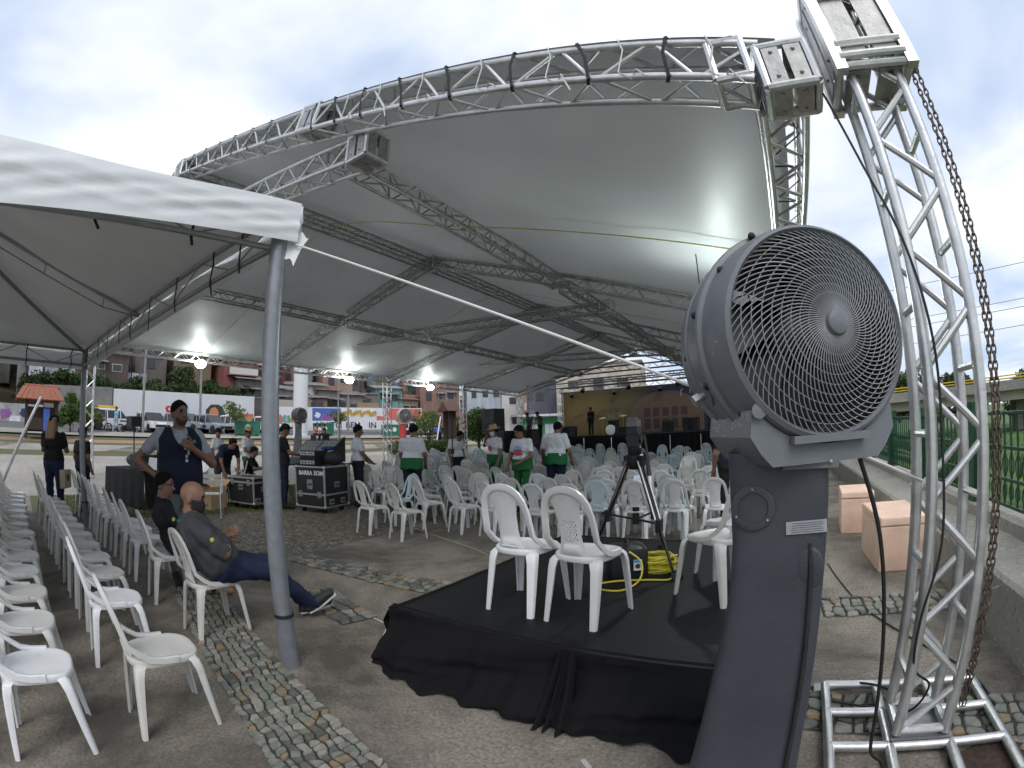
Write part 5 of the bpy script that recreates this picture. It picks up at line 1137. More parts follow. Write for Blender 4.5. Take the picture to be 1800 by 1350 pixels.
# monitors, amplifiers and drums on the stage
def speaker(loc, rz, w, d, h, label, tilt=0, group=None, name='loudspeaker', drivers=2):
    t = thing(name, label, 'loudspeaker', loc, rz, group); b = MB(); b.box((0, 0, h / 2), (w, d, h)); cb = obj('cabinet', b.mesh('cabinet', [M_BLACK], 30), t)
    for k in range(drivers):
        z = h * (k + 0.5) / drivers; b = MB(); b.lathe([(min(w, h / drivers) * 0.40, 0), (min(w, h / drivers) * 0.38, 0.012), (min(w, h / drivers) * 0.30, 0.004), (min(w, h / drivers) * 0.1, -0.0), (1e-6, 0.01)], frame_z((0, -d / 2 - 0.001, z), (0, -1, 0)), 16); obj('driver', b.mesh('driver', [M_BLACKM], 40), cb)
    return t
for k, (x, y, w, h, lab) in enumerate(((-12.7, 27.0, 1.1, 0.62, 'black amplifier cabinet on the left of the stage'), (-10.2, 28.6, 0.6, 0.9, 'tall black amplifier behind the standing man on stage'), (-9.0, 26.6, 0.7, 0.45, 'low black stage monitor near the middle of the stage'), (-6.6, 28.4, 0.7, 0.7, 'square black amplifier in front of the theatre print'), (-5.0, 27.6, 0.9, 0.8, 'black loudspeaker cabinet on the right part of the stage'), (-3.6, 26.8, 0.55, 1.25, 'tall dark blue-black loudspeaker at the right of the stage'))):
    speaker((x, y, SZ), R(random.uniform(-15, 15)), w, 0.5, h, lab, drivers=1 if h < 0.8 else 2)
t = thing('drum_kit', 'dark drum kit with white bass drum rim in the middle of the stage', 'drum kit', (-9.9, 27.4, SZ))
for x, y, z, r, h, nx in ((0, 0, 0.3, 0.3, 0.45, (0, -1, 0)), (-0.45, 0.1, 0.62, 0.18, 0.16, (0, 0, 1)), (0.4, 0.15, 0.65, 0.2, 0.2, (0, 0, 1)), (0.75, 0.3, 0.4, 0.22, 0.4, (0, 0, 1))):
    b = MB(); b.lathe([(r, -h / 2), (r, h / 2)], frame_z((x, y, z), nx), 20); obj('drum_shell', b.mesh('drum_shell', [M_BLACK], 40), t); b = MB(); b.lathe([(r + 0.015, h / 2 - 0.02), (r + 0.015, h / 2 + 0.01), (r - 0.01, h / 2 + 0.012)], frame_z((x, y, z), nx), 20); obj('rim', b.mesh('rim', [M_ALU], 40), t)
for x, y, z in ((-0.7, 0.3, 1.05), (0.6, 0.5, 1.15)):
    b = MB(); b.lathe([(0.22, 0), (0.05, 0.015), (1e-6, 0.03)], Matrix.Translation((x, y, z)) @ Matrix.Rotation(0.3, 4, 'X'), 18); b.tube([(x, y, 0), (x, y, z)], 0.012, 6); obj('cymbal', b.mesh('cymbal', [mat('brass_cymbal', (0.5, 0.38, 0.15), 0.35, 0.9)], 40), t)
for k, (x, y) in enumerate(((-13.6, 26.3), (-8.0, 26.2), (-6.9, 26.0))):
    t = thing('microphone_stand', 'thin microphone stand on stage, %s from the left' % ORD[k], 'stand', (x, y, SZ)); b = MB(); b.lathe([(0.15, 0), (0.15, 0.02), (0.03, 0.03)], None, 14); obj('base', b.mesh('base', [M_BLACKM], 40), t); b = MB(); b.tube([(0, 0, 0.02), (0, 0, 1.1), (0.15, -0.1, 1.5)], 0.012, 6); obj('boom', b.mesh('boom', [M_STEEL]), t); b = MB(); b.sphere((0.15, -0.1, 1.53), 0.045, 10, 8); obj('microphone', b.mesh('microphone', [mat('pale_windscreen', (0.55, 0.5, 0.45), 0.8)]), t)
# flown side loudspeakers and riser left of the stage
for k, (x, y, z, w, h, lab) in enumerate(((-15.6, 23.0, 1.55, 1.15, 1.45, 'big black loudspeaker stack beside the round green topiary'), (-15.2, 23.4, 0.0, 1.5, 1.5, 'black subwoofer under the loudspeaker left of the stage'), (-13.3, 23.2, 0, 1.3, 1.75, 'black speaker cabinet with grey lid left of the backdrop'), (-14.6, 22.6, 0.0, 0.9, 1.7, 'black draped cabinet between the loudspeakers left of the stage'))):
    speaker((x, y, z), R(-18), w, 0.8, h, lab)
t = thing('sound_riser', 'low black riser carrying the two technicians left of the backdrop', 'riser', (-12.3, 22.2, 0)); b = MB(); b.box((0, 0, 0.91), (2.2, 1.8, 0.08)); obj('deck', b.mesh('deck', [M_DECK], 20), t)
for x in (-1, 1):
    for y in (-0.8, 0.8): b = MB(); b.box((x, y, 0.435), (0.08, 0.08, 0.87)); obj('leg', b.mesh('leg', [M_BLACKM], 20), t)
# lit flood lamps hanging on the left eave and one on the right eave
M_BULB = mat('lit_lamp_glass', (1, 1, 1), 0.3, emit=((0.93, 1.0, 0.98), 40.0))
def flood(loc, label, energy, r=0.15, stem=0.34):
    t = thing('flood_lamp', label, 'lamp', loc, 0, 'lit lamps hanging under the canopy')
    b = MB(); b.sphere((0, 0, 0), r, 16, 10, sc=(1.25, 1.25, 0.95)); obj('bulb', b.mesh('bulb', [M_BULB]), t)
    b = MB(); b.tube([(0, 0, r * 0.8), (0, 0, r * 1.7)], r * 0.45, 10); b.tube([(0, 0, r * 1.6), (0, 0, stem)], 0.008, 5); obj('socket', b.mesh('socket', [M_BLACKM]), t)
    ld = bpy.data.lights.new('flood_light', 'POINT'); ld.energy = energy; ld.color = (0.88, 1.0, 0.97); ld.shadow_soft_size = r * 1.4
    lo = bpy.data.objects.new('flood_light', ld); COL.objects.link(lo); lo.parent = t; lo.location = (0, 0, -0.03)
    return t
flood((-15.6, 5.85, 3.86), 'bright lit lamp hanging on the left eave nearest the tent', 65)
flood((-15.6, 12.4, 3.86), 'bright lit lamp hanging on the left eave beside the white column', 65)
flood((-15.6, 17.5, 3.9), 'bright lit lamp hanging on the left eave near the third tower', 65)
flood((-0.85, 6.1, 3.05), 'lit lamp hanging under the right slope behind the fan head', 170, 0.07, 0.74)
# ------------------------------------------------------------------ street, mural wall, hillside houses
def terr_mesh(name, us, vs, f, m):
    b = MB(); b.grid(lambda s, t: (lerp(us[0], us[1], s), lerp(vs[0], vs[1], t), f(lerp(us[0], us[1], s), lerp(vs[0], vs[1], t))), 40, 50); return obj(name, b.mesh(name, [m], 180), kind='structure')
M_HILL = ground_mat('hillside_earth', (0.11, 0.075, 0.045), (0.16, 0.11, 0.07), (0.04, 0.06, 0.022), s1=0.12, s2=2, bump=0.4, dark_amt=1.0)
def hillz(u, v): return 2.0 + max(0, (-u - 44.5)) * 0.32 + 0.5 * math.sin(u * 0.5 + v * 0.3) * min(1, max(0, (-u - 46) / 6))
terr_mesh('hillside', (-44.5, -110), (-60, 90), hillz, M_HILL)
M_WALLW = mat('whitewashed_wall', (0.66, 0.665, 0.69), 0.8, 0, 0.05, 0.6, bump=0.1, bscale=8)
M_WALLG = mat('grey_block_wall', (0.22, 0.21, 0.20), 0.9, 0, 0.25, 1.2, bump=0.3, bscale=6)
def wall_seg(name, p0, p1, z0a, z1a, z0b, z1b, th, m, label, cat='wall'):
    t = thing(name, label, cat, (*p0, z0a)); p0, p1 = Vector((*p0, 0)), Vector((*p1, 0)); d = (p1 - p0).normalized(); n = Vector((-d.y, d.x, 0)) * th / 2
    if n.x > 0: n = -n
    b = MB(); b.add([p0 - n + Vector((0, 0, z0a)), p1 - n + Vector((0, 0, z0b)), p1 + n + Vector((0, 0, z0b)), p0 + n + Vector((0, 0, z0a)), p0 - n + Vector((0, 0, z1a)), p1 - n + Vector((0, 0, z1b)), p1 + n + Vector((0, 0, z1b)), p0 + n + Vector((0, 0, z1a))], [(3, 2, 1, 0), (4, 5, 6, 7), (0, 1, 5, 4), (1, 2, 6, 5), (2, 3, 7, 6), (3, 0, 4, 7)])
    obj('wall_body', b.mesh('wall_body', [m], 0), t, unplace(t)); return t
mural = wall_seg('mural_wall', (-43.6, 8.1), (-44.3, 22.6), 1.6, 5.2, 1.9, 5.45, 0.3, M_WALLW, 'long white retaining wall with painted figures behind the parked cars', 'wall')
UM = unplace(mural)
def on_wall(root, U, pts, m, name, p0=Vector((-43.6, 8.1, 0)), p1=Vector((-44.3, 22.6, 0)), off=0.17, th=0.01):
    d = (p1 - p0).normalized(); n = Vector((d.y, -d.x, 0)); n = n if n.x > 0 else -n
    b = MB(); k = len(pts); f = [p0 + d * s + n * (off + th) + Vector((0, 0, z)) for s, z in pts]; bk = [p0 + d * s + n * off + Vector((0, 0, z)) for s, z in pts]
    b.add(f + bk, [tuple(range(k)), tuple(reversed(range(k, 2 * k)))] + [(i, (i + 1) % k, (i + 1) % k + k, i + k) for i in range(k)]); return obj(name, b.mesh(name, [m], 0), root, U)
def blob(cx, cz, rx, rz_, n=14, jit=0.1, seed=0, a0=0, a1=2 * math.pi):
    g = random.Random(seed); return [(cx + rx * math.cos(a) * (1 + g.uniform(-jit, jit)), cz + rz_ * math.sin(a) * (1 + g.uniform(-jit, jit))) for a in np.linspace(a0, a1, n, endpoint=False)]
PNT = {k: mat('mural_' + k, c, 0.7, 0, 0.15, 2) for k, c in dict(red=(0.52, 0.06, 0.05), darkgreen=(0.035, 0.05, 0.04), orange=(0.65, 0.22, 0.10), blue=(0.06, 0.13, 0.42), lblue=(0.30, 0.48, 0.75), yellow=(0.68, 0.46, 0.06), white=(0.7, 0.7, 0.72), navy=(0.03, 0.05, 0.14), coral=(0.62, 0.14, 0.11), purple=(0.28, 0.12, 0.32), teal=(0.10, 0.38, 0.36), green=(0.10, 0.34, 0.14), gold=(0.5, 0.3, 0.06)).items()}
on_wall(mural, UM, blob(5.55, 3.75, 0.62, 0.42, seed=1, jit=0.2), PNT['red'], 'painted_figure'); on_wall(mural, UM, blob(5.45, 3.78, 0.22, 0.16, seed=2), PNT['white'], 'painted_figure', off=0.185)
on_wall(mural, UM, [(6.9, 2.9), (7.35, 2.9), (7.2, 4.4), (7.0, 4.3)], PNT['lblue'], 'painted_figure')
on_wall(mural, UM, [(9.0, 2.0), (12.3, 2.0), (11.5, 2.6), (10.9, 2.9), (11.2, 3.6), (10.9, 4.25), (10.4, 4.45), (9.6, 4.4), (9.1, 3.9), (9.05, 3.3)], PNT['darkgreen'], 'painted_figure'); on_wall(mural, UM, blob(9.95, 3.65, 0.52, 0.52, seed=4), PNT['orange'], 'painted_figure', off=0.185); on_wall(mural, UM, blob(10.0, 3.25, 0.4, 0.22, seed=5), PNT['coral'], 'painted_figure', off=0.2)
for i, (c, z0, z1) in enumerate((('blue', 1.9, 2.5), ('white', 2.5, 2.75), ('yellow', 2.75, 3.1), ('orange', 3.1, 3.45), ('coral', 3.45, 3.7))): on_wall(mural, UM, [(12.6, z0), (14.4, z0), (14.4, z1), (12.6 + 0.15 * i, z1)], PNT[c], 'painted_stripe')
wall_seg('block_wall', (-43.7, 2.0), (-43.7, 8.0), 1.6, 5.1, 1.7, 5.3, 0.3, M_WALLG, 'grey concrete block retaining wall left of the white mural wall')
gw = wall_seg('graffiti_wall', (-43.9, -14), (-43.8, 1.9), 1.6, 3.4, 1.7, 3.5, 0.3, mat('graffiti_base', (0.38, 0.36, 0.37), 0.85, 0, 0.4, 1.3), 'low wall covered in purple and white graffiti behind the small hut')
for i in range(16): on_wall(gw, unplace(gw), blob(1.2 + i * 0.95, 2.5 + 0.35 * math.sin(i * 2.3), 0.6, 0.42, seed=30 + i, jit=0.35), (PNT['purple'], PNT['white'], PNT['navy'], PNT['white'])[i % 4], 'graffiti_shape', Vector((-43.9, -14, 0)), Vector((-43.8, 1.9, 0)), 0.17 + 0.004 * (i % 3))
# second wall: row of painted panels with the banner below
PB0, PB1 = Vector((-45.3, 24.2, 0)), Vector((-38.2, 41.2, 0))
mp_ = wall_seg('painted_panel_wall', (PB0.x, PB0.y), (PB1.x, PB1.y), 2.0, 4.6, 1.6, 4.75, 0.3, M_WALLW, 'white wall with a row of colourful painted panels behind the white column')
UM2 = unplace(mp_); LB = (PB1 - PB0).length
def panel(s0, s1, z0, z1, c, off=0.17): return on_wall(mp_, UM2, [(s0, z0), (s1, z0), (s1, z1), (s0, z1)], PNT[c], 'painted_panel', PB0, PB1, off)
def pblob(x, z, rx, rz_, c, seed, off=0.185, jit=0.3): return on_wall(mp_, UM2, blob(x, z, rx, rz_, seed=seed, jit=jit), PNT[c], 'painted_figure', PB0, PB1, off)
for k in range(6): pblob(1.0 + 0.45 * k, 3.35 + 0.1 * (k % 2), 0.22, 0.4, ('teal', 'green', 'coral')[k % 3], 70 + k)
panel(0.4, 3.6, 3.0, 3.16, 'orange')
panel(5.4, 8.6, 3.15, 4.55, 'blue'); pblob(6.0, 3.75, 0.32, 0.32, 'white', 80)
for k in range(6): pblob(6.6 + 0.33 * k, 3.55 + 0.08 * (k % 3), 0.26, 0.36, 'purple', 81 + k)
panel(8.7, 12.6, 3.8, 4.6, 'white', 0.165)
for k in range(11): pblob(8.9 + 0.36 * k, 3.95 + 0.14 * (k % 3), 0.28, 0.24, 'gold', 90 + k)
panel(12.8, 18.3, 3.2, 4.65, 'coral'); pblob(13.1, 4.2, 0.7, 0.5, 'white', 101)
on_wall(mp_, UM2, [(12.8, 2.9), (18.3, 2.9), (18.3, 3.7), (17.0, 3.5), (15.5, 3.25), (12.8, 3.3)], PNT['navy'], 'painted_figure', PB0, PB1, 0.185)
dB = (PB1 - PB0).normalized(); nB = Vector((dB.y, -dB.x, 0)); MBn = Matrix((dB, Vector((0, 0, 1)), nB)).transposed().to_4x4()
ban = thing('event_banner', 'long white banner with black capital letters below the painted panels', 'banner', tuple(PB0 + nB * 1.0 + Vector((0, 0, 1.9)))); UBN = unplace(ban)
b = MB(); q = PB0 + nB * 1.0; b.add([q + dB * 5.2 + Vector((0, 0, 2.25)), q + dB * 15.3 + Vector((0, 0, 2.25)), q + dB * 15.3 + Vector((0, 0, 3.30)), q + dB * 5.2 + Vector((0, 0, 3.15))], [(0, 1, 2, 3)]); obj('banner_cloth', b.mesh('banner_cloth', [mat('white_banner', (0.68, 0.69, 0.71), 0.6)], 0, solid=0.01), ban, UBN)
for body, s in (('MUITO', 7.05), ('BEM', 9.75), ('IN', 12.0)):
    me = text_mesh('banner_lettering', body, 0.92, mat('banner_black', (0.02, 0.02, 0.02), 0.6), 0.003, 0.006); obj('lettering', me, ban, UBN @ (Matrix.Translation(q + dB * s + nB * 0.05 + Vector((0, 0, 2.70))) @ MBn))
b = MB()
for k in range(5): b.box((q + dB * (13.6 + 0.3 * k) + nB * 0.03 + Vector((0, 0, 2.85))), (0.2, 0.02, 0.05), MBn)
obj('small_print', b.mesh('small_print', [mat('banner_grey', (0.3, 0.3, 0.32), 0.6)], 0), ban, UBN, kind='stuff')
# houses climbing the hill
M_WIN = mat('dark_window_glass', (0.03, 0.035, 0.04), 0.15, 0, 0.2, 3); M_TILE = mat('clay_roof_tile', (0.19, 0.10, 0.07), 0.8, 0, 0.2, 4); M_ZINC = mat('weathered_zinc_roof', (0.24, 0.22, 0.21), 0.7, 0.2, 0.35, 1.5); M_FRAME = mat('pale_window_frame', (0.5, 0.5, 0.48), 0.6)
HR = random.Random(21); M_POST0 = mat('brown_window_frame', (0.12, 0.08, 0.06), 0.7)
def house(loc, rz, w, d, h, col, label, roof='flat', wins=((0.2, 0.5), (0.7, 0.5)), door=None, balcony=None, floors=1, name='house'):
    t = thing(name, label, 'house', loc, rz); mw = mat('house_wall_%02d' % house.n, tuple((c * 0.66 + 0.34 * sum(col) / 3) * 0.62 for c in col), 0.85, 0, 0.22, 1.6, bump=0.2, bscale=5, col2=tuple(min(1, (c * 0.66 + 0.34 * sum(col) / 3) * 1.08) for c in col), streak=(1.0, 1.0, 0.22)); house.n += 1
    w *= 0.8 if w > 4 and rz > -2.4 else 1.0; b = MB(); b.box((0, 0, h / 2 - 1.0), (w, d, h + 2.0)); obj('wall', b.mesh('wall', [mw], 0), t)
    b = MB()
    if roof == 'flat': b.box((0, 0, h + 0.08), (w + 0.3, d + 0.3, 0.16))
    elif roof == 'lean': b.add([(-w / 2 - 0.3, d / 2 + 0.4, h + 0.05), (w / 2 + 0.3, d / 2 + 0.4, h + 0.05), (w / 2 + 0.3, -d / 2 - 0.2, h + 0.9), (-w / 2 - 0.3, -d / 2 - 0.2, h + 0.9), (-w / 2 - 0.3, d / 2 + 0.4, h + 0.13), (w / 2 + 0.3, d / 2 + 0.4, h + 0.13), (w / 2 + 0.3, -d / 2 - 0.2, h + 0.98), (-w / 2 - 0.3, -d / 2 - 0.2, h + 0.98)], [(0, 1, 2, 3), (7, 6, 5, 4), (0, 4, 5, 1), (1, 5, 6, 2), (2, 6, 7, 3), (3, 7, 4, 0)])
    else:
        x, y, e = w / 2 + 0.3, d / 2 + 0.4, h + 0.02; b.add([(-x, -y, e), (x, -y, e), (x, y, e), (-x, y, e), (-x, 0, e + w * 0.2), (x, 0, e + w * 0.2)], [(0, 1, 5, 4), (2, 3, 4, 5), (0, 4, 3), (1, 2, 5), (3, 2, 1, 0)])
    obj('roof', b.mesh('roof', [M_TILE if roof == 'gable' else M_ZINC], 0), t)
    fy = d / 2
    for f in range(floors):
        fh = h / floors
        for (fx, fz) in wins:
            x, z = (fx - 0.5) * w + HR.uniform(-0.15, 0.15), fh * f + fz * fh + HR.uniform(-0.15, 0.1); ww, wh_ = HR.uniform(0.55, 1.0), HR.uniform(0.6, 1.1); b = MB(); b.box((x, fy + 0.02, z), (ww + 0.12, 0.06, wh_ + 0.12)); wf = obj('window', b.mesh('window', [HR.choice((M_FRAME, M_BARK, M_POST0))], 0), t); b = MB(); b.box((x, fy + 0.055, z), (ww, 0.02, wh_)); obj('pane', b.mesh('pane', [M_WIN], 0), wf)
            if HR.random() < 0.35: b = MB(); b.add([(x - ww, fy, z + wh_ / 2 + 0.25), (x + ww, fy, z + wh_ / 2 + 0.25), (x + ww, fy + 0.7, z + wh_ / 2), (x - ww, fy + 0.7, z + wh_ / 2)], [(0, 1, 2, 3)]); obj('awning', b.mesh('awning', [M_ZINC], 0, solid=0.04), t)
    if door is not None: b = MB(); b.box(((door - 0.5) * w, fy + 0.03, 1.0), (0.9, 0.06, 2.0)); obj('door', b.mesh('door', [M_WIN], 0), t)
    if balcony:
        z, c = balcony; b = MB(); b.box((0, fy + 0.5, z), (w * 0.9, 1.0, 0.12)); bl = obj('balcony', b.mesh('balcony', [mw], 0), t); b = MB(); b.box((0, fy + 0.97, z + 0.5), (w * 0.9, 0.08, 0.9)); obj('parapet', b.mesh('parapet', [mat('balcony_' + label[:6], c, 0.8)], 0), bl)
    return t
house.n = 0
# (u, v, floor height, facing), all fronts look down the slope towards the park
HS = [
    ((-50, -6, 5.0), -90, 7, 5, 3.4, (0.12, 0.42, 0.52), 'turquoise house at the far left edge above the graffiti wall', 'lean'),
    ((-51.5, 1.4, 5.2), -90, 5, 5, 2.6, (0.30, 0.29, 0.28), 'grey house with pale tarpaulin above the small hut', 'lean'),
    ((-52, 8.6, 6.2), -90, 5, 5, 2.9, (0.13, 0.085, 0.065), 'dark brown shack above the left end of the white wall', 'lean'),
    ((-54, 13.6, 8.2), -92, 4.4, 5, 2.8, (0.16, 0.13, 0.11), 'unpainted grey shack with washing hung in front', 'flat'),
    ((-54, 18.6, 7.6), -94, 5.5, 5, 3.6, (0.26, 0.17, 0.09), 'ochre house on the hillside above the hooded painted figure', 'lean'),
    ((-51, 23.4, 6.4), -97, 4.6, 5, 3.0, (0.36, 0.09, 0.07), 'red house with white window above the mural wall', 'flat'),
    ((-54, 28.6, 6.6), -104, 6, 5, 6.0, (0.24, 0.055, 0.05), 'tall dark red house behind the white column', 'flat'),
    ((-51, 33.0, 5.0), -110, 6.5, 4, 2.6, (0.55, 0.52, 0.50), 'low cream house behind the white column', 'lean'),
    ((-52, 38.6, 6.4), -114, 5, 5, 4.2, (0.42, 0.22, 0.15), 'brick house beside the lit lamp and white column', 'flat'),
    ((-48.5, 45.0, 5.4), -122, 3.6, 5, 2.4, (0.11, 0.40, 0.40), 'turquoise house with three dark doors above the painted panels', 'lean'),
    ((-45, 52.0, 4.5), -130, 7, 5, 4.6, (0.33, 0.15, 0.11), 'brick-red house right of the turquoise house', 'flat'),
    ((-40.5, 57, 3.2), -136, 6.5, 5, 5.2, (0.44, 0.52, 0.60), 'pale blue house behind the hedge and topiary', 'flat'),
    ((-35.5, 60, 2.0), -146, 6, 5, 5.4, (0.62, 0.60, 0.58), 'white house with a wooden lower floor behind the shrubs', 'flat'),
    ((-29.5, 57, 0.8), -156, 6.5, 5, 7.0, (0.38, 0.22, 0.12), 'orange-brown building behind the third truss tower', 'flat'),
    ((-23.2, 49, 0.5), -165, 7.5, 6, 6.6, (0.10, 0.11, 0.16), 'dark blue shop building left of the cream building', 'flat'),
    ((-17.5, 46.5, 0.0), -168, 8.5, 7, 8.0, (0.62, 0.52, 0.41), 'cream apartment building with balconies left of the backdrop', 'flat'),
    ((-10.0, 62, 0), -176, 1.4, 1.4, 12, (0.40, 0.16, 0.13), 'slim red tower behind the stage trusses', 'flat'),
    ((-5.5, 56, 0), -176, 7.0, 5, 10.0, (0.55, 0.53, 0.50), 'pale grey tower block behind the stage trusses', 'flat'),
    ((2.5, 58, 0), -182, 6, 5, 9.0, (0.62, 0.57, 0.52), 'beige block behind the right end of the stage trusses', 'flat'),
]
for i, (loc, rz, w, d, h, c, lab, rf) in enumerate(HS):
    wins = ((0.2, 0.55), (0.5, 0.55), (0.8, 0.55)) if w > 6.4 else ((0.28, 0.55), (0.72, 0.55))
    house(loc, R(rz) if True else 0, w, d, h, c, lab, rf, wins, door=0.5 if i % 3 == 0 else None, balcony=(h * 0.52, (0.55, 0.52, 0.48)) if i in (5, 6, 13, 15) else None, floors=2 if h > 5 else 1)
b = MB()
def cloth_line(p, d, n, cols, lab):
    t = thing('washing_line', lab, 'washing', p); p0 = Vector((0, 0, 0)); b = MB(); b.tube([(0, 0, 0), (d[0], d[1], 0.05)], 0.015, 4); obj('line', b.mesh('line', [M_WIRE]), t)
    for k in range(n):
        s = (k + 0.2) / n; x, y = d[0] * s, d[1] * s; ex, ey = d[0] / n * 0.85, d[1] / n * 0.85; b = MB(); b.grid(lambda a, c, x=x, y=y: (x + ex * a + 0.05 * math.sin(6 * c + 5 * a), y + ey * a, -0.9 * c - 0.02), 5, 4); obj('cloth', b.mesh('cloth', [mat('washing_%d' % (k % len(cols)) + lab[:4], cols[k % len(cols)], 0.85)], 180), t)
cloth_line((-49.8, 9.2, 7.4), (0.1, 3.4), 4, ((0.45, 0.45, 0.5), (0.3, 0.32, 0.36)), 'grey washing hung under the brown shack roof')
cloth_line((-49.2, 12.2, 6.3), (0.0, 3.2), 3, ((0.62, 0.42, 0.42), (0.6, 0.45, 0.46)), 'pink washing hung on the terrace above the white wall')
cloth_line((-47.8, 0.2, 7.0), (0.2, 4.6), 3, ((0.5, 0.5, 0.54), (0.33, 0.33, 0.37)), 'pale tarpaulin hung on the grey house above the hut')
# bushes on the slope
for i, (x, y, z, h, r, lf, lab) in enumerate(((-47, 12.8, 4.6, 1.8, 1.6, 0, 'dark bush on the slope above the white wall, left one'), (-48, 15.9, 5.6, 2.6, 1.7, 0, 'tall dark bush on the slope above the hooded figure'), (-47, 18.6, 5.0, 1.8, 1.5, 1, 'green bush on the slope below the ochre house'), (-46.5, -3.4, 4.4, 3.4, 2.2, 1, 'leafy tree above the graffiti wall at the far left'), (-52, 6.4, 7.0, 4.2, 2.2, 1, 'bushy tree between the hillside shacks'), (-49.5, 53, 4.4, 4.6, 2.6, 0, 'dark tree beside the brick-red house'), (-33.5, 3.3, 1.45, 2.4, 1.1, 1, 'green tree right of the small hut'), (-34.2, 4.6, 1.5, 1.9, 0.9, 2, 'light green shrub right of the small hut'), (-28, -3.2, 1.0, 2.0, 1.1, 2, 'round shrub at the far left picture edge'))):
    tree((x, y, z), h, r, lab, leaf=lf, n=1500, size=0.16, seed=120 + i, trunk=0.2)
tree((-33.2, 15.4, gz(-33.2)), 2.5, 1.0, 'small young tree in front of the rainbow stripes', 2, 500, 0.13, 140, trunk=0.5)
tree((-31.5, 24.0, gz(-31.5)), 2.3, 0.8, 'small young tree hiding part of the banner lettering', 2, 400, 0.12, 141, trunk=0.55)
tree((-30.0, 30.0, gz(-30.0)), 2.4, 0.8, 'small young tree left of the coral panel', 2, 350, 0.12, 142, trunk=0.55)
tree((-22.8, 25.4, gz(-22.8)), 2.7, 1.5, 'loose light green shrub between hedge and pinwheel', 2, 1300, 0.13, 143, trunk=0.15)
tree((-20.4, 26.6, gz(-20.4)), 2.6, 1.3, 'second light green shrub left of the wooden shelter', 2, 1100, 0.13, 147, trunk=0.15)
tp = thing('topiary_tree', 'dense round green topiary left of the black loudspeaker', 'tree', (-17.4, 24.0, gz(-17.4))); b = MB(); b.tube([(0, 0, 0), (0, 0, 1.6)], 0.1, 8); obj('trunk', b.mesh('trunk', [M_BARK]), tp); obj('crown', crown_mesh('crown', [(0, 0, 1.75, 1.25), (0.4, 0, 1.9, 0.9), (-0.4, 0.2, 1.9, 0.9), (0, 0, 2.4, 0.7)], 5200, 0.10, M_LEAF[1], 150), tp)
hg = thing('hedge', 'long low clipped hedge along the back of the chairs', 'hedge', (-18.4, 19.6, gz(-18.4))); cl = [(0.08 * k - 0.4, 0.5 * k - 1.4, 0.5, 0.5) for k in range(9)]; obj('foliage', crown_mesh('foliage', cl, 3600, 0.09, M_LEAF[1], 151), hg)
# little hut with clay tile roof
hut = thing('tiled_hut', 'small dark open hut with orange clay tile roof on the lawn', 'hut', (-29.0, 1.15, gz(-29)))
for x in (-0.9, 0.9):
    for y in (-0.85, 0.85): b = MB(); b.box((x, y, 1.0), (0.16, 0.16, 2.0)); obj('post', b.mesh('post', [mat('dark_timber', (0.045, 0.03, 0.025), 0.8)], 0), hut)
b = MB(); b.box((-0.92, 0, 1.0), (0.06, 1.7, 1.3)); b.box((0, 0, 0.45), (1.7, 1.7, 0.1)); b.box((0.92, 0.0, 0.75), (0.06, 1.7, 0.6)); obj('side_board', b.mesh('side_board', [mat('dark_timber', (0.045, 0.03, 0.025), 0.8)], 0), hut)
for sgn in (-1, 1):
    for k in range(9):
        y = -1.35 + 0.30 * k; y2 = y * 0.72
        b = MB(); b.bar([(sgn * 1.35, y, 1.92), (sgn * 0.15, y2, 2.62)], 0.29, 0.05); obj('tile_row', b.mesh('tile_row', [mat('hut_tile', (0.26, 0.09, 0.05), 0.75, 0, 0.3, 8)], 30), hut)
b = MB(); b.tube([(0, -1.0, 2.64), (0, 1.0, 2.64)], 0.12, 8); obj('ridge_tile', b.mesh('ridge_tile', [mat('hut_tile', (0.42, 0.13, 0.06), 0.75)]), hut)
b = MB(); b.grid(lambda s, t: (0.98, 0.1 + 0.35 * s, 1.5 - 1.1 * t + 0.02 * math.sin(9 * s)), 4, 4); obj('blue_cloth', b.mesh('blue_cloth', [mat('blue_cloth', (0.06, 0.13, 0.5), 0.8)], 180), hut)
# lamp posts, tall white column, sign, traffic bins
M_POST = mat('weathered_post', (0.27, 0.26, 0.25), 0.6, 0.3, 0.2, 3)
def lamp_post(x, y, h, r, lab, arm=True):
    t = thing('lamp_post', lab, 'lamp post', (x, y, gz(x)), 0, 'posts along the park road'); b = MB(); b.tube([(0, 0, -0.2), (0, 0, h)], [r, r * 0.7], 10); obj('mast', b.mesh('mast', [M_POST]), t); b = MB(); b.box((0.3, 0, h + 0.05), (0.7, 0.18, 0.1)); obj('lamp_head', b.mesh('lamp_head', [M_POST], 30), t)
lamp_post(-35.0, 8.75, 7.6, 0.11, 'tall grey post left of the standing man'); lamp_post(-37.4, 14.15, 7.2, 0.12, 'tall grey post beside the painted hooded figure'); lamp_post(-36, 28.5, 7.0, 0.09, 'dark slim post right of the white column'); lamp_post(-24, 18.2, 4.6, 0.055, 'thin dark pole just left of the second truss tower'); lamp_post(-30, 36, 6.5, 0.08, 'slim grey post beside the pale blue house')
t = thing('white_column', 'tall thick white column with square base behind the mixing desk', 'column', (-32.0, 20.5, gz(-32))); b = MB(); b.tube([(0, 0, -0.2), (0, 0, 7.5)], 0.58, 28); obj('shaft', b.mesh('shaft', [M_WALLW]), t); b = MB(); b.box((0, 0, 0.1), (1.5, 1.5, 0.3)); obj('base', b.mesh('base', [M_WALLW], 30), t)
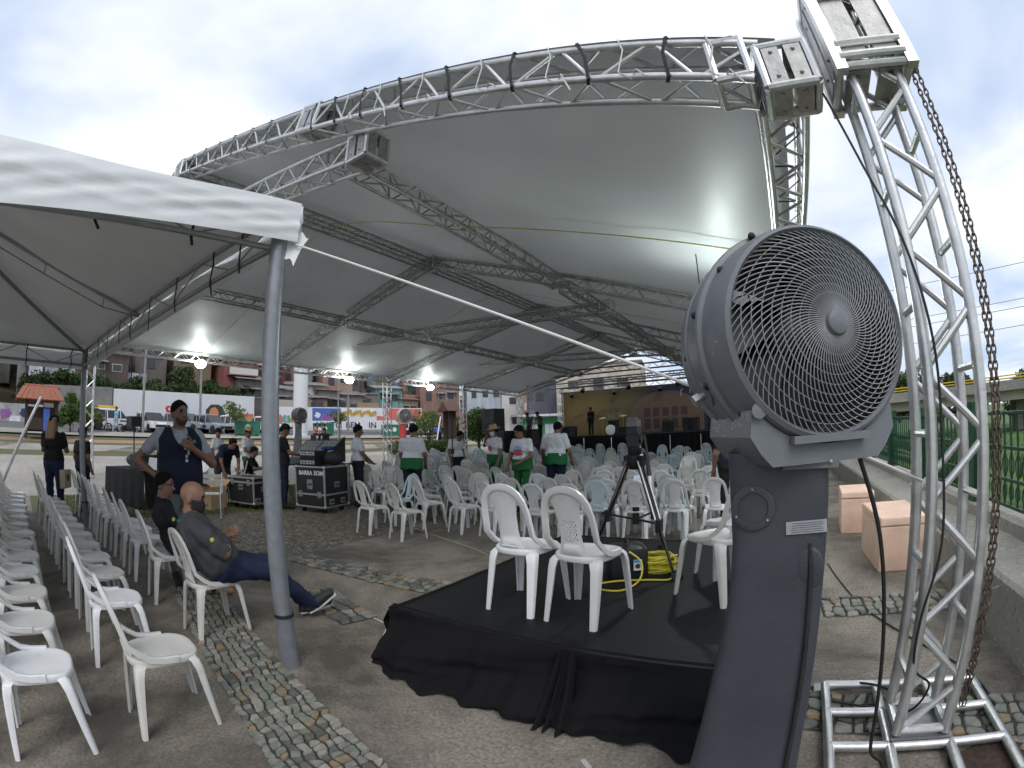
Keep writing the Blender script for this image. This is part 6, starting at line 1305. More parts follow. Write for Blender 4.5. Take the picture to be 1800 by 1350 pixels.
t = thing('street_sign', 'yellow rectangular sign board above the parked white car', 'sign', (-42.2, 7.4, 1.9)); b = MB(); b.box((0, 0, 1.45), (0.05, 1.75, 0.75)); obj('board', b.mesh('board', [PNT['yellow']], 0), t); b = MB(); b.box((0.03, -0.1, 1.5), (0.01, 0.8, 0.1)); obj('sign_text', b.mesh('sign_text', [M_BLACK], 0), t)
for y in (-0.7, 0.7): b = MB(); b.tube([(-0.04, y, -0.2), (-0.04, y, 1.1)], 0.03, 6); obj('leg', b.mesh('leg', [M_POST]), t)
M_BIN = mat('green_container', (0.02, 0.16, 0.09), 0.5)
for (x, y, w, lab) in ((-34.2, 16.9, 1.9, 'green waste container with white emblem by the road'), (-34.5, 24.5, 1.6, 'green waste container below the banner'), (-33.5, 32.0, 1.9, 'green waste container behind the second truss tower')):
    t = thing('waste_container', lab, 'container', (x, y, gz(x)), R(-20)); b = MB(); b.box((0, 0, 0.62), (0.9, w, 0.9), taper=1.06); obj('body', b.mesh('body', [M_BIN], 20), t); b = MB(); b.box((0, 0, 1.12), (1.0, w * 1.06, 0.1)); obj('lid', b.mesh('lid', [M_BIN], 20), t)
    for s in (-1, 1): b = MB(); b.tube([(-0.3, s * w * 0.4, 0.09), (0.3, s * w * 0.4, 0.09)], 0.09, 10); obj('wheel', b.mesh('wheel', [M_RUBBER]), t)
    b = MB(); b.lathe([(0.22, 0), (0.22, 0.01)], frame_z((0.48, 0, 0.7), (1, 0, 0)), 16); obj('emblem', b.mesh('emblem', [PNT['white']], 0), t)
# parked cars
M_TYRE = mat('tyre', (0.015, 0.015, 0.015), 0.8); M_GLASS = mat('car_glass', (0.02, 0.025, 0.03), 0.08); M_HL = mat('headlight_glass', (0.6, 0.62, 0.65), 0.15); M_TL = mat('tail_light', (0.3, 0.02, 0.02), 0.3)
def car(loc, rz, col, label, h=1.48, L=4.1, W=1.72, suv=False):
    t = thing('parked_car', label, 'car', loc, rz, 'cars parked along the mural wall'); mp2 = mat('car_paint_%d' % car.n, col, 0.28, 0.1, 0.04, 2, coat=0.5); car.n += 1
    prof = [(-0.5, 0.32), (-0.5, 0.62), (-0.485, 0.72), (-0.36 if not suv else -0.47, 0.82), (-0.30 if not suv else -0.44, 0.84), (0.22, 0.84), (0.30, 0.82), (0.47, 0.72), (0.5, 0.58), (0.5, 0.32)]
    def loft(pr, wz, m, name, par):
        b = MB(); secs = [(-1.0, 0.0), (-0.97, 1.0), (0.97, 1.0), (1.0, 0.0)]; vs = []; n = len(pr)
        for yv, _ in ((-1, 0), (-0.9, 1), (0.9, 1), (1, 0)):
            for x, z in pr: k = 0.94 if abs(yv) == 1 else 1.0; vs.append((x * L * (0.985 if abs(yv) == 1 else 1), yv * wz(z) * W / 2, (z - 0.32) * (k if z > 0.6 else 1) + 0.32))
        fs = [(j * n + i, j * n + (i + 1) % n, (j + 1) * n + (i + 1) % n, (j + 1) * n + i) for j in range(3) for i in range(n)] + [tuple(range(n)), tuple(3 * n + i for i in range(n))]; b.add(vs, fs); return obj(name, b.mesh(name, [m], 30), par)
    body = loft(prof, lambda z: 1.0 if z < 0.8 else 0.96, mp2, 'body', t)
    r0, r1, r2, r3 = ((-0.44, -0.30, 0.10, 0.26) if not suv else (-0.47, -0.42, 0.12, 0.26))
    cab = [(r0, 0.82), (r1, h - 0.04), (r1 + 0.06, h), (r2 - 0.06, h), (r2, h - 0.04), (r3, 0.82)]
    loft(cab, lambda z: 0.94 if z < 1 else 0.78, M_GLASS, 'window', t)
    rf = [(r1 - 0.0, h - 0.045), (r1 + 0.05, h + 0.02), (r2 - 0.05, h + 0.02), (r2, h - 0.045)]; loft(rf, lambda z: 0.82, mp2, 'roof', t)
    for x in ((r1 + r2) / 2, r1 + 0.02, r2 - 0.01):
        for s in (-1, 1): b = MB(); b.bar([(x * L * 1.0, s * W * 0.47, 0.83), (x * L * 0.98, s * W * 0.395, h - 0.02)], 0.07, 0.03); obj('pillar', b.mesh('pillar', [mp2], 30), body)
    for x in (-0.31, 0.32):
        for s in (-1, 1):
            b = MB(); b.lathe([(0.20, -0.1), (0.31, -0.09), (0.32, 0), (0.31, 0.09), (0.20, 0.1)], frame_z((x * L, s * (W / 2 - 0.09), 0.32), (0, s, 0)), 18); wh = obj('wheel', b.mesh('wheel', [M_TYRE], 40), t); b = MB(); b.lathe([(0.20, 0.07), (0.19, 0.095), (1e-6, 0.085)], frame_z((x * L, s * (W / 2 - 0.09), 0.32), (0, s, 0)), 12); obj('rim', b.mesh('rim', [M_ALU], 30), wh)
    for s in (-1, 1):
        b = MB(); b.box((0.485 * L, s * W * 0.36, 0.66), (0.10, 0.34, 0.13)); obj('headlight', b.mesh('headlight', [M_HL], 30), t); b = MB(); b.box((-0.49 * L, s * W * 0.38, 0.68), (0.08, 0.28, 0.18)); obj('tail_light', b.mesh('tail_light', [M_TL], 30), t)
    b = MB(); b.box((0.497 * L, 0, 0.46), (0.05, W * 0.7, 0.2)); obj('bumper', b.mesh('bumper', [M_BLACK], 30), t)
    return t
car.n = 0
car((-38.4, 7.1, gz(-38.4)), R(95), (0.62, 0.63, 0.65), 'white car parked broadside below the yellow sign', suv=True)
car((-36.6, 9.8, gz(-36.6)), R(10), (0.66, 0.67, 0.69), 'white car parked nose out right of the tall grey post')
car((-38.2, 13.2, gz(-38.2)), R(35), (0.25, 0.27, 0.29), 'grey car behind the standing man in the vest', suv=True)
car((-37.2, 14.9, gz(-37.2)), R(20), (0.26, 0.32, 0.38), 'bluish grey car in front of the painted hooded figure')
car((-38.0, 17.6, gz(-38.0)), R(15), (0.66, 0.66, 0.67), 'white car beside the green waste container')
car((-38.5, 21.3, gz(-38.5)), R(30), (0.6, 0.6, 0.62), 'white car half hidden by the tent pole')
car((-34.5, 36.5, gz(-34.5)), R(62), (0.62, 0.62, 0.64), 'white car parked at the end of the banner')
# motorbike beside the first car
def motorbike(loc, rz, lab):
    t = thing('motorbike', lab, 'motorbike', loc, rz)
    for x in (-0.65, 0.65): b = MB(); b.tube([(x + 0.28 * math.cos(a), 0, 0.3 + 0.28 * math.sin(a)) for a in np.linspace(0, 2 * math.pi, 18, endpoint=False)], 0.05, 6, closed=True); w = obj('wheel', b.mesh('wheel', [M_TYRE]), t)
    b = MB(); b.tube([(-0.65, 0, 0.3), (-0.2, 0, 0.55), (0.3, 0, 0.75), (0.5, 0, 0.95)], 0.06, 6); b.tube([(0.65, 0, 0.3), (0.45, 0, 1.0)], 0.035, 6); b.box((0, 0, 0.45), (0.45, 0.25, 0.35)); obj('frame', b.mesh('frame', [M_BLACK]), t)
    b = MB(); b.sphere((0.15, 0, 0.82), 0.22, 12, 8, sc=(1.2, 0.6, 0.6)); obj('tank', b.mesh('tank', [mat('bike_red', (0.25, 0.03, 0.03), 0.3)]), t); b = MB(); b.box((-0.35, 0, 0.80), (0.65, 0.24, 0.1)); obj('seat', b.mesh('seat', [M_RUBBER], 30), t); b = MB(); b.tube([(0.42, -0.35, 1.05), (0.48, 0, 1.02), (0.42, 0.35, 1.05)], 0.02, 6); obj('handlebar', b.mesh('handlebar', [M_BLACK]), t)
motorbike((-36.0, 5.7, gz(-36)), R(80), 'dark motorbike parked in front of the first white car'); motorbike((-35.4, 7.8, gz(-35.4)), R(95), 'dark motorbike parked between the walking man and the tall post')
# posts of the low chain fence along the road
for k in range(11):
    y = 3.6 + 2.3 * k; t = thing('road_post', 'thin dark road post, %s from the left along the pavement' % ORD[k], 'post', (-34.6, y, gz(-34.6)), 0, 'thin posts along the road'); b = MB(); b.tube([(0, 0, 0), (0, 0, 1.45)], 0.03, 6); obj('shaft', b.mesh('shaft', [M_POST]), t); b = MB(); b.sphere((0, 0, 1.47), 0.045, 8, 6); obj('cap', b.mesh('cap', [M_POST]), t)
# red and white pinwheel ornament among the chairs
pw = thing('pinwheel', 'big red and white pinwheel ornament on a stand among the chairs', 'pinwheel', (-11.7, 15.0, 0), R(-38)); b = MB(); b.tube([(0, 0.06, 0), (0, 0.06, 2.05)], 0.03, 8); obj('stick', b.mesh('stick', [M_BLACKM]), pw)
for k in range(16):
    a0, a1 = 2 * math.pi * k / 16, 2 * math.pi * (k + 1) / 16; pts = []
    def sp(r, a): return (r * math.cos(a + r * 0.9), 0.012 * (k % 2), 1.98 + r * math.sin(a + r * 0.9))
    b = MB(); b.grid(lambda s, t, a0=a0, a1=a1: sp(0.04 + 0.44 * t, lerp(a0, a1, s)), 3, 6); obj('vane', b.mesh('vane', [mat('pinwheel_red', (0.5, 0.03, 0.03), 0.4) if k % 2 else mat('pinwheel_white', (0.75, 0.75, 0.75), 0.4)], 60, solid=0.008), pw)
t = thing('wooden_shelter', 'small dark wooden shelter behind the pinwheel', 'shelter', (-20.4, 24.8, gz(-20.4)), R(-30))
for x in (-0.5, 0.5): b = MB(); b.box((x, 0, 1.4), (0.18, 0.5, 2.8)); obj('post', b.mesh('post', [mat('dark_timber', (0.045, 0.03, 0.025), 0.8)], 0), t)
b = MB(); b.prism([(-1.1, 2.6), (1.1, 2.6), (0, 3.3)], 1.0, Matrix(((1, 0, 0, 0), (0, 0, 1, -0.5), (0, 1, 0, 0), (0, 0, 0, 1)))); obj('roof', b.mesh('roof', [mat('brown_shelter_roof', (0.10, 0.05, 0.04), 0.8)], 0), t)
t = thing('shop_front', 'green and white shop front below the dark blue building', 'shop front', (-18.4, 36, 0), R(-160)); b = MB(); b.box((0, 0, 1.4), (5.2, 0.5, 2.8)); obj('front', b.mesh('front', [mat('shop_green', (0.03, 0.22, 0.08), 0.6)], 0), t)
for x in (-1.7, 0, 1.7): b = MB(); b.box((x, 0.27, 1.3), (1.1, 0.08, 1.9)); obj('shop_window', b.mesh('shop_window', [mat('shop_window_pale', (0.5, 0.55, 0.58), 0.2)], 0), t)  # panes in one even pale colour
b = MB(); b.box((0, 0.45, 3.0), (5.6, 1.2, 0.18)); obj('awning', b.mesh('awning', [mat('awning_white', (0.6, 0.62, 0.66), 0.6)], 0), t)
# upper rows of small hillside houses
g = random.Random(11); WC = [(0.26, 0.23, 0.20), (0.33, 0.17, 0.12), (0.20, 0.17, 0.15), (0.42, 0.38, 0.33), (0.18, 0.22, 0.24), (0.30, 0.22, 0.13), (0.36, 0.12, 0.09), (0.14, 0.12, 0.11)]; CN = ('grey-brown', 'brick-red', 'dark grey', 'pale', 'blue-grey', 'tan', 'red', 'blackened')
for row, (u, z, n, nm) in enumerate(((-48.2, 3.9, 15, 'lowest'), (-56.5, 7.6, 16, 'middle'), (-64, 10.4, 17, 'upper'))):
    for i in range(n):
        v = (24 if row == 0 else -12) + i * (2.9 if row == 0 else 4.6) + g.uniform(-0.8, 0.8); k = g.randrange(8); w, h = g.uniform(2.4, 4.0), g.uniform(1.8, 3.4)
        house((u + g.uniform(-1.2, 1.2), v, z + g.uniform(-0.6, 0.6)), R(-90 - max(0, v - 15) * 0.6 + g.uniform(-12, 12)), w, 4, h, WC[k], '%s hillside house, %s from the left in the %s row' % (CN[k], ORD[i], nm), g.choice(('lean', 'lean', 'flat', 'gable')), ((g.uniform(0.2, 0.4), 0.55), (g.uniform(0.6, 0.8), 0.55)), door=g.choice((None, 0.5)), balcony=(0.3, WC[(k + 3) % 8]) if g.random() < 0.4 else None)
for i in range(27):
    v = -8 + i * 2.2 + g.uniform(-1, 1); u = g.choice((-47.5, -48.5, -53.5, -60)); tree((u, v, hillz(u, v) - 0.2), g.uniform(1.6, 3.2), g.uniform(1.0, 1.8), 'slope bush among the hillside houses, %s from the left' % ORD[i], leaf=g.randrange(2), n=700, size=0.2, seed=300 + i, trunk=0.15, name='bush', cat='bush', group='bushes on the hillside')
for i in range(9):
    v = 8 + i * 5.5; t = thing('water_tank', 'small blue water tank on a hillside roof, %s from the left' % ORD[i], 'water tank', (-52.5 - 0.6 * (i % 3), v, 9.2 + 0.5 * (i % 2))); b = MB(); b.lathe([(0.5, 0), (0.55, 0.7), (0.3, 0.95), (0.1, 1.0)], None, 14); obj('tank', b.mesh('tank', [mat('tank_blue', (0.06, 0.16, 0.34), 0.5)], 40), t); b = MB(); b.box((0, 0, -0.4), (1.0, 1.0, 0.8)); obj('plinth', b.mesh('plinth', [M_WALLG], 0), t)
for i, (a, c) in enumerate((((-36, 28.5, 8.2), (-52, 36, 10.5)), ((-37.4, 14.15, 8.6), (-36, 28.5, 8.3)), ((-35, 8.75, 8.9), (-37.4, 14.15, 8.6)), ((-36, 28.5, 8.0), (-30, 36, 7.6)))):
    A, C = Vector(a), Vector(c); cable('street_wire', [A, A.lerp(C, 0.5) - Vector((0, 0, 0.35)), C], 0.03, M_WIRE, 'sagging street wire between the road posts, %s from the left' % ORD[i], 'wire', n=4)
for i in range(15):
    v = 2.5 + i * 1.45 + g.uniform(-0.4, 0.4); u = -46.0 - g.uniform(0, 2.5); tree((u, v, 4.6 + 0.25 * (-u - 46)), g.uniform(1.2, 2.4), g.uniform(1.0, 1.5), 'dark shrub on the bank right above the white wall, %s from the left' % ORD[i], leaf=0, n=800, size=0.17, seed=400 + i, trunk=0.1, name='bank_shrub', cat='shrub', group='shrubs on the bank above the wall')
# ------------------------------------------------------------------ flight cases, mixing desk, tables
M_CASE = mat('black_case_laminate', (0.014, 0.014, 0.016), 0.5, 0, 0.3, 6, bump=0.1, bscale=90)
M_EDGE = mat('case_aluminium_edge', (0.50, 0.50, 0.48), 0.42, 0.7, 0.15, 12)
def flight_case(loc, rz, w, d, h, label, text=None, lid=0.32):
    t = thing('flight_case', label, 'flight case', loc, rz, 'black flight cases by the mixing desk'); z0 = 0.12
    b = MB(); b.box((0, 0, z0 + h / 2), (w - 0.03, d - 0.03, h - 0.03)); pn = obj('panel_shell', b.mesh('panel_shell', [M_CASE], 0), t)
    b = MB(); e = 0.028
    for x in (-1, 1):
        for y in (-1, 1): b.box((x * (w / 2 - e / 2), y * (d / 2 - e / 2), z0 + h / 2), (e, e, h - 0.05))
        for z in (z0 + e / 2, z0 + h - e / 2): b.box((x * (w / 2 - e / 2), 0, z), (e, d - 0.05, e))
    for y in (-1, 1):
        for z in (z0 + e / 2, z0 + h - e / 2): b.box((0, y * (d / 2 - e / 2), z), (w - 0.05, e, e))
    zl = z0 + h * lid
    for y in (-1, 1): b.box((0, y * (d / 2 - 0.008), zl), (w - 0.05, 0.018, 0.035))
    for x in (-1, 1): b.box((x * (w / 2 - 0.008), 0, zl), (0.018, d - 0.05, 0.035))
    obj('edge_trim', b.mesh('edge_trim', [M_EDGE], 30), t)
    for x in (-1, 1):
        for y in (-1, 1):
            for z in (z0 + 0.02, z0 + h - 0.02): b = MB(); b.sphere((x * (w / 2 - 0.02), y * (d / 2 - 0.02), z), 0.038, 10, 8); obj('corner_ball', b.mesh('corner_ball', [M_EDGE]), t)
            b = MB(); b.lathe([(0.05, -0.02), (0.05, 0.02)], frame_z((x * (w / 2 - 0.12), y * (d / 2 - 0.12), 0.05), (1, 0, 0)), 14); b.box((x * (w / 2 - 0.12), y * (d / 2 - 0.12), 0.10), (0.07, 0.07, 0.03)); obj('castor', b.mesh('castor', [M_RUBBER], 40), t)
    def dish(x, z, side):
        b = MB(); s = (0.15, 0.012, 0.11); c = (x, -d / 2 + 0.006, z) if side == 0 else (w / 2 - 0.006, x, z); b.box(c, s if side == 0 else (0.012, 0.15, 0.11)); hd = obj('handle_dish', b.mesh('handle_dish', [M_STEEL], 0), t)
        b = MB(); q = (x, -d / 2 - 0.004, z) if side == 0 else (w / 2 + 0.004, x, z); b.box(q, (0.10, 0.012, 0.03) if side == 0 else (0.012, 0.10, 0.03)); obj('handle', b.mesh('handle', [M_BLACK], 30), hd)
    dish(0.0, z0 + h * 0.62 if not text else z0 + h * 0.56, 0); dish(0.0, z0 + h * 0.55, 1); dish(-0.18, z0 + h * 0.14, 1); dish(0.18, z0 + h * 0.14, 1)
    for x in (-w * 0.32, w * 0.32): b = MB(); b.box((x, -d / 2 - 0.002, zl), (0.10, 0.014, 0.12)); lt = obj('latch', b.mesh('latch', [M_STEEL], 30), t); b = MB(); b.box((x, -d / 2 - 0.012, zl), (0.05, 0.012, 0.02)); obj('latch_wing', b.mesh('latch_wing', [M_EDGE], 30), lt)
    if text:
        
        for word, dx in zip(text.split(), (-0.115, 0.235)): me = text_mesh('case_lettering', word, 0.118, mat('white_stencil', (0.72, 0.72, 0.70), 0.6, 0, 0.2, 30), 0.0015, 0.004); obj('lettering', me, t, Matrix.Translation((dx, -d / 2 + 0.012, z0 + h * 0.83)) @ Matrix.Rotation(R(90), 4, 'X'))
        b = MB(); b.box((0.0, -d / 2 + 0.008, z0 + h * 0.56), (0.13, 0.014, 0.19)); obj('name_plate', b.mesh('name_plate', [M_STEEL], 0), t)
    return t
# the wide face with lettering looks to the camera's side
flight_case((-8.17, 5.74, 0), R(14), 0.80, 0.78, 0.82, 'big black flight case lettered on its front beside the chairs', 'BARRA SOM')
flight_case((-9.55, 4.78, 0), R(14), 0.86, 0.6, 0.56, 'low black flight case left of the lettered one', None, 0.8)
b = MB(); b.lathe([(0.10, 0), (0.10, 0.003), (0.085, 0.003), (0.085, 0)], None, 20)
# rack and bag on the lettered case
t = thing('rack_unit', 'open rack of silver amplifiers standing on the lettered flight case', 'rack', (-8.33, 5.66, 0.945), R(14)); b = MB(); b.box((0, 0, 0.15), (0.42, 0.40, 0.30)); obj('rack_box', b.mesh('rack_box', [M_BLACK], 0), t)
for k in range(3): b = MB(); b.box((0, -0.205, 0.06 + 0.09 * k), (0.38, 0.02, 0.07)); fp = obj('front_panel', b.mesh('front_panel', [M_EDGE if k != 1 else M_BLACKM], 0), t); b = MB(); [b.tube([(x, -0.216, 0.06 + 0.09 * k), (x, -0.232, 0.06 + 0.09 * k)], 0.016, 8) for x in (-0.12, -0.04, 0.06, 0.14)]; obj('knobs', b.mesh('knobs', [M_BLACKM]), fp, kind='stuff')
t = thing('gear_bag', 'soft black gear bag lying on the lettered flight case', 'bag', (-7.93, 5.88, 0.945), R(40)); b = MB(); b.sphere((0, 0, 0.14), 0.18, 16, 10, sc=(1.2, 0.9, 0.8)); obj('bag_body', b.mesh('bag_body', [mat('black_nylon', (0.02, 0.02, 0.024), 0.7, bump=0.4, bscale=20)]), t); b = MB(); b.tube([(-0.2, 0, 0.27), (-0.1, -0.05, 0.36), (0.1, -0.05, 0.36), (0.2, 0, 0.27)], 0.018, 6); obj('bag_handle', b.mesh('bag_handle', [M_BLACK]), t); b = MB(); b.sphere((-0.12, 0.0, 0.34), 0.1, 12, 8, sc=(1.6, 1, 0.4)); obj('blue_cloth', b.mesh('blue_cloth', [mat('blue_rag', (0.02, 0.05, 0.22), 0.8)]), t)
# mixing desk on a table
t = thing('mixing_desk', 'grey mixing desk with slanted panel and black side cheek on a table', 'mixing desk', (-9.45, 6.55, 0.92), R(26))
b = MB(); b.add([(-0.55, -0.45, 0.0), (0.5, -0.45, 0.0), (0.5, 0.4, 0.0), (-0.55, 0.4, 0.0), (-0.55, -0.45, 0.10), (0.5, -0.45, 0.10), (0.5, 0.4, 0.52), (-0.55, 0.4, 0.52)], [(3, 2, 1, 0), (4, 5, 6, 7), (0, 1, 5, 4), (1, 2, 6, 5), (2, 3, 7, 6), (3, 0, 4, 7)]); obj('desk_body', b.mesh('desk_body', [mat('desk_grey', (0.11, 0.115, 0.12), 0.45)], 0), t)
for k in range(2): b = MB(); b.add([(-0.5 + 0.5 * k, -0.38, 0.14), (-0.06 + 0.5 * k, -0.38, 0.14), (-0.06 + 0.5 * k, 0.34, 0.497), (-0.5 + 0.5 * k, 0.34, 0.497)], [(0, 1, 2, 3)]); obj('control_panel', b.mesh('control_panel', [mat('control_panel_pale', (0.30, 0.31, 0.33), 0.45, 0, 0.45, 40)], 0, solid=0.006), t)
b = MB(); b.add([(0.52, -0.47, 0.0), (0.52, 0.42, 0.0), (0.52, 0.42, 0.60), (0.52, -0.05, 0.38)], [(0, 1, 2, 3)]); obj('side_cheek', b.mesh('side_cheek', [M_BLACK], 0, solid=0.04), t)
b = MB()
for i in range(12):
    for j in range(5): b.box((-0.46 + 0.085 * i, -0.30 + 0.13 * j, 0.175 + 0.0645 * j * 1.0), (0.02, 0.03, 0.02))
obj('faders', b.mesh('faders', [M_BLACKM], 0), t, kind='stuff')
def table(loc, rz, w, d, h, label, cloth=None):
    t = thing('folding_table', label, 'table', loc, rz); b = MB(); b.box((0, 0, h - 0.02), (w, d, 0.04)); obj('table_top', b.mesh('table_top', [M_BLACK if not cloth else cloth], 30), t)
    for x in (-1, 1):
        for y in (-1, 1): b = MB(); b.tube([(x * (w / 2 - 0.08), y * (d / 2 - 0.06), 0), (x * (w / 2 - 0.08), y * (d / 2 - 0.06), h - 0.04)], 0.018, 8); obj('leg', b.mesh('leg', [M_STEEL]), t)
    return t
table((-9.45, 6.55, 0), R(26), 1.4, 0.95, 0.90, 'table carrying the mixing desk behind the flight cases')
tb = table((-11.2, 2.75, 0), R(15), 1.9, 0.9, 0.78, 'black cloth covered table with cases beside the tent pole')
b = MB(); b.grid(lambda s, t: (-0.97 + 1.94 * s, -0.46 - 0.06 * t - 0.02 * math.sin(30 * s) * t, 0.79 - 0.72 * t), 30, 6); b.grid(lambda s, t: (-0.97 + 1.94 * s, -0.46 + 0.92 * t, 0.792), 2, 2); b.grid(lambda s, t: (0.97 + 0.05 * t, -0.46 + 0.92 * s, 0.79 - 0.72 * t), 8, 4); obj('cloth', b.mesh('cloth', [M_SKIRT], 60), tb)
flight = thing('equipment_crate', 'small black equipment crate with silver catch on the cloth covered table', 'crate', (-10.85, 2.75, 0.80), R(15)); b = MB(); b.box((0, 0, 0.15), (0.55, 0.45, 0.30)); obj('crate_body', b.mesh('crate_body', [M_CASE], 20), flight); b = MB(); b.box((0, -0.23, 0.15), (0.16, 0.02, 0.07)); obj('catch', b.mesh('catch', [M_STEEL], 20), flight)
t = thing('laptop', 'grey-white laptop lid standing open on the cloth covered table', 'laptop', (-10.2, 2.65, 0.80), R(15)); b = MB(); b.box((0, 0, 0.012), (0.36, 0.26, 0.02)); obj('keyboard_base', b.mesh('keyboard_base', [M_BLACK], 20), t); b = MB(); b.box((0, 0.14, 0.13), (0.40, 0.015, 0.26), Matrix.Rotation(R(-12), 4, 'X')); obj('screen_lid', b.mesh('screen_lid', [mat('pale_lid', (0.48, 0.48, 0.52), 0.5)], 20), t)
t = thing('gear_bag', 'dark duffel bag heaped on the left end of the cloth covered table', 'bag', (-11.75, 2.75, 0.80), R(15)); b = MB(); b.sphere((0, 0, 0.14), 0.2, 14, 8, sc=(1.7, 1, 0.75)); obj('bag_body', b.mesh('bag_body', [mat('navy_nylon', (0.03, 0.035, 0.06), 0.7, bump=0.4, bscale=15)]), t)
t = thing('loudspeaker_on_stand', 'small black loudspeaker on a thin tripod stand left of the standing man', 'loudspeaker', (-13.2, 3.05, gz(-13.2)), R(-70)); b = MB(); b.box((0, 0, 1.83), (0.34, 0.26, 0.26)); cb = obj('cabinet', b.mesh('cabinet', [M_BLACK], 20), t); b = MB(); b.tube([(0, 0, 0.35), (0, 0, 1.72)], 0.018, 8); obj('pole', b.mesh('pole', [M_BLACKM]), t)
for k in range(3): a = 2.1 * k + 0.4; b = MB(); b.tube([(0, 0, 0.85), (0.42 * math.cos(a), 0.42 * math.sin(a), 0.01)], 0.014, 6); obj('leg', b.mesh('leg', [M_BLACKM]), t)
t = thing('black_stand', 'thin black pole stand among the chairs near the hat wearer', 'stand', (-7.0, 8.6, 0)); b = MB(); b.tube([(0, 0, 0), (0, 0, 1.9)], 0.014, 6); obj('pole', b.mesh('pole', [M_BLACKM]), t); b = MB(); b.box((0, 0, 1.15), (0.06, 0.06, 0.12)); obj('clamp', b.mesh('clamp', [M_BLACK], 20), t)
# metal folding chairs and a cardboard box near the desk
def metal_chair(loc, rz, label):
    t = thing('metal_chair', label, 'chair', loc, rz, 'metal chairs by the mixing desk')
    for s in (-1, 1): b = MB(); b.tube([(s * 0.22, 0.24, 0), (s * 0.22, 0.20, 0.42), (s * 0.22, -0.16, 0.44), (s * 0.22, -0.24, 0.82)], 0.013, 8); b.tube([(s * 0.22, -0.26, 0), (s * 0.22, -0.10, 0.43)], 0.013, 8); b.tube([(s * 0.23, -0.2, 0.66), (s * 0.24, 0.18, 0.64), (s * 0.23, 0.20, 0.43)], 0.013, 8); obj('side_frame', b.mesh('side_frame', [M_ALU]), t)
    for k in range(5): b = MB(); b.bar([(-0.22, -0.14 + 0.08 * k, 0.44), (0.22, -0.14 + 0.08 * k, 0.44)], 0.05, 0.008); obj('seat_slat', b.mesh('seat_slat', [M_EDGE], 20), t)
    for k in range(2): b = MB(); b.bar([(-0.22, -0.20 - 0.02 * k, 0.64 + 0.11 * k), (0.22, -0.20 - 0.02 * k, 0.64 + 0.11 * k)], 0.008, 0.07); obj('back_slat', b.mesh('back_slat', [M_EDGE], 20), t)
    return t
metal_chair((-8.9, 3.55, 0), R(-120), 'empty metal slatted chair in front of the stooping man'); metal_chair((-10.55, 5.18, 0), R(-40), 'metal slatted chair under the seated person in black')
t = thing('cardboard_box', 'open brown cardboard box behind the empty metal chair', 'box', (-9.9, 3.95, 0), R(20)); b = MB(); b.box((0, 0, 0.24), (0.55, 0.45, 0.48)); obj('carton', b.mesh('carton', [mat('cardboard', (0.36, 0.25, 0.15), 0.85)], 0), t)
for s in (-1, 1): b = MB(); b.add([(-0.27, s * 0.225, 0.485), (0.27, s * 0.225, 0.485), (0.27, s * 0.40, 0.60), (-0.27, s * 0.40, 0.60)], [(0, 1, 2, 3)]); obj('flap', b.mesh('flap', [mat('cardboard', (0.36, 0.25, 0.15), 0.85)], 0, solid=0.006), t)
for k, (u, v, n) in enumerate(((-10.6, 4.9, 3), (-11.4, 5.4, 4), (-11.9, 4.4, 3))):
    for q in range(n): chair((u + 0.0, v + 0.03 * q, 0.1 * q), R(150 + 30 * k), 'plain', PL_W, 'white plastic chair, %s from the ground in the %s stack behind the stooping man' % (ORD[q], ('near', 'middle', 'left')[k]), 'chair stacks behind the stooping man', parts=False)
chair((-11.35, 3.6, 0), R(200), 'plain', PL_O, 'white plastic chair with a black bag on it behind the standing man', 'chairs near the cloth covered table')
# ------------------------------------------------------------------ people: one continuous skin from a blended distance field
def surf_nets(d, org, h):
    s = d < 0; nx, ny, nz_ = d.shape
    c = [(i, j, k) for i in (0, 1) for j in (0, 1) for k in (0, 1)]
    def sh(a, o): return a[o[0]:nx - 1 + o[0], o[1]:ny - 1 + o[1], o[2]:nz_ - 1 + o[2]]
    cnt = sum(sh(s, o).astype(np.int8) for o in c); act = (cnt > 0) & (cnt < 8); ids = -np.ones(act.shape, int); I = np.argwhere(act); ids[act] = np.arange(len(I))
    acc = np.zeros((len(I), 3)); w = np.zeros(len(I))
    for a in range(8):
        for b_ in range(a + 1, 8):
            A, B = np.array(c[a]), np.array(c[b_])
            if np.abs(A - B).sum() != 1: continue
            da = d[I[:, 0] + A[0], I[:, 1] + A[1], I[:, 2] + A[2]]; db = d[I[:, 0] + B[0], I[:, 1] + B[1], I[:, 2] + B[2]]
            x = (da < 0) != (db < 0); t = np.where(x, da / np.where(da == db, 1, da - db), 0)
            acc += np.where(x[:, None], A + t[:, None] * (B - A), 0); w += x
    P = org + (I + acc / np.maximum(w, 1)[:, None]) * h; F = []
    for ax in range(3):
        o = [0, 0, 0]; o[ax] = 1; lo = s[tuple(slice(0, n - q) for n, q in zip(s.shape, o))]; hi = s[tuple(slice(q, n) for n, q in zip(s.shape, o))]
        E = np.argwhere(lo != hi); p, q = [(1, 2), (2, 0), (0, 1)][ax]
        E = E[(E[:, p] > 0) & (E[:, q] > 0) & (E[:, p] < act.shape[p]) & (E[:, q] < act.shape[q])]
        def idx(dp, dq): J = E.copy(); J[:, p] -= dp; J[:, q] -= dq; return ids[J[:, 0], J[:, 1], J[:, 2]]
        Q = np.stack([idx(0, 0), idx(1, 0), idx(1, 1), idx(0, 1)], 1); inside = lo[E[:, 0], E[:, 1], E[:, 2]]; Q[inside] = Q[inside][:, ::-1]; F.append(Q)
    F = np.concatenate(F); F = F[(F >= 0).all(1)]; return P, F
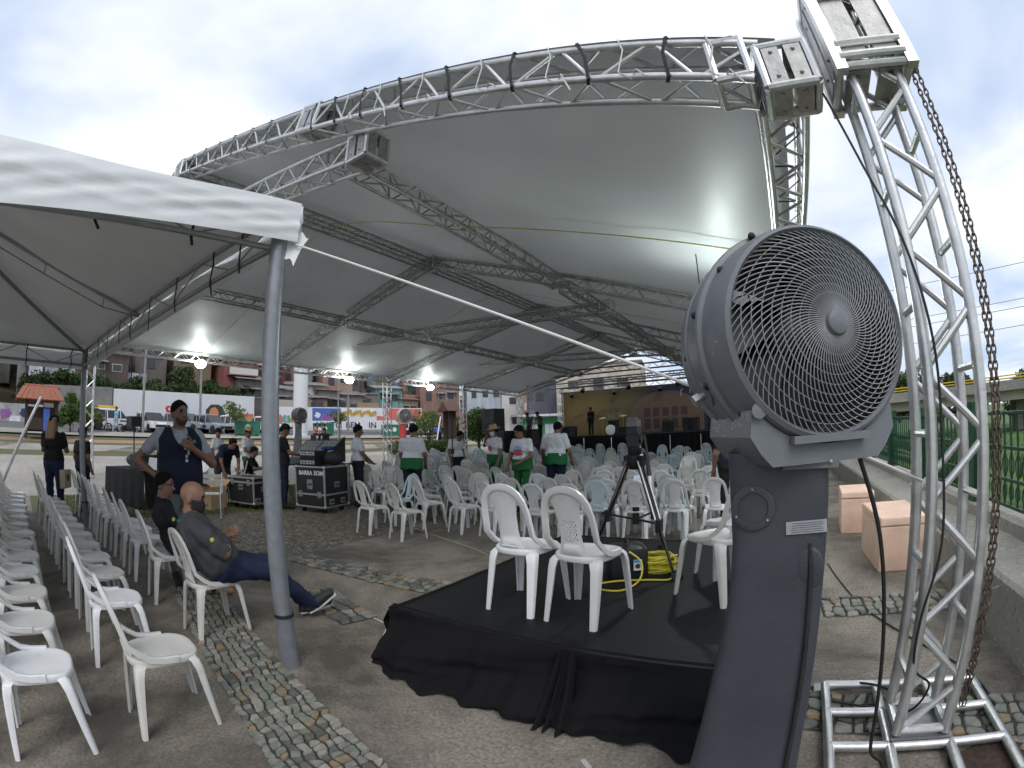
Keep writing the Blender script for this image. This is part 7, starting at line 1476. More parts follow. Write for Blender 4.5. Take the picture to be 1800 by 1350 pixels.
def field(prims, h, pad=0.05):
    lo = np.min([np.minimum(np.array(p['a']) - p['R'], np.array(p['b']) - p['R']) for p in prims], 0) - pad; hi = np.max([np.maximum(np.array(p['a']) + p['R'], np.array(p['b']) + p['R']) for p in prims], 0) + pad
    n = np.ceil((hi - lo) / h).astype(int) + 1; d = np.full(n, 1.0); dm = np.full(n, 1.0); lab = np.zeros(n, np.int16)
    for p in prims:
        a, b_ = np.array(p['a'], float), np.array(p['b'], float); m = p['R'] + 0.07
        i0 = np.maximum(np.floor((np.minimum(a, b_) - m - lo) / h).astype(int), 0); i1 = np.minimum(np.ceil((np.maximum(a, b_) + m - lo) / h).astype(int) + 1, n)
        g = np.stack(np.meshgrid(*[lo[k] + h * np.arange(i0[k], i1[k]) for k in range(3)], indexing='ij'), -1)
        if 'ell' in p:
            r = np.array(p['ell']); q = (g - a) @ p.get('rot', np.eye(3)); k0 = np.linalg.norm(q / r, axis=-1); k1 = np.linalg.norm(q / r ** 2, axis=-1); dn = k0 * (k0 - 1) / np.maximum(k1, 1e-6)
        else:
            ab = b_ - a; L2 = max(ab @ ab, 1e-9); t = np.clip(((g - a) @ ab) / L2, 0, 1); dn = np.linalg.norm(g - a - t[..., None] * ab, axis=-1) - (p['ra'] + (p['rb'] - p['ra']) * t)
        sl = tuple(slice(i0[k], i1[k]) for k in range(3)); D = d[sl]; k = p['k']
        hh = np.clip(0.5 + 0.5 * (D - dn) / k, 0, 1); d[sl] = D + (dn - D) * hh - k * hh * (1 - hh)
        mm = dn < dm[sl]; dm[sl] = np.where(mm, dn, dm[sl]); lab[sl] = np.where(mm, p['l'], lab[sl])
    return d, lab, lo
SKIN = {k: mat('skin_' + k, c, 0.5, 0, 0.08, 12) for k, c in dict(tan=(0.25, 0.135, 0.09), brown=(0.19, 0.098, 0.063), dark=(0.12, 0.06, 0.04)).items()}
M_HAIR = mat('black_hair', (0.008, 0.007, 0.006), 0.8, 0, 0.3, 40, spec=0.12, bump=0.8, bscale=130)
M_EYE = mat('eye_dark', (0.02, 0.015, 0.012), 0.3); M_LIP = mat('lip', (0.20, 0.075, 0.06), 0.5)
LAB = ['skin', 'shirt', 'pants', 'shoe', 'hair', 'eye', 'lip', 'sock', 'trim']
BASE = dict(pel=(0, 0, 0.97), wst=(0, 0.0, 1.10), chs=(0, 0.0, 1.30), nk=(0, -0.01, 1.47), hd=(0, 0.025, 1.635),
            sR=(0.185, -0.01, 1.425), eR=(0.24, -0.03, 1.15), wR=(0.25, 0.05, 0.91), sL=(-0.185, -0.01, 1.425), eL=(-0.24, -0.03, 1.15), wL=(-0.25, 0.05, 0.91),
            hR=(0.095, 0, 0.93), kR=(0.105, 0.02, 0.50), aR=(0.11, -0.02, 0.085), hL=(-0.095, 0, 0.93), kL=(-0.105, 0.02, 0.50), aL=(-0.11, -0.02, 0.085), tR=(0.125, 0.17, 0.04), tL=(-0.125, 0.17, 0.04))
def person(label, loc, rz, pose, mats, height=1.74, vox=0.014, look=(0, 1, 0), hair='short', build=1.0, sleeve=0.62, hands=True, belly=0.0, extra=None, curl=0.6, group=None, shorts=None):
    """mats: dict of material for skin, shirt, pants, shoe; look: where the face points, in the person's own frame"""
    J = {k: np.array(v, float) for k, v in {**BASE, **pose}.items()}; pr = []
    def cap(a, b_, ra, rb, l, k=0.03): pr.append(dict(a=a, b=b_, ra=ra, rb=rb, R=max(ra, rb), l=LAB.index(l), k=k))
    def ell(c, r, l, k=0.015, rot=None): pr.append(dict(a=c, b=c, ell=r, R=max(r), l=LAB.index(l), k=k, **({'rot': rot} if rot is not None else {})))
    B = build; sd = J['sR'] - J['sL']; sd = sd / np.linalg.norm(sd); hdv = J['hR'] - J['hL']; hdv = hdv / np.linalg.norm(hdv)
    up = J['nk'] - J['pel']; up = up / np.linalg.norm(up); fw = np.cross(up, sd); fw = fw / np.linalg.norm(fw)
    # torso
    cap(J['pel'] - hdv * 0.075 * B, J['pel'] + hdv * 0.075 * B, 0.118 * B, 0.118 * B, 'pants', 0.05)
    wmid = J['pel'] * 0.45 + J['wst'] * 0.55
    cap(wmid - sd * 0.07 * B, wmid + sd * 0.07 * B, 0.113 * B + belly * 0.5, 0.113 * B + belly * 0.5, 'shirt', 0.06)
    cap(J['wst'] - sd * 0.068 * B + fw * belly * 0.5, J['wst'] + sd * 0.068 * B + fw * belly * 0.5, 0.112 * B + belly, 0.112 * B + belly, 'shirt', 0.06)
    cap(J['chs'] - sd * 0.088 * B, J['chs'] + sd * 0.088 * B, 0.122 * B, 0.122 * B, 'shirt', 0.06)
    cap(J['sL'] * 0.72 + J['sR'] * 0.28 - up * 0.02, J['sR'] * 0.72 + J['sL'] * 0.28 - up * 0.02, 0.085 * B, 0.085 * B, 'shirt', 0.06)
    cap(J['nk'] - up * 0.05, J['nk'] - up * 0.02, 0.085, 0.07, 'shirt', 0.04)
    # head
    f = np.array(look, float); f /= np.linalg.norm(f); hu = J['hd'] - J['nk']; hu = hu - f * (hu @ f); hu /= np.linalg.norm(hu); hs = np.cross(f, hu); rot = np.stack([hs, f, hu], 1); H = J['hd']
    def hp(x, y, z): return H + hs * x + f * y + hu * z
    cap(J['nk'] - up * 0.03, H - hu * 0.04 - f * 0.012, 0.058, 0.055, 'skin', 0.03)
    ell(hp(0, -0.012, 0.03), (0.076, 0.098, 0.092), 'skin', 0.02, rot); ell(hp(0, 0.018, -0.045), (0.062, 0.072, 0.078), 'skin', 0.03, rot)
    cap(hp(0, 0.085, 0.012), hp(0, 0.108, -0.022), 0.010, 0.016, 'skin', 0.012)
    for s in (-1, 1):
        ell(hp(s * 0.078, -0.012, -0.005), (0.012, 0.022, 0.034), 'skin', 0.008, rot); ell(hp(s * 0.031, 0.080, 0.016), (0.011, 0.006, 0.0055), 'eye', 0.003, rot); cap(hp(s * 0.018, 0.088, 0.034), hp(s * 0.043, 0.078, 0.035), 0.0045, 0.0035, 'hair', 0.004)
    cap(hp(-0.022, 0.080, -0.060), hp(0.022, 0.080, -0.060), 0.008, 0.008, 'lip', 0.006)
    # arms
    for S in 'RL':
        a, e, w = J['s' + S], J['e' + S], J['w' + S]
        c = a + (e - a) * sleeve; cap(a, c, 0.064 * B, 0.056 * B, 'shirt', 0.035); cap(a + (e - a) * (sleeve - 0.02), e, 0.046, 0.041, 'skin' if sleeve < 0.98 else 'shirt', 0.014)
        cap(e, w, 0.041, 0.028, 'skin' if sleeve < 1.5 else 'shirt', 0.02)
        dr = w - e; dr /= np.linalg.norm(dr)
        if hands:
            hn = np.cross(dr, np.array([0, 0, 1.0]) if abs(dr[2]) < 0.9 else fw); hn /= np.linalg.norm(hn); pn = np.cross(hn, dr)
            if 'palm' + S in J: pn = J['palm' + S] - dr * (J['palm' + S] @ dr); pn /= np.linalg.norm(pn); hn = np.cross(dr, pn)
            pe = w + dr * 0.085; cap(w + dr * 0.02 - hn * 0.014, pe - hn * 0.022, 0.022, 0.018, 'skin', 0.015); cap(w + dr * 0.02 + hn * 0.014, pe + hn * 0.022, 0.022, 0.018, 'skin', 0.015)
            for q, (o, ln) in enumerate(((-0.031, 0.070), (-0.010, 0.080), (0.011, 0.076), (0.031, 0.060))):
                p0 = pe + hn * o; d1 = dr * math.cos(curl) + pn * math.sin(curl); d2 = dr * math.cos(2 * curl) + pn * math.sin(2 * curl); cap(p0, p0 + d1 * ln * 0.55, 0.0105, 0.0095, 'skin', 0.004); cap(p0 + d1 * ln * 0.55, p0 + d1 * ln * 0.55 + d2 * ln * 0.5, 0.0095, 0.0085, 'skin', 0.004)
            tb = w + dr * 0.03 - hn * 0.030; cap(tb, tb + (dr * 0.6 - hn * 0.6 + pn * 0.5) * 0.05, 0.014, 0.011, 'skin', 0.008); cap(tb + (dr * 0.6 - hn * 0.6 + pn * 0.5) * 0.05, tb + (dr * 0.95 - hn * 0.6 + pn * 0.75) * 0.075, 0.011, 0.009, 'skin', 0.006)
        else: cap(w, w + dr * 0.13, 0.034, 0.026, 'skin', 0.02)
        h_, k_, an, to = J['h' + S], J['k' + S], J['a' + S], J['t' + S]
        cap(h_, k_, 0.094 * B, 0.066, 'pants', 0.05)
        if shorts: cap(k_, an, 0.058, 0.040, 'skin', 0.03)
        else: cap(k_, an, 0.066, 0.050, 'pants', 0.03)
        if 'sock' in mats: cap(an - (an - k_) * 0.05, an + (to - an) * 0.12, 0.043, 0.043, 'sock', 0.015)
        cap(an * 0.75 + to * 0.25 + np.array([0, 0, -0.012]) * 0, to, 0.047, 0.036, 'shoe', 0.02); hb = an - (to - an) * 0.22; cap(hb - np.array([0, 0, 0.02]) * (abs((to - an)[2]) < 0.1), an * 0.6 + to * 0.4, 0.040, 0.044, 'shoe', 0.02)
    d, lab, lo = field(pr, vox)
    if vox < 0.02:   # soft folds in the cloth
        g = np.stack(np.meshgrid(*[lo[k] + vox * np.arange(d.shape[k]) for k in range(3)], indexing='ij'), -1); X_, Y_, Z_ = g[..., 0], g[..., 1], g[..., 2]
        wv = np.sin(38 * Z_ + 30 * X_ + 5 * np.sin(14 * Y_ + 9 * X_)) + 0.7 * np.sin(52 * Z_ - 41 * X_ + 33 * Y_ + 1.3); d = d + np.where((lab == 1) | (lab == 2), 0.0035 * wv, 0)
    P, F = surf_nets(d, lo, vox)
    sc = height / 1.74; t = thing('person', label, 'person', loc, rz, group); t.matrix_basis = t.matrix_basis @ Matrix.Scale(sc, 4)
    def put(P, F, name, ms, idx=None):
        me = bpy.data.meshes.new(name); me.from_pydata(P.tolist(), [], F.tolist())
        for m in ms: me.materials.append(m)
        if idx is not None: me.polygons.foreach_set('material_index', idx)
        me.polygons.foreach_set('use_smooth', [True] * len(me.polygons)); me.update(); return obj(name, me, t)
    ctr = np.clip(np.round((P[F].mean(1) - lo) / vox).astype(int), 0, np.array(lab.shape) - 1); idx = lab[ctr[:, 0], ctr[:, 1], ctr[:, 2]]
    full = dict(skin=SKIN['brown'], shirt=M_BLACK, pants=M_BLACK, shoe=M_RUBBER, hair=M_HAIR, eye=M_EYE, lip=M_LIP, sock=M_ROPE, trim=M_BLACK); full.update(mats)
    put(P, F, 'body', [full[q] for q in LAB], idx.tolist())
    def head_shell(off, keep, name, m, hv=0.009):
        pp = [dict(a=hp(0, -0.012, 0.03), b=hp(0, -0.012, 0.03), ell=(0.076 + off, 0.098 + off, 0.092 + off), R=0.13, l=0, k=0.02, rot=rot), dict(a=hp(0, 0.018, -0.045), b=hp(0, 0.018, -0.045), ell=(0.062 + off, 0.072 + off, 0.078 + off), R=0.1, l=0, k=0.03, rot=rot)]
        d, _, lo2 = field(pp, hv, 0.04); g = np.stack(np.meshgrid(*[lo2[k] + hv * np.arange(d.shape[k]) for k in range(3)], indexing='ij'), -1); q = (g - H) @ rot; d = d - (0.004 * np.sin(95 * q[..., 0] + 2) * np.sin(88 * q[..., 1]) * np.sin(70 * q[..., 2] + 1) if name == 'hair' else 0); d = np.maximum(d, keep(q[..., 0], q[..., 1], q[..., 2])); P2, F2 = surf_nets(d, lo2, hv)
        if len(F2): put(P2, F2, name, [m])
    if hair in ('short', 'long'): head_shell(0.017, lambda x, y, z: np.maximum(np.maximum(y - 0.06 - 0.4 * (z - 0.06), np.where(y > 0, 0.65 * y, 0.95 * y) + 0.010 + 0.006 * np.sin(60 * x) - z), -(z + 0.10)), 'hair', M_HAIR)
    if hair == 'crop': head_shell(0.009, lambda x, y, z: np.maximum(y - 0.064 - 0.3 * (z - 0.06), np.where(y > 0, 0.75 * y, 0.9 * y) + 0.014 + 0.005 * np.sin(70 * x) - z), 'hair', M_HAIR)
    if hair == 'long':
        pp = []
        for o in (-0.055, 0.0, 0.055): a, c = hp(o, -0.075, 0.03), hp(o * 1.2, -0.085, -0.26); pp.append(dict(a=a, b=c, ra=0.045, rb=0.038, R=0.05, l=0, k=0.03))
        d, _, lo2 = field(pp, 0.012); P2, F2 = surf_nets(d, lo2, 0.012); put(P2, F2, 'long_hair', [mats.get('hair', M_HAIR)])
    if extra: extra(t, J, hp, rot, fw, up, sd, head_shell, put)
    return t
def shirt_m(n, c, **k): return mat('cloth_' + n, c, 0.85, 0, 0.12, 8, bump=0.35, bscale=9, spec=0.25, **k)
C_WHITE, C_NAVY, C_BLACK, C_GREY, C_DGREEN = shirt_m('white', (0.62, 0.62, 0.66)), shirt_m('navy', (0.012, 0.016, 0.032)), shirt_m('black', (0.014, 0.014, 0.016)), shirt_m('grey', (0.30, 0.32, 0.36)), shirt_m('green', (0.02, 0.12, 0.04))
C_CHAR, C_DENIM, C_DPANT, C_GPANT, C_STRAW = shirt_m('charcoal', (0.055, 0.058, 0.063)), shirt_m('dark_denim', (0.017, 0.024, 0.055)), shirt_m('dark_trousers', (0.016, 0.018, 0.03)), shirt_m('grey_trousers', (0.15, 0.16, 0.17)), shirt_m('straw', (0.42, 0.32, 0.17))
C_MASK = shirt_m('dark_mask', (0.035, 0.028, 0.028)); C_SOLE = mat('white_sole', (0.6, 0.6, 0.58), 0.6); C_SHOE = mat('dark_shoe', (0.02, 0.02, 0.022), 0.6)
def mask(m):
    def f(t, J, hp, rot, fw, up, sd, shell, put): shell(0.010, lambda x, y, z: np.maximum(np.maximum(0.005 - y, z - 0.0 - 0.0), -(z + 0.115)), 'face_mask', m)
    return f
def hat(kind, m):
    def f(t, J, hp, rot, fw, up, sd, shell, put):
        M = Matrix.Translation(hp(0, -0.01, 0.075)) @ Matrix(rot.tolist()).to_4x4(); b = MB()
        if kind == 'straw': b.lathe([(0.17, -0.015), (0.175, -0.008), (0.10, 0.0), (0.098, 0.05), (0.085, 0.085), (1e-6, 0.092)], M, 24)
        else:
            b.lathe([(0.10, -0.03), (0.102, 0.0), (0.09, 0.045), (0.05, 0.075), (1e-6, 0.08)], M, 20); b.grid(lambda s, q: tuple(M @ Vector((0.085 * math.sin((s - 0.5) * 2.6), 0.085 * math.cos((s - 0.5) * 2.6) + 0.085 * q * math.cos((s - 0.5) * 2.0), -0.018 - 0.02 * q))), 8, 4)
        obj('straw_hat' if kind == 'straw' else 'cap', b.mesh('hat', [m], 50), t)
    return f
def both(*fs):
    def f(*a):
        for g in fs: g(*a)
    return f
def print_patch(cols, w=0.15, h=0.16, back=False):
    def f(t, J, hp, rot, fw, up, sd, shell, put):
        c = Vector(J['chs'] - up * 0.05 + (-fw if back else fw) * 0.118); X, U, N = Vector(sd), Vector(up), Vector(-fw if back else fw)
        for i, (dx, dz, rx, rz_, col) in enumerate(cols):
            b = MB(); n = 12; b.add([c + X * (dx + rx * math.cos(a)) + U * (dz + rz_ * math.sin(a)) + N * (0.010 + 0.002 * i - 0.35 * (dx + rx * math.cos(a)) ** 2) for a in np.linspace(0, 2 * math.pi, n, endpoint=False)], [tuple(range(n))]); obj('shirt_print', b.mesh('shirt_print', [mat('print_' + '_'.join('%02d' % int(q * 99) for q in col), col, 0.8)], 0, solid=0.003), t)
    return f
def apron(m):
    def f(t, J, hp, rot, fw, up, sd, shell, put):
        b = MB(); c = Vector(J['wst'] * 0.35 + J['pel'] * 0.65); X, Y, U = Vector(sd), Vector(fw), Vector(up)
        b.grid(lambda s, q: tuple(c + X * (0.232 * math.sin(2 * math.pi * s)) + Y * (0.168 * math.cos(2 * math.pi * s)) + U * (0.075 - 0.22 * q + 0.012 * math.sin(14 * math.pi * s) * q)), 40, 6); obj('green_wrap', b.mesh('green_wrap', [m], 180, solid=0.004), t)
    return f
# --- man in the navy vest, hand on hip, other hand held to his chest
def vest(t, J, hp, rot, fw, up, sd, shell, put):
    shell(0.0025, lambda x, y, z: np.maximum(np.maximum(0.02 - y, z + 0.062 - 0.5 * np.abs(x)), -(z + 0.125)), 'beard', mat('short_beard', (0.05, 0.028, 0.02), 0.8))
    B = 1.12; pr = []
    def cap(a, b_, ra, rb, k=0.06): pr.append(dict(a=a, b=b_, ra=ra, rb=rb, R=max(ra, rb), l=0, k=k))
    for c, w, r in ((J['pel'] + up * 0.03, 0.090, 0.160), (J['wst'], 0.085, 0.172), (J['chs'], 0.095, 0.160)): cap(c - sd * w * B, c + sd * w * B, r, r)
    cap(J['sL'] * 0.74 + J['sR'] * 0.26 - up * 0.01, J['sR'] * 0.74 + J['sL'] * 0.26 - up * 0.01, 0.098, 0.098)
    d, _, lo = field(pr, 0.011); g = np.stack(np.meshgrid(*[lo[k] + 0.011 * np.arange(d.shape[k]) for k in range(3)], indexing='ij'), -1); q = g - J['wst']; x, y, z = q @ sd, q @ fw, q @ up
    d = np.maximum(d, -(z + 0.25)); d = np.maximum(d, np.abs(x) - 0.215); d = np.maximum(d, -(np.hypot(x / 0.085, (z - 0.44) / 0.20) - 1) * 0.06 * (y > -0.02) - 1.0 * (y <= -0.02)); P, F = surf_nets(d, lo, 0.011); put(P, F, 'vest', [C_NAVY])
    c = Vector(J['chs']); X, U, N = Vector(sd), Vector(up), Vector(fw)
    for dx, dz, w, h, col in ((-0.02, 0.03, 0.085, 0.014, (0.6, 0.6, 0.6)), (0.0, 0.01, 0.05, 0.03, (0.55, 0.58, 0.62)), (-0.02, -0.03, 0.02, 0.05, (0.5, 0.5, 0.5)), (0.0, -0.07, 0.02, 0.03, (0.5, 0.5, 0.5)), (0.0, -0.11, 0.025, 0.025, (0.55, 0.55, 0.55)), (-0.08, 0.07, 0.03, 0.03, (0.12, 0.2, 0.16))):
        b = MB(); p = c + X * (dx - 0.045) + U * dz + N * (0.163 - 0.3 * (dx - 0.045) ** 2); b.box(p, (w, 0.006, h), Matrix((X, N, U)).transposed().to_4x4()); obj('badge', b.mesh('badge', [mat('badge_%d' % int(col[0] * 100), col, 0.6)], 0), t)
person('man in navy vest and grey shirt standing with hand on hip beside the seated pair', (-5.03, 1.66, 0), R(-98), dict(eR=(0.43, -0.08, 1.20), wR=(0.235, 0.085, 1.04), palmR=(-1, 0, -0.3), eL=(-0.32, 0.10, 1.16), wL=(-0.09, 0.235, 1.31), palmL=(0, -1, 0), hd=(0, 0.03, 1.635)), dict(skin=SKIN['brown'], shirt=C_GREY, pants=C_GPANT, shoe=C_SHOE), 1.86, 0.0095, look=(-0.35, 1, -0.05), hair='crop', build=1.08, sleeve=0.55, belly=0.012, extra=vest, curl=0.9)
# --- bald man sitting with legs stretched out, arms folded
def bald_extra(t, J, hp, rot, fw, up, sd, shell, put):
    mask(C_MASK)(t, J, hp, rot, fw, up, sd, shell, put)
    b = MB(); n = 20; c = Vector(J['nk'] - up * 0.005); X, Y = Vector(sd), Vector(fw); b.tube([c + X * 0.082 * math.cos(a) + Y * 0.085 * math.sin(a) + Vector(up) * 0.012 * math.sin(a) * -1 for a in np.linspace(0, 2 * math.pi, n, endpoint=False)], 0.016, 8, closed=True); obj('collar', b.mesh('collar', [shirt_m('teal_collar', (0.02, 0.15, 0.11))]), t)
    p = Vector(J['sR'] * 0.45 + J['eR'] * 0.55); o = Vector(sd) * 0.062
    for i, (dx, dz, r, col) in enumerate(((0.0, 0.02, 0.018, (0.5, 0.5, 0.08)), (0.03, 0.0, 0.016, (0.6, 0.62, 0.7)), (0.02, -0.03, 0.014, (0.4, 0.45, 0.6)))): b = MB(); b.sphere(p + o + Vector((0, dx, dz)), r, 10, 6, sc=(0.4, 1, 1)); obj('sleeve_emblem', b.mesh('sleeve_emblem', [mat('emblem_%d' % i, col, 0.7)]), t)
    for S in 'RL':
        a, q = Vector(J['a' + S]), Vector(J['t' + S]); d = (q - a).normalized(); dn = Vector((0, 0, -1)); dn = (dn - d * dn.dot(d)).normalized(); b = MB(); b.bar([a - d * 0.07 + dn * 0.043, a + d * 0.05 + dn * 0.048, q + d * 0.035 + dn * 0.034], [0.07, 0.075, 0.06], 0.016); obj('sole', b.mesh('sole', [C_SOLE], 40), t)
person('bald man in charcoal polo and mask sitting with legs stretched out and arms folded', (-3.62, 1.38, 0), R(-14), dict(pel=(0, 0.11, 0.53), wst=(0, 0.03, 0.62), chs=(0, -0.07, 0.765), nk=(0.0, -0.125, 0.905), hd=(0.02, -0.075, 1.035), sR=(0.195, -0.10, 0.86), sL=(-0.195, -0.10, 0.86), eR=(0.265, 0.10, 0.665), wR=(0.04, 0.155, 0.69), palmR=(0, -1, 0), eL=(-0.265, 0.10, 0.665), wL=(-0.04, 0.175, 0.745), palmL=(0, 1, 0), hR=(0.10, 0.13, 0.52), hL=(-0.10, 0.13, 0.52), kR=(0.13, 0.47, 0.46), kL=(-0.06, 0.48, 0.48), aR=(0.10, 0.81, 0.13), aL=(0.02, 0.78, 0.09), tR=(0.13, 0.95, 0.21), tL=(0.04, 0.96, 0.11)), dict(skin=SKIN['tan'], shirt=C_CHAR, pants=C_DENIM, shoe=C_SHOE, sock=mat('white_sock', (0.6, 0.6, 0.64), 0.9)), 1.78, 0.0095, look=(0.42, 1, -0.22), hair=None, build=1.14, sleeve=0.86, belly=0.035, extra=bald_extra, curl=0.15)
# --- woman on the next chair
def glasses(t, J, hp, rot, fw, up, sd, shell, put):
    b = MB()
    for s in (-1, 1): b.tube([hp(s * 0.012, 0.098, 0.018), hp(s * 0.055, 0.09, 0.02), hp(s * 0.08, 0.05, 0.018), hp(s * 0.082, -0.01, 0.01)], 0.003, 5)
    obj('glasses', b.mesh('glasses', [M_BLACK]), t)
    p = Vector(J['sR'] * 0.5 + J['eR'] * 0.5); b = MB(); b.sphere(p + Vector(sd) * 0.055, 0.018, 10, 6, sc=(0.4, 1, 1.2)); obj('sleeve_emblem', b.mesh('sleeve_emblem', [mat('emblem_lime', (0.4, 0.5, 0.15), 0.7)]), t)
person('dark-haired woman in black shirt sitting on the chair beside the bald man', (-4.57, 1.40, 0), R(-10), dict(pel=(0, 0.03, 0.545), wst=(0, -0.02, 0.66), chs=(0, -0.08, 0.82), nk=(0, -0.09, 0.98), hd=(0.01, -0.05, 1.115), sR=(0.165, -0.08, 0.93), sL=(-0.165, -0.08, 0.93), eR=(0.22, 0.06, 0.72), wR=(0.10, 0.27, 0.66), eL=(-0.22, 0.06, 0.72), wL=(-0.08, 0.27, 0.66), hR=(0.09, 0.05, 0.53), hL=(-0.09, 0.05, 0.53), kR=(0.11, 0.42, 0.52), kL=(-0.11, 0.42, 0.52), aR=(0.12, 0.34, 0.09), aL=(-0.10, 0.30, 0.09), tR=(0.13, 0.52, 0.04), tL=(-0.11, 0.48, 0.04)), dict(skin=SKIN['brown'], shirt=C_BLACK, pants=C_DPANT, shoe=mat('tan_shoe', (0.35, 0.20, 0.09), 0.6)), 1.66, 0.011, look=(0.75, 1, -0.08), hair='short', build=0.95, sleeve=0.7, extra=glasses)
# --- crew around the mixing desk
person('man in navy shirt stooping over a metal chair by the flight cases', (-10.4, 4.55, 0), R(-88), dict(pel=(0, -0.14, 0.93), wst=(0, -0.02, 1.06), chs=(0, 0.14, 1.20), nk=(0, 0.29, 1.27), hd=(0, 0.42, 1.33), sR=(0.18, 0.23, 1.25), sL=(-0.18, 0.23, 1.25), eR=(0.22, 0.26, 0.96), wR=(0.17, 0.30, 0.72), eL=(-0.22, 0.26, 0.96), wL=(-0.17, 0.32, 0.74), hR=(0.095, -0.14, 0.90), hL=(-0.095, -0.14, 0.90), kR=(0.10, -0.06, 0.48), kL=(-0.10, -0.03, 0.48)), dict(skin=SKIN['brown'], shirt=C_NAVY, pants=C_DPANT), 1.76, 0.016, look=(0, 0.9, -0.5), build=1.05)
person('person in black shirt seated on a metal chair at the mixing desk', (-10.55, 5.2, 0), R(-40), dict(pel=(0, 0.0, 0.55), wst=(0, 0.02, 0.68), chs=(0, 0.06, 0.86), nk=(0, 0.12, 1.03), hd=(0, 0.19, 1.17), sR=(0.17, 0.09, 0.98), sL=(-0.17, 0.09, 0.98), eR=(0.22, 0.24, 0.77), wR=(0.12, 0.44, 0.80), eL=(-0.22, 0.24, 0.77), wL=(-0.1, 0.44, 0.80), hR=(0.09, 0.05, 0.53), hL=(-0.09, 0.05, 0.53), kR=(0.11, 0.42, 0.50), kL=(-0.11, 0.42, 0.50), aR=(0.12, 0.36, 0.09), aL=(-0.12, 0.36, 0.09), tR=(0.13, 0.54, 0.04), tL=(-0.13, 0.54, 0.04)), dict(skin=SKIN['brown'], shirt=C_BLACK, pants=C_DPANT), 1.72, 0.016, look=(0.3, 1, -0.3))
person('man in black shirt and cap working at the mixing desk behind the tent pole', (-8.95, 5.28, 0), R(-25), dict(eR=(0.24, 0.12, 1.17), wR=(0.18, 0.38, 1.12), eL=(-0.24, 0.12, 1.17), wL=(-0.15, 0.38, 1.12), hd=(0, 0.045, 1.63)), dict(skin=SKIN['brown'], shirt=C_BLACK, pants=C_DPANT), 1.76, 0.016, look=(0.2, 1, -0.35), hair='crop', extra=hat('cap', C_BLACK), build=1.05)
person('person in white shirt and straw hat behind the seated technician', (-11.6, 5.75, 0.0), R(-60), dict(eR=(0.25, 0.08, 1.18), wR=(0.10, 0.28, 1.1)), dict(skin=SKIN['brown'], shirt=C_WHITE, pants=C_DGREEN), 1.72, 0.018, look=(0.2, 1, -0.2), hair='crop', extra=hat('straw', C_STRAW))
person('man in white shirt and dark cap standing behind the stooping man', (-12.6, 5.3, 0), R(-60), dict(eL=(-0.26, 0.06, 1.18), wL=(-0.05, 0.24, 1.15)), dict(skin=SKIN['brown'], shirt=C_WHITE, pants=C_DGREEN), 1.70, 0.018, look=(0.5, 1, -0.15), hair='crop', extra=hat('cap', C_BLACK))
def tote(t, J, hp, rot, fw, up, sd, shell, put):
    b = MB(); b.box((0.22, 0.02, 0.72), (0.10, 0.28, 0.30)); obj('tote_bag', b.mesh('tote_bag', [mat('cream_tote', (0.45, 0.38, 0.28), 0.8)], 20), t); b = MB(); b.lathe([(0.06, 0), (0.06, 0.003)], frame_z((0.272, 0.02, 0.74), (1, 0, 0)), 14); obj('tote_print', b.mesh('tote_print', [mat('tote_print', (0.12, 0.07, 0.05), 0.8)], 0), t)
person('woman with long fair hair and tote bag standing at the left', (-9.45, 0.62, 0), R(60), dict(eR=(0.24, 0.06, 1.18), wR=(0.12, 0.24, 1.20), eL=(-0.24, 0.06, 1.18), wL=(-0.10, 0.24, 1.22)), dict(skin=SKIN['brown'], shirt=C_BLACK, pants=C_DENIM, hair=mat('fair_hair', (0.28, 0.17, 0.09), 0.6, 0, 0.3, 60)), 1.78, 0.015, look=(0.2, 1, -0.2), hair='long', extra=tote)
person('dark-clothed person mostly hidden behind the rear tent pole', (-10.1, 1.25, 0), R(30), dict(), dict(skin=SKIN['brown'], shirt=C_BLACK, pants=C_DPANT), 1.62, 0.018, hair='short')
# --- helpers among the chairs
dots = [(0.05 * ((k * 7) % 5 - 2), -0.16 - 0.035 * (k // 4), 0.008, 0.010, (0.04, 0.05, 0.2)) for k in range(16)]
person('helper in white shirt with blue dots seen from behind, left of the red fan', (-7.88, 6.48, 0), R(-25), dict(eR=(0.23, 0.06, 1.16), wR=(0.18, 0.24, 1.0), eL=(-0.23, 0.06, 1.16), wL=(-0.18, 0.24, 1.0)), dict(skin=SKIN['brown'], shirt=C_WHITE, pants=C_DPANT), 1.74, 0.016, look=(0.3, 1, -0.25), hair='short', extra=print_patch(dots, back=True))
person('helper in white shirt and green wrap seen from behind, near the red fan', (-6.40, 6.61, 0), R(22), dict(chs=(0, 0.04, 1.30), nk=(0, 0.07, 1.46), hd=(0, 0.12, 1.62), eR=(0.25, 0.08, 1.15), wR=(0.2, 0.22, 0.95), eL=(-0.26, 0.08, 1.15), wL=(-0.24, 0.2, 0.93)), dict(skin=SKIN['brown'], shirt=C_WHITE, pants=C_DPANT), 1.74, 0.014, look=(0, 1, -0.4), hair='short', extra=apron(C_DGREEN), build=1.08)
RED, BLU = (0.55, 0.07, 0.05), (0.2, 0.42, 0.7); logo = [(0.0, 0.02, 0.10, 0.09, BLU), (0.0, 0.0, 0.105, 0.035, RED), (0.0, -0.06, 0.11, 0.032, RED)]
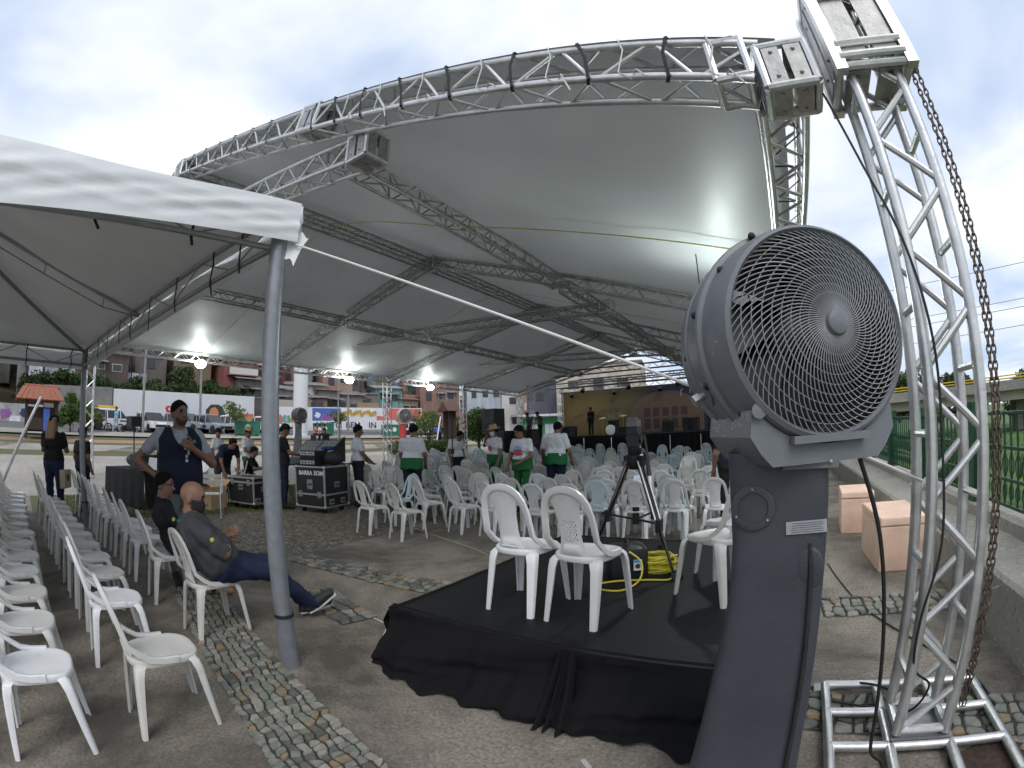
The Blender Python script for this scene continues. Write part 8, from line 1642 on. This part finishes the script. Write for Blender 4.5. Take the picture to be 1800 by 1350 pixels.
person('helper in straw hat and mask with red printed white shirt scratching the ear', (-6.16, 9.11, 0), R(160), dict(eR=(0.34, 0.05, 1.30), wR=(0.16, 0.10, 1.56), palmR=(-1, 0, 0), eL=(-0.24, 0.0, 1.15), wL=(-0.27, 0.12, 0.92)), dict(skin=SKIN['brown'], shirt=C_WHITE, pants=C_DGREEN), 1.70, 0.014, look=(0.5, 1, -0.2), hair='crop', extra=both(hat('straw', C_STRAW), mask(shirt_m('white_mask', (0.6, 0.6, 0.62))), print_patch([(0.02, -0.02, 0.06, 0.07, RED)]), apron(C_DGREEN)))
person('helper looking down with big red and blue print on white shirt', (-4.61, 7.73, 0), R(172), dict(nk=(0, 0.02, 1.46), hd=(0, 0.07, 1.61), eR=(0.26, 0.02, 1.16), wR=(0.24, 0.14, 0.94), eL=(-0.27, 0.04, 1.15), wL=(-0.10, 0.24, 1.02)), dict(skin=SKIN['brown'], shirt=C_WHITE, pants=C_DGREEN), 1.68, 0.013, look=(0.25, 1, -0.55), hair='short', extra=both(print_patch(logo), apron(C_DGREEN)))
person('helper in white shirt and green wrap seen from behind, right of the others', (-4.14, 8.22, 0), R(8), dict(chs=(0, 0.05, 1.29), nk=(0, 0.10, 1.44), hd=(0.01, 0.15, 1.59), eR=(0.27, 0.05, 1.14), wR=(0.27, 0.18, 0.95), eL=(-0.29, 0.06, 1.14), wL=(-0.34, 0.24, 0.94)), dict(skin=SKIN['brown'], shirt=C_WHITE, pants=C_NAVY), 1.76, 0.014, look=(0.1, 1, -0.3), hair='crop', extra=apron(C_DGREEN), build=1.1)
person('helper in white shirt bending near the pinwheel', (-7.6, 9.5, 0), R(-100), dict(nk=(0, 0.08, 1.42), hd=(0, 0.16, 1.55)), dict(skin=SKIN['brown'], shirt=C_WHITE, pants=C_DPANT), 1.68, 0.02, look=(0, 1, -0.5), hair='short')
person('person in navy top and black trousers standing mostly hidden behind the fan', (-0.72, 7.1, 0), R(20), dict(), dict(skin=SKIN['brown'], shirt=C_NAVY, pants=C_BLACK), 1.68, 0.016, hair='short')
# --- people at the stage and in the park
person('dark figure standing on stage in front of the backdrop lettering', (-11.1, 27.0, SZ), R(170), dict(), dict(skin=SKIN['dark'], shirt=C_BLACK, pants=C_BLACK), 1.72, 0.024, hair='short', hands=False)
person('technician in dark clothes at the riser left of the backdrop, left one', (-12.6, 22.0, 0.95), R(150), dict(nk=(0, 0.06, 1.45), hd=(0, 0.12, 1.58)), dict(skin=SKIN['brown'], shirt=C_CHAR, pants=C_BLACK), 1.70, 0.024, look=(0, 1, -0.5), hair='short', hands=False)
person('technician in olive shirt at the riser left of the backdrop, right one', (-12.05, 22.2, 0.95), R(100), dict(nk=(0, 0.08, 1.44), hd=(0, 0.14, 1.57), eL=(-0.24, 0.2, 1.3), wL=(-0.2, 0.35, 1.45)), dict(skin=SKIN['brown'], shirt=shirt_m('olive', (0.10, 0.09, 0.06)), pants=C_BLACK), 1.74, 0.024, look=(0, 1, -0.5), hair='short', hands=False)
person('man in light blue shirt walking past the parked cars', (-35.2, 6.8, gz(-35.2)), R(-160), dict(kR=(0.1, 0.18, 0.52), aR=(0.1, 0.22, 0.1), tR=(0.1, 0.4, 0.05), kL=(-0.1, -0.05, 0.5), aL=(-0.1, -0.3, 0.14), tL=(-0.1, -0.14, 0.05)), dict(skin=SKIN['brown'], shirt=shirt_m('sky', (0.2, 0.42, 0.6)), pants=shirt_m('pale_trousers', (0.4, 0.42, 0.45))), 1.72, 0.03, hair='short', hands=False)
SEATED = dict(pel=(0, 0.0, 0.55), wst=(0, 0.02, 0.68), chs=(0, 0.05, 0.86), nk=(0, 0.08, 1.03), hd=(0, 0.12, 1.18), sR=(0.17, 0.06, 0.98), sL=(-0.17, 0.06, 0.98), eR=(0.22, 0.16, 0.76), wR=(0.12, 0.34, 0.68), eL=(-0.22, 0.16, 0.76), wL=(-0.1, 0.34, 0.68), hR=(0.09, 0.05, 0.53), hL=(-0.09, 0.05, 0.53), kR=(0.11, 0.42, 0.50), kL=(-0.11, 0.42, 0.50), aR=(0.12, 0.36, 0.09), aL=(-0.12, 0.36, 0.09), tR=(0.13, 0.54, 0.04), tL=(-0.13, 0.54, 0.04))
bench = thing('park_bench', 'low dark park bench with three people below the banner', 'bench', (-29.7, 20.7, gz(-29.7)), R(-58)); 
for k in range(3): b = MB(); b.box((0, -0.12 + 0.14 * k, 0.44), (2.6, 0.11, 0.04)); obj('slat', b.mesh('slat', [M_BARK], 20), bench)
for x in (-1.1, 1.1): b = MB(); b.box((x, 0, 0.21), (0.1, 0.4, 0.42)); obj('leg', b.mesh('leg', [M_BLACKM], 20), bench)
for k, (o, c, lab) in enumerate(((-0.85, C_BLACK, 'seated person in black on the park bench'), (0.0, C_WHITE, 'seated person in white on the park bench'), (0.85, shirt_m('pink', (0.5, 0.18, 0.18)), 'seated person in pink on the park bench'))):
    d = Matrix.Rotation(R(-58), 3, 'Z') @ Vector((o, 0, 0)); person(lab, (-29.7 + d.x, 20.7 + d.y, gz(-29.7)), R(-58), SEATED, dict(skin=SKIN['brown'], shirt=c, pants=C_DPANT), 1.7, 0.03, hair='short', hands=False)
person('worker in blue with red cap bending over by the hedge behind the chairs', (-19.6, 22.7, gz(-19.6) + 0.25), R(60), dict(pel=(0, -0.14, 0.93), wst=(0, -0.02, 1.06), chs=(0, 0.14, 1.20), nk=(0, 0.29, 1.27), hd=(0, 0.42, 1.33), sR=(0.18, 0.23, 1.25), sL=(-0.18, 0.23, 1.25), eR=(0.22, 0.26, 0.96), wR=(0.17, 0.30, 0.72), eL=(-0.22, 0.26, 0.96), wL=(-0.17, 0.32, 0.74), hR=(0.095, -0.14, 0.90), hL=(-0.095, -0.14, 0.90)), dict(skin=SKIN['brown'], shirt=shirt_m('work_blue', (0.05, 0.13, 0.36)), pants=C_DENIM), 1.75, 0.024, look=(0, 0.9, -0.5), hair='crop', hands=False, extra=hat('cap', shirt_m('red_cap', (0.45, 0.06, 0.05))))
cable('white_pole', [(-18.6, 21.2, gz(-18.6)), (-19.3, 22.3, 1.6), (-19.9, 23.3, 2.7)], 0.045, mat('white_tube', (0.62, 0.6, 0.62), 0.5), 'slanted white pole by the hedge in front of the bending worker', 'pole')
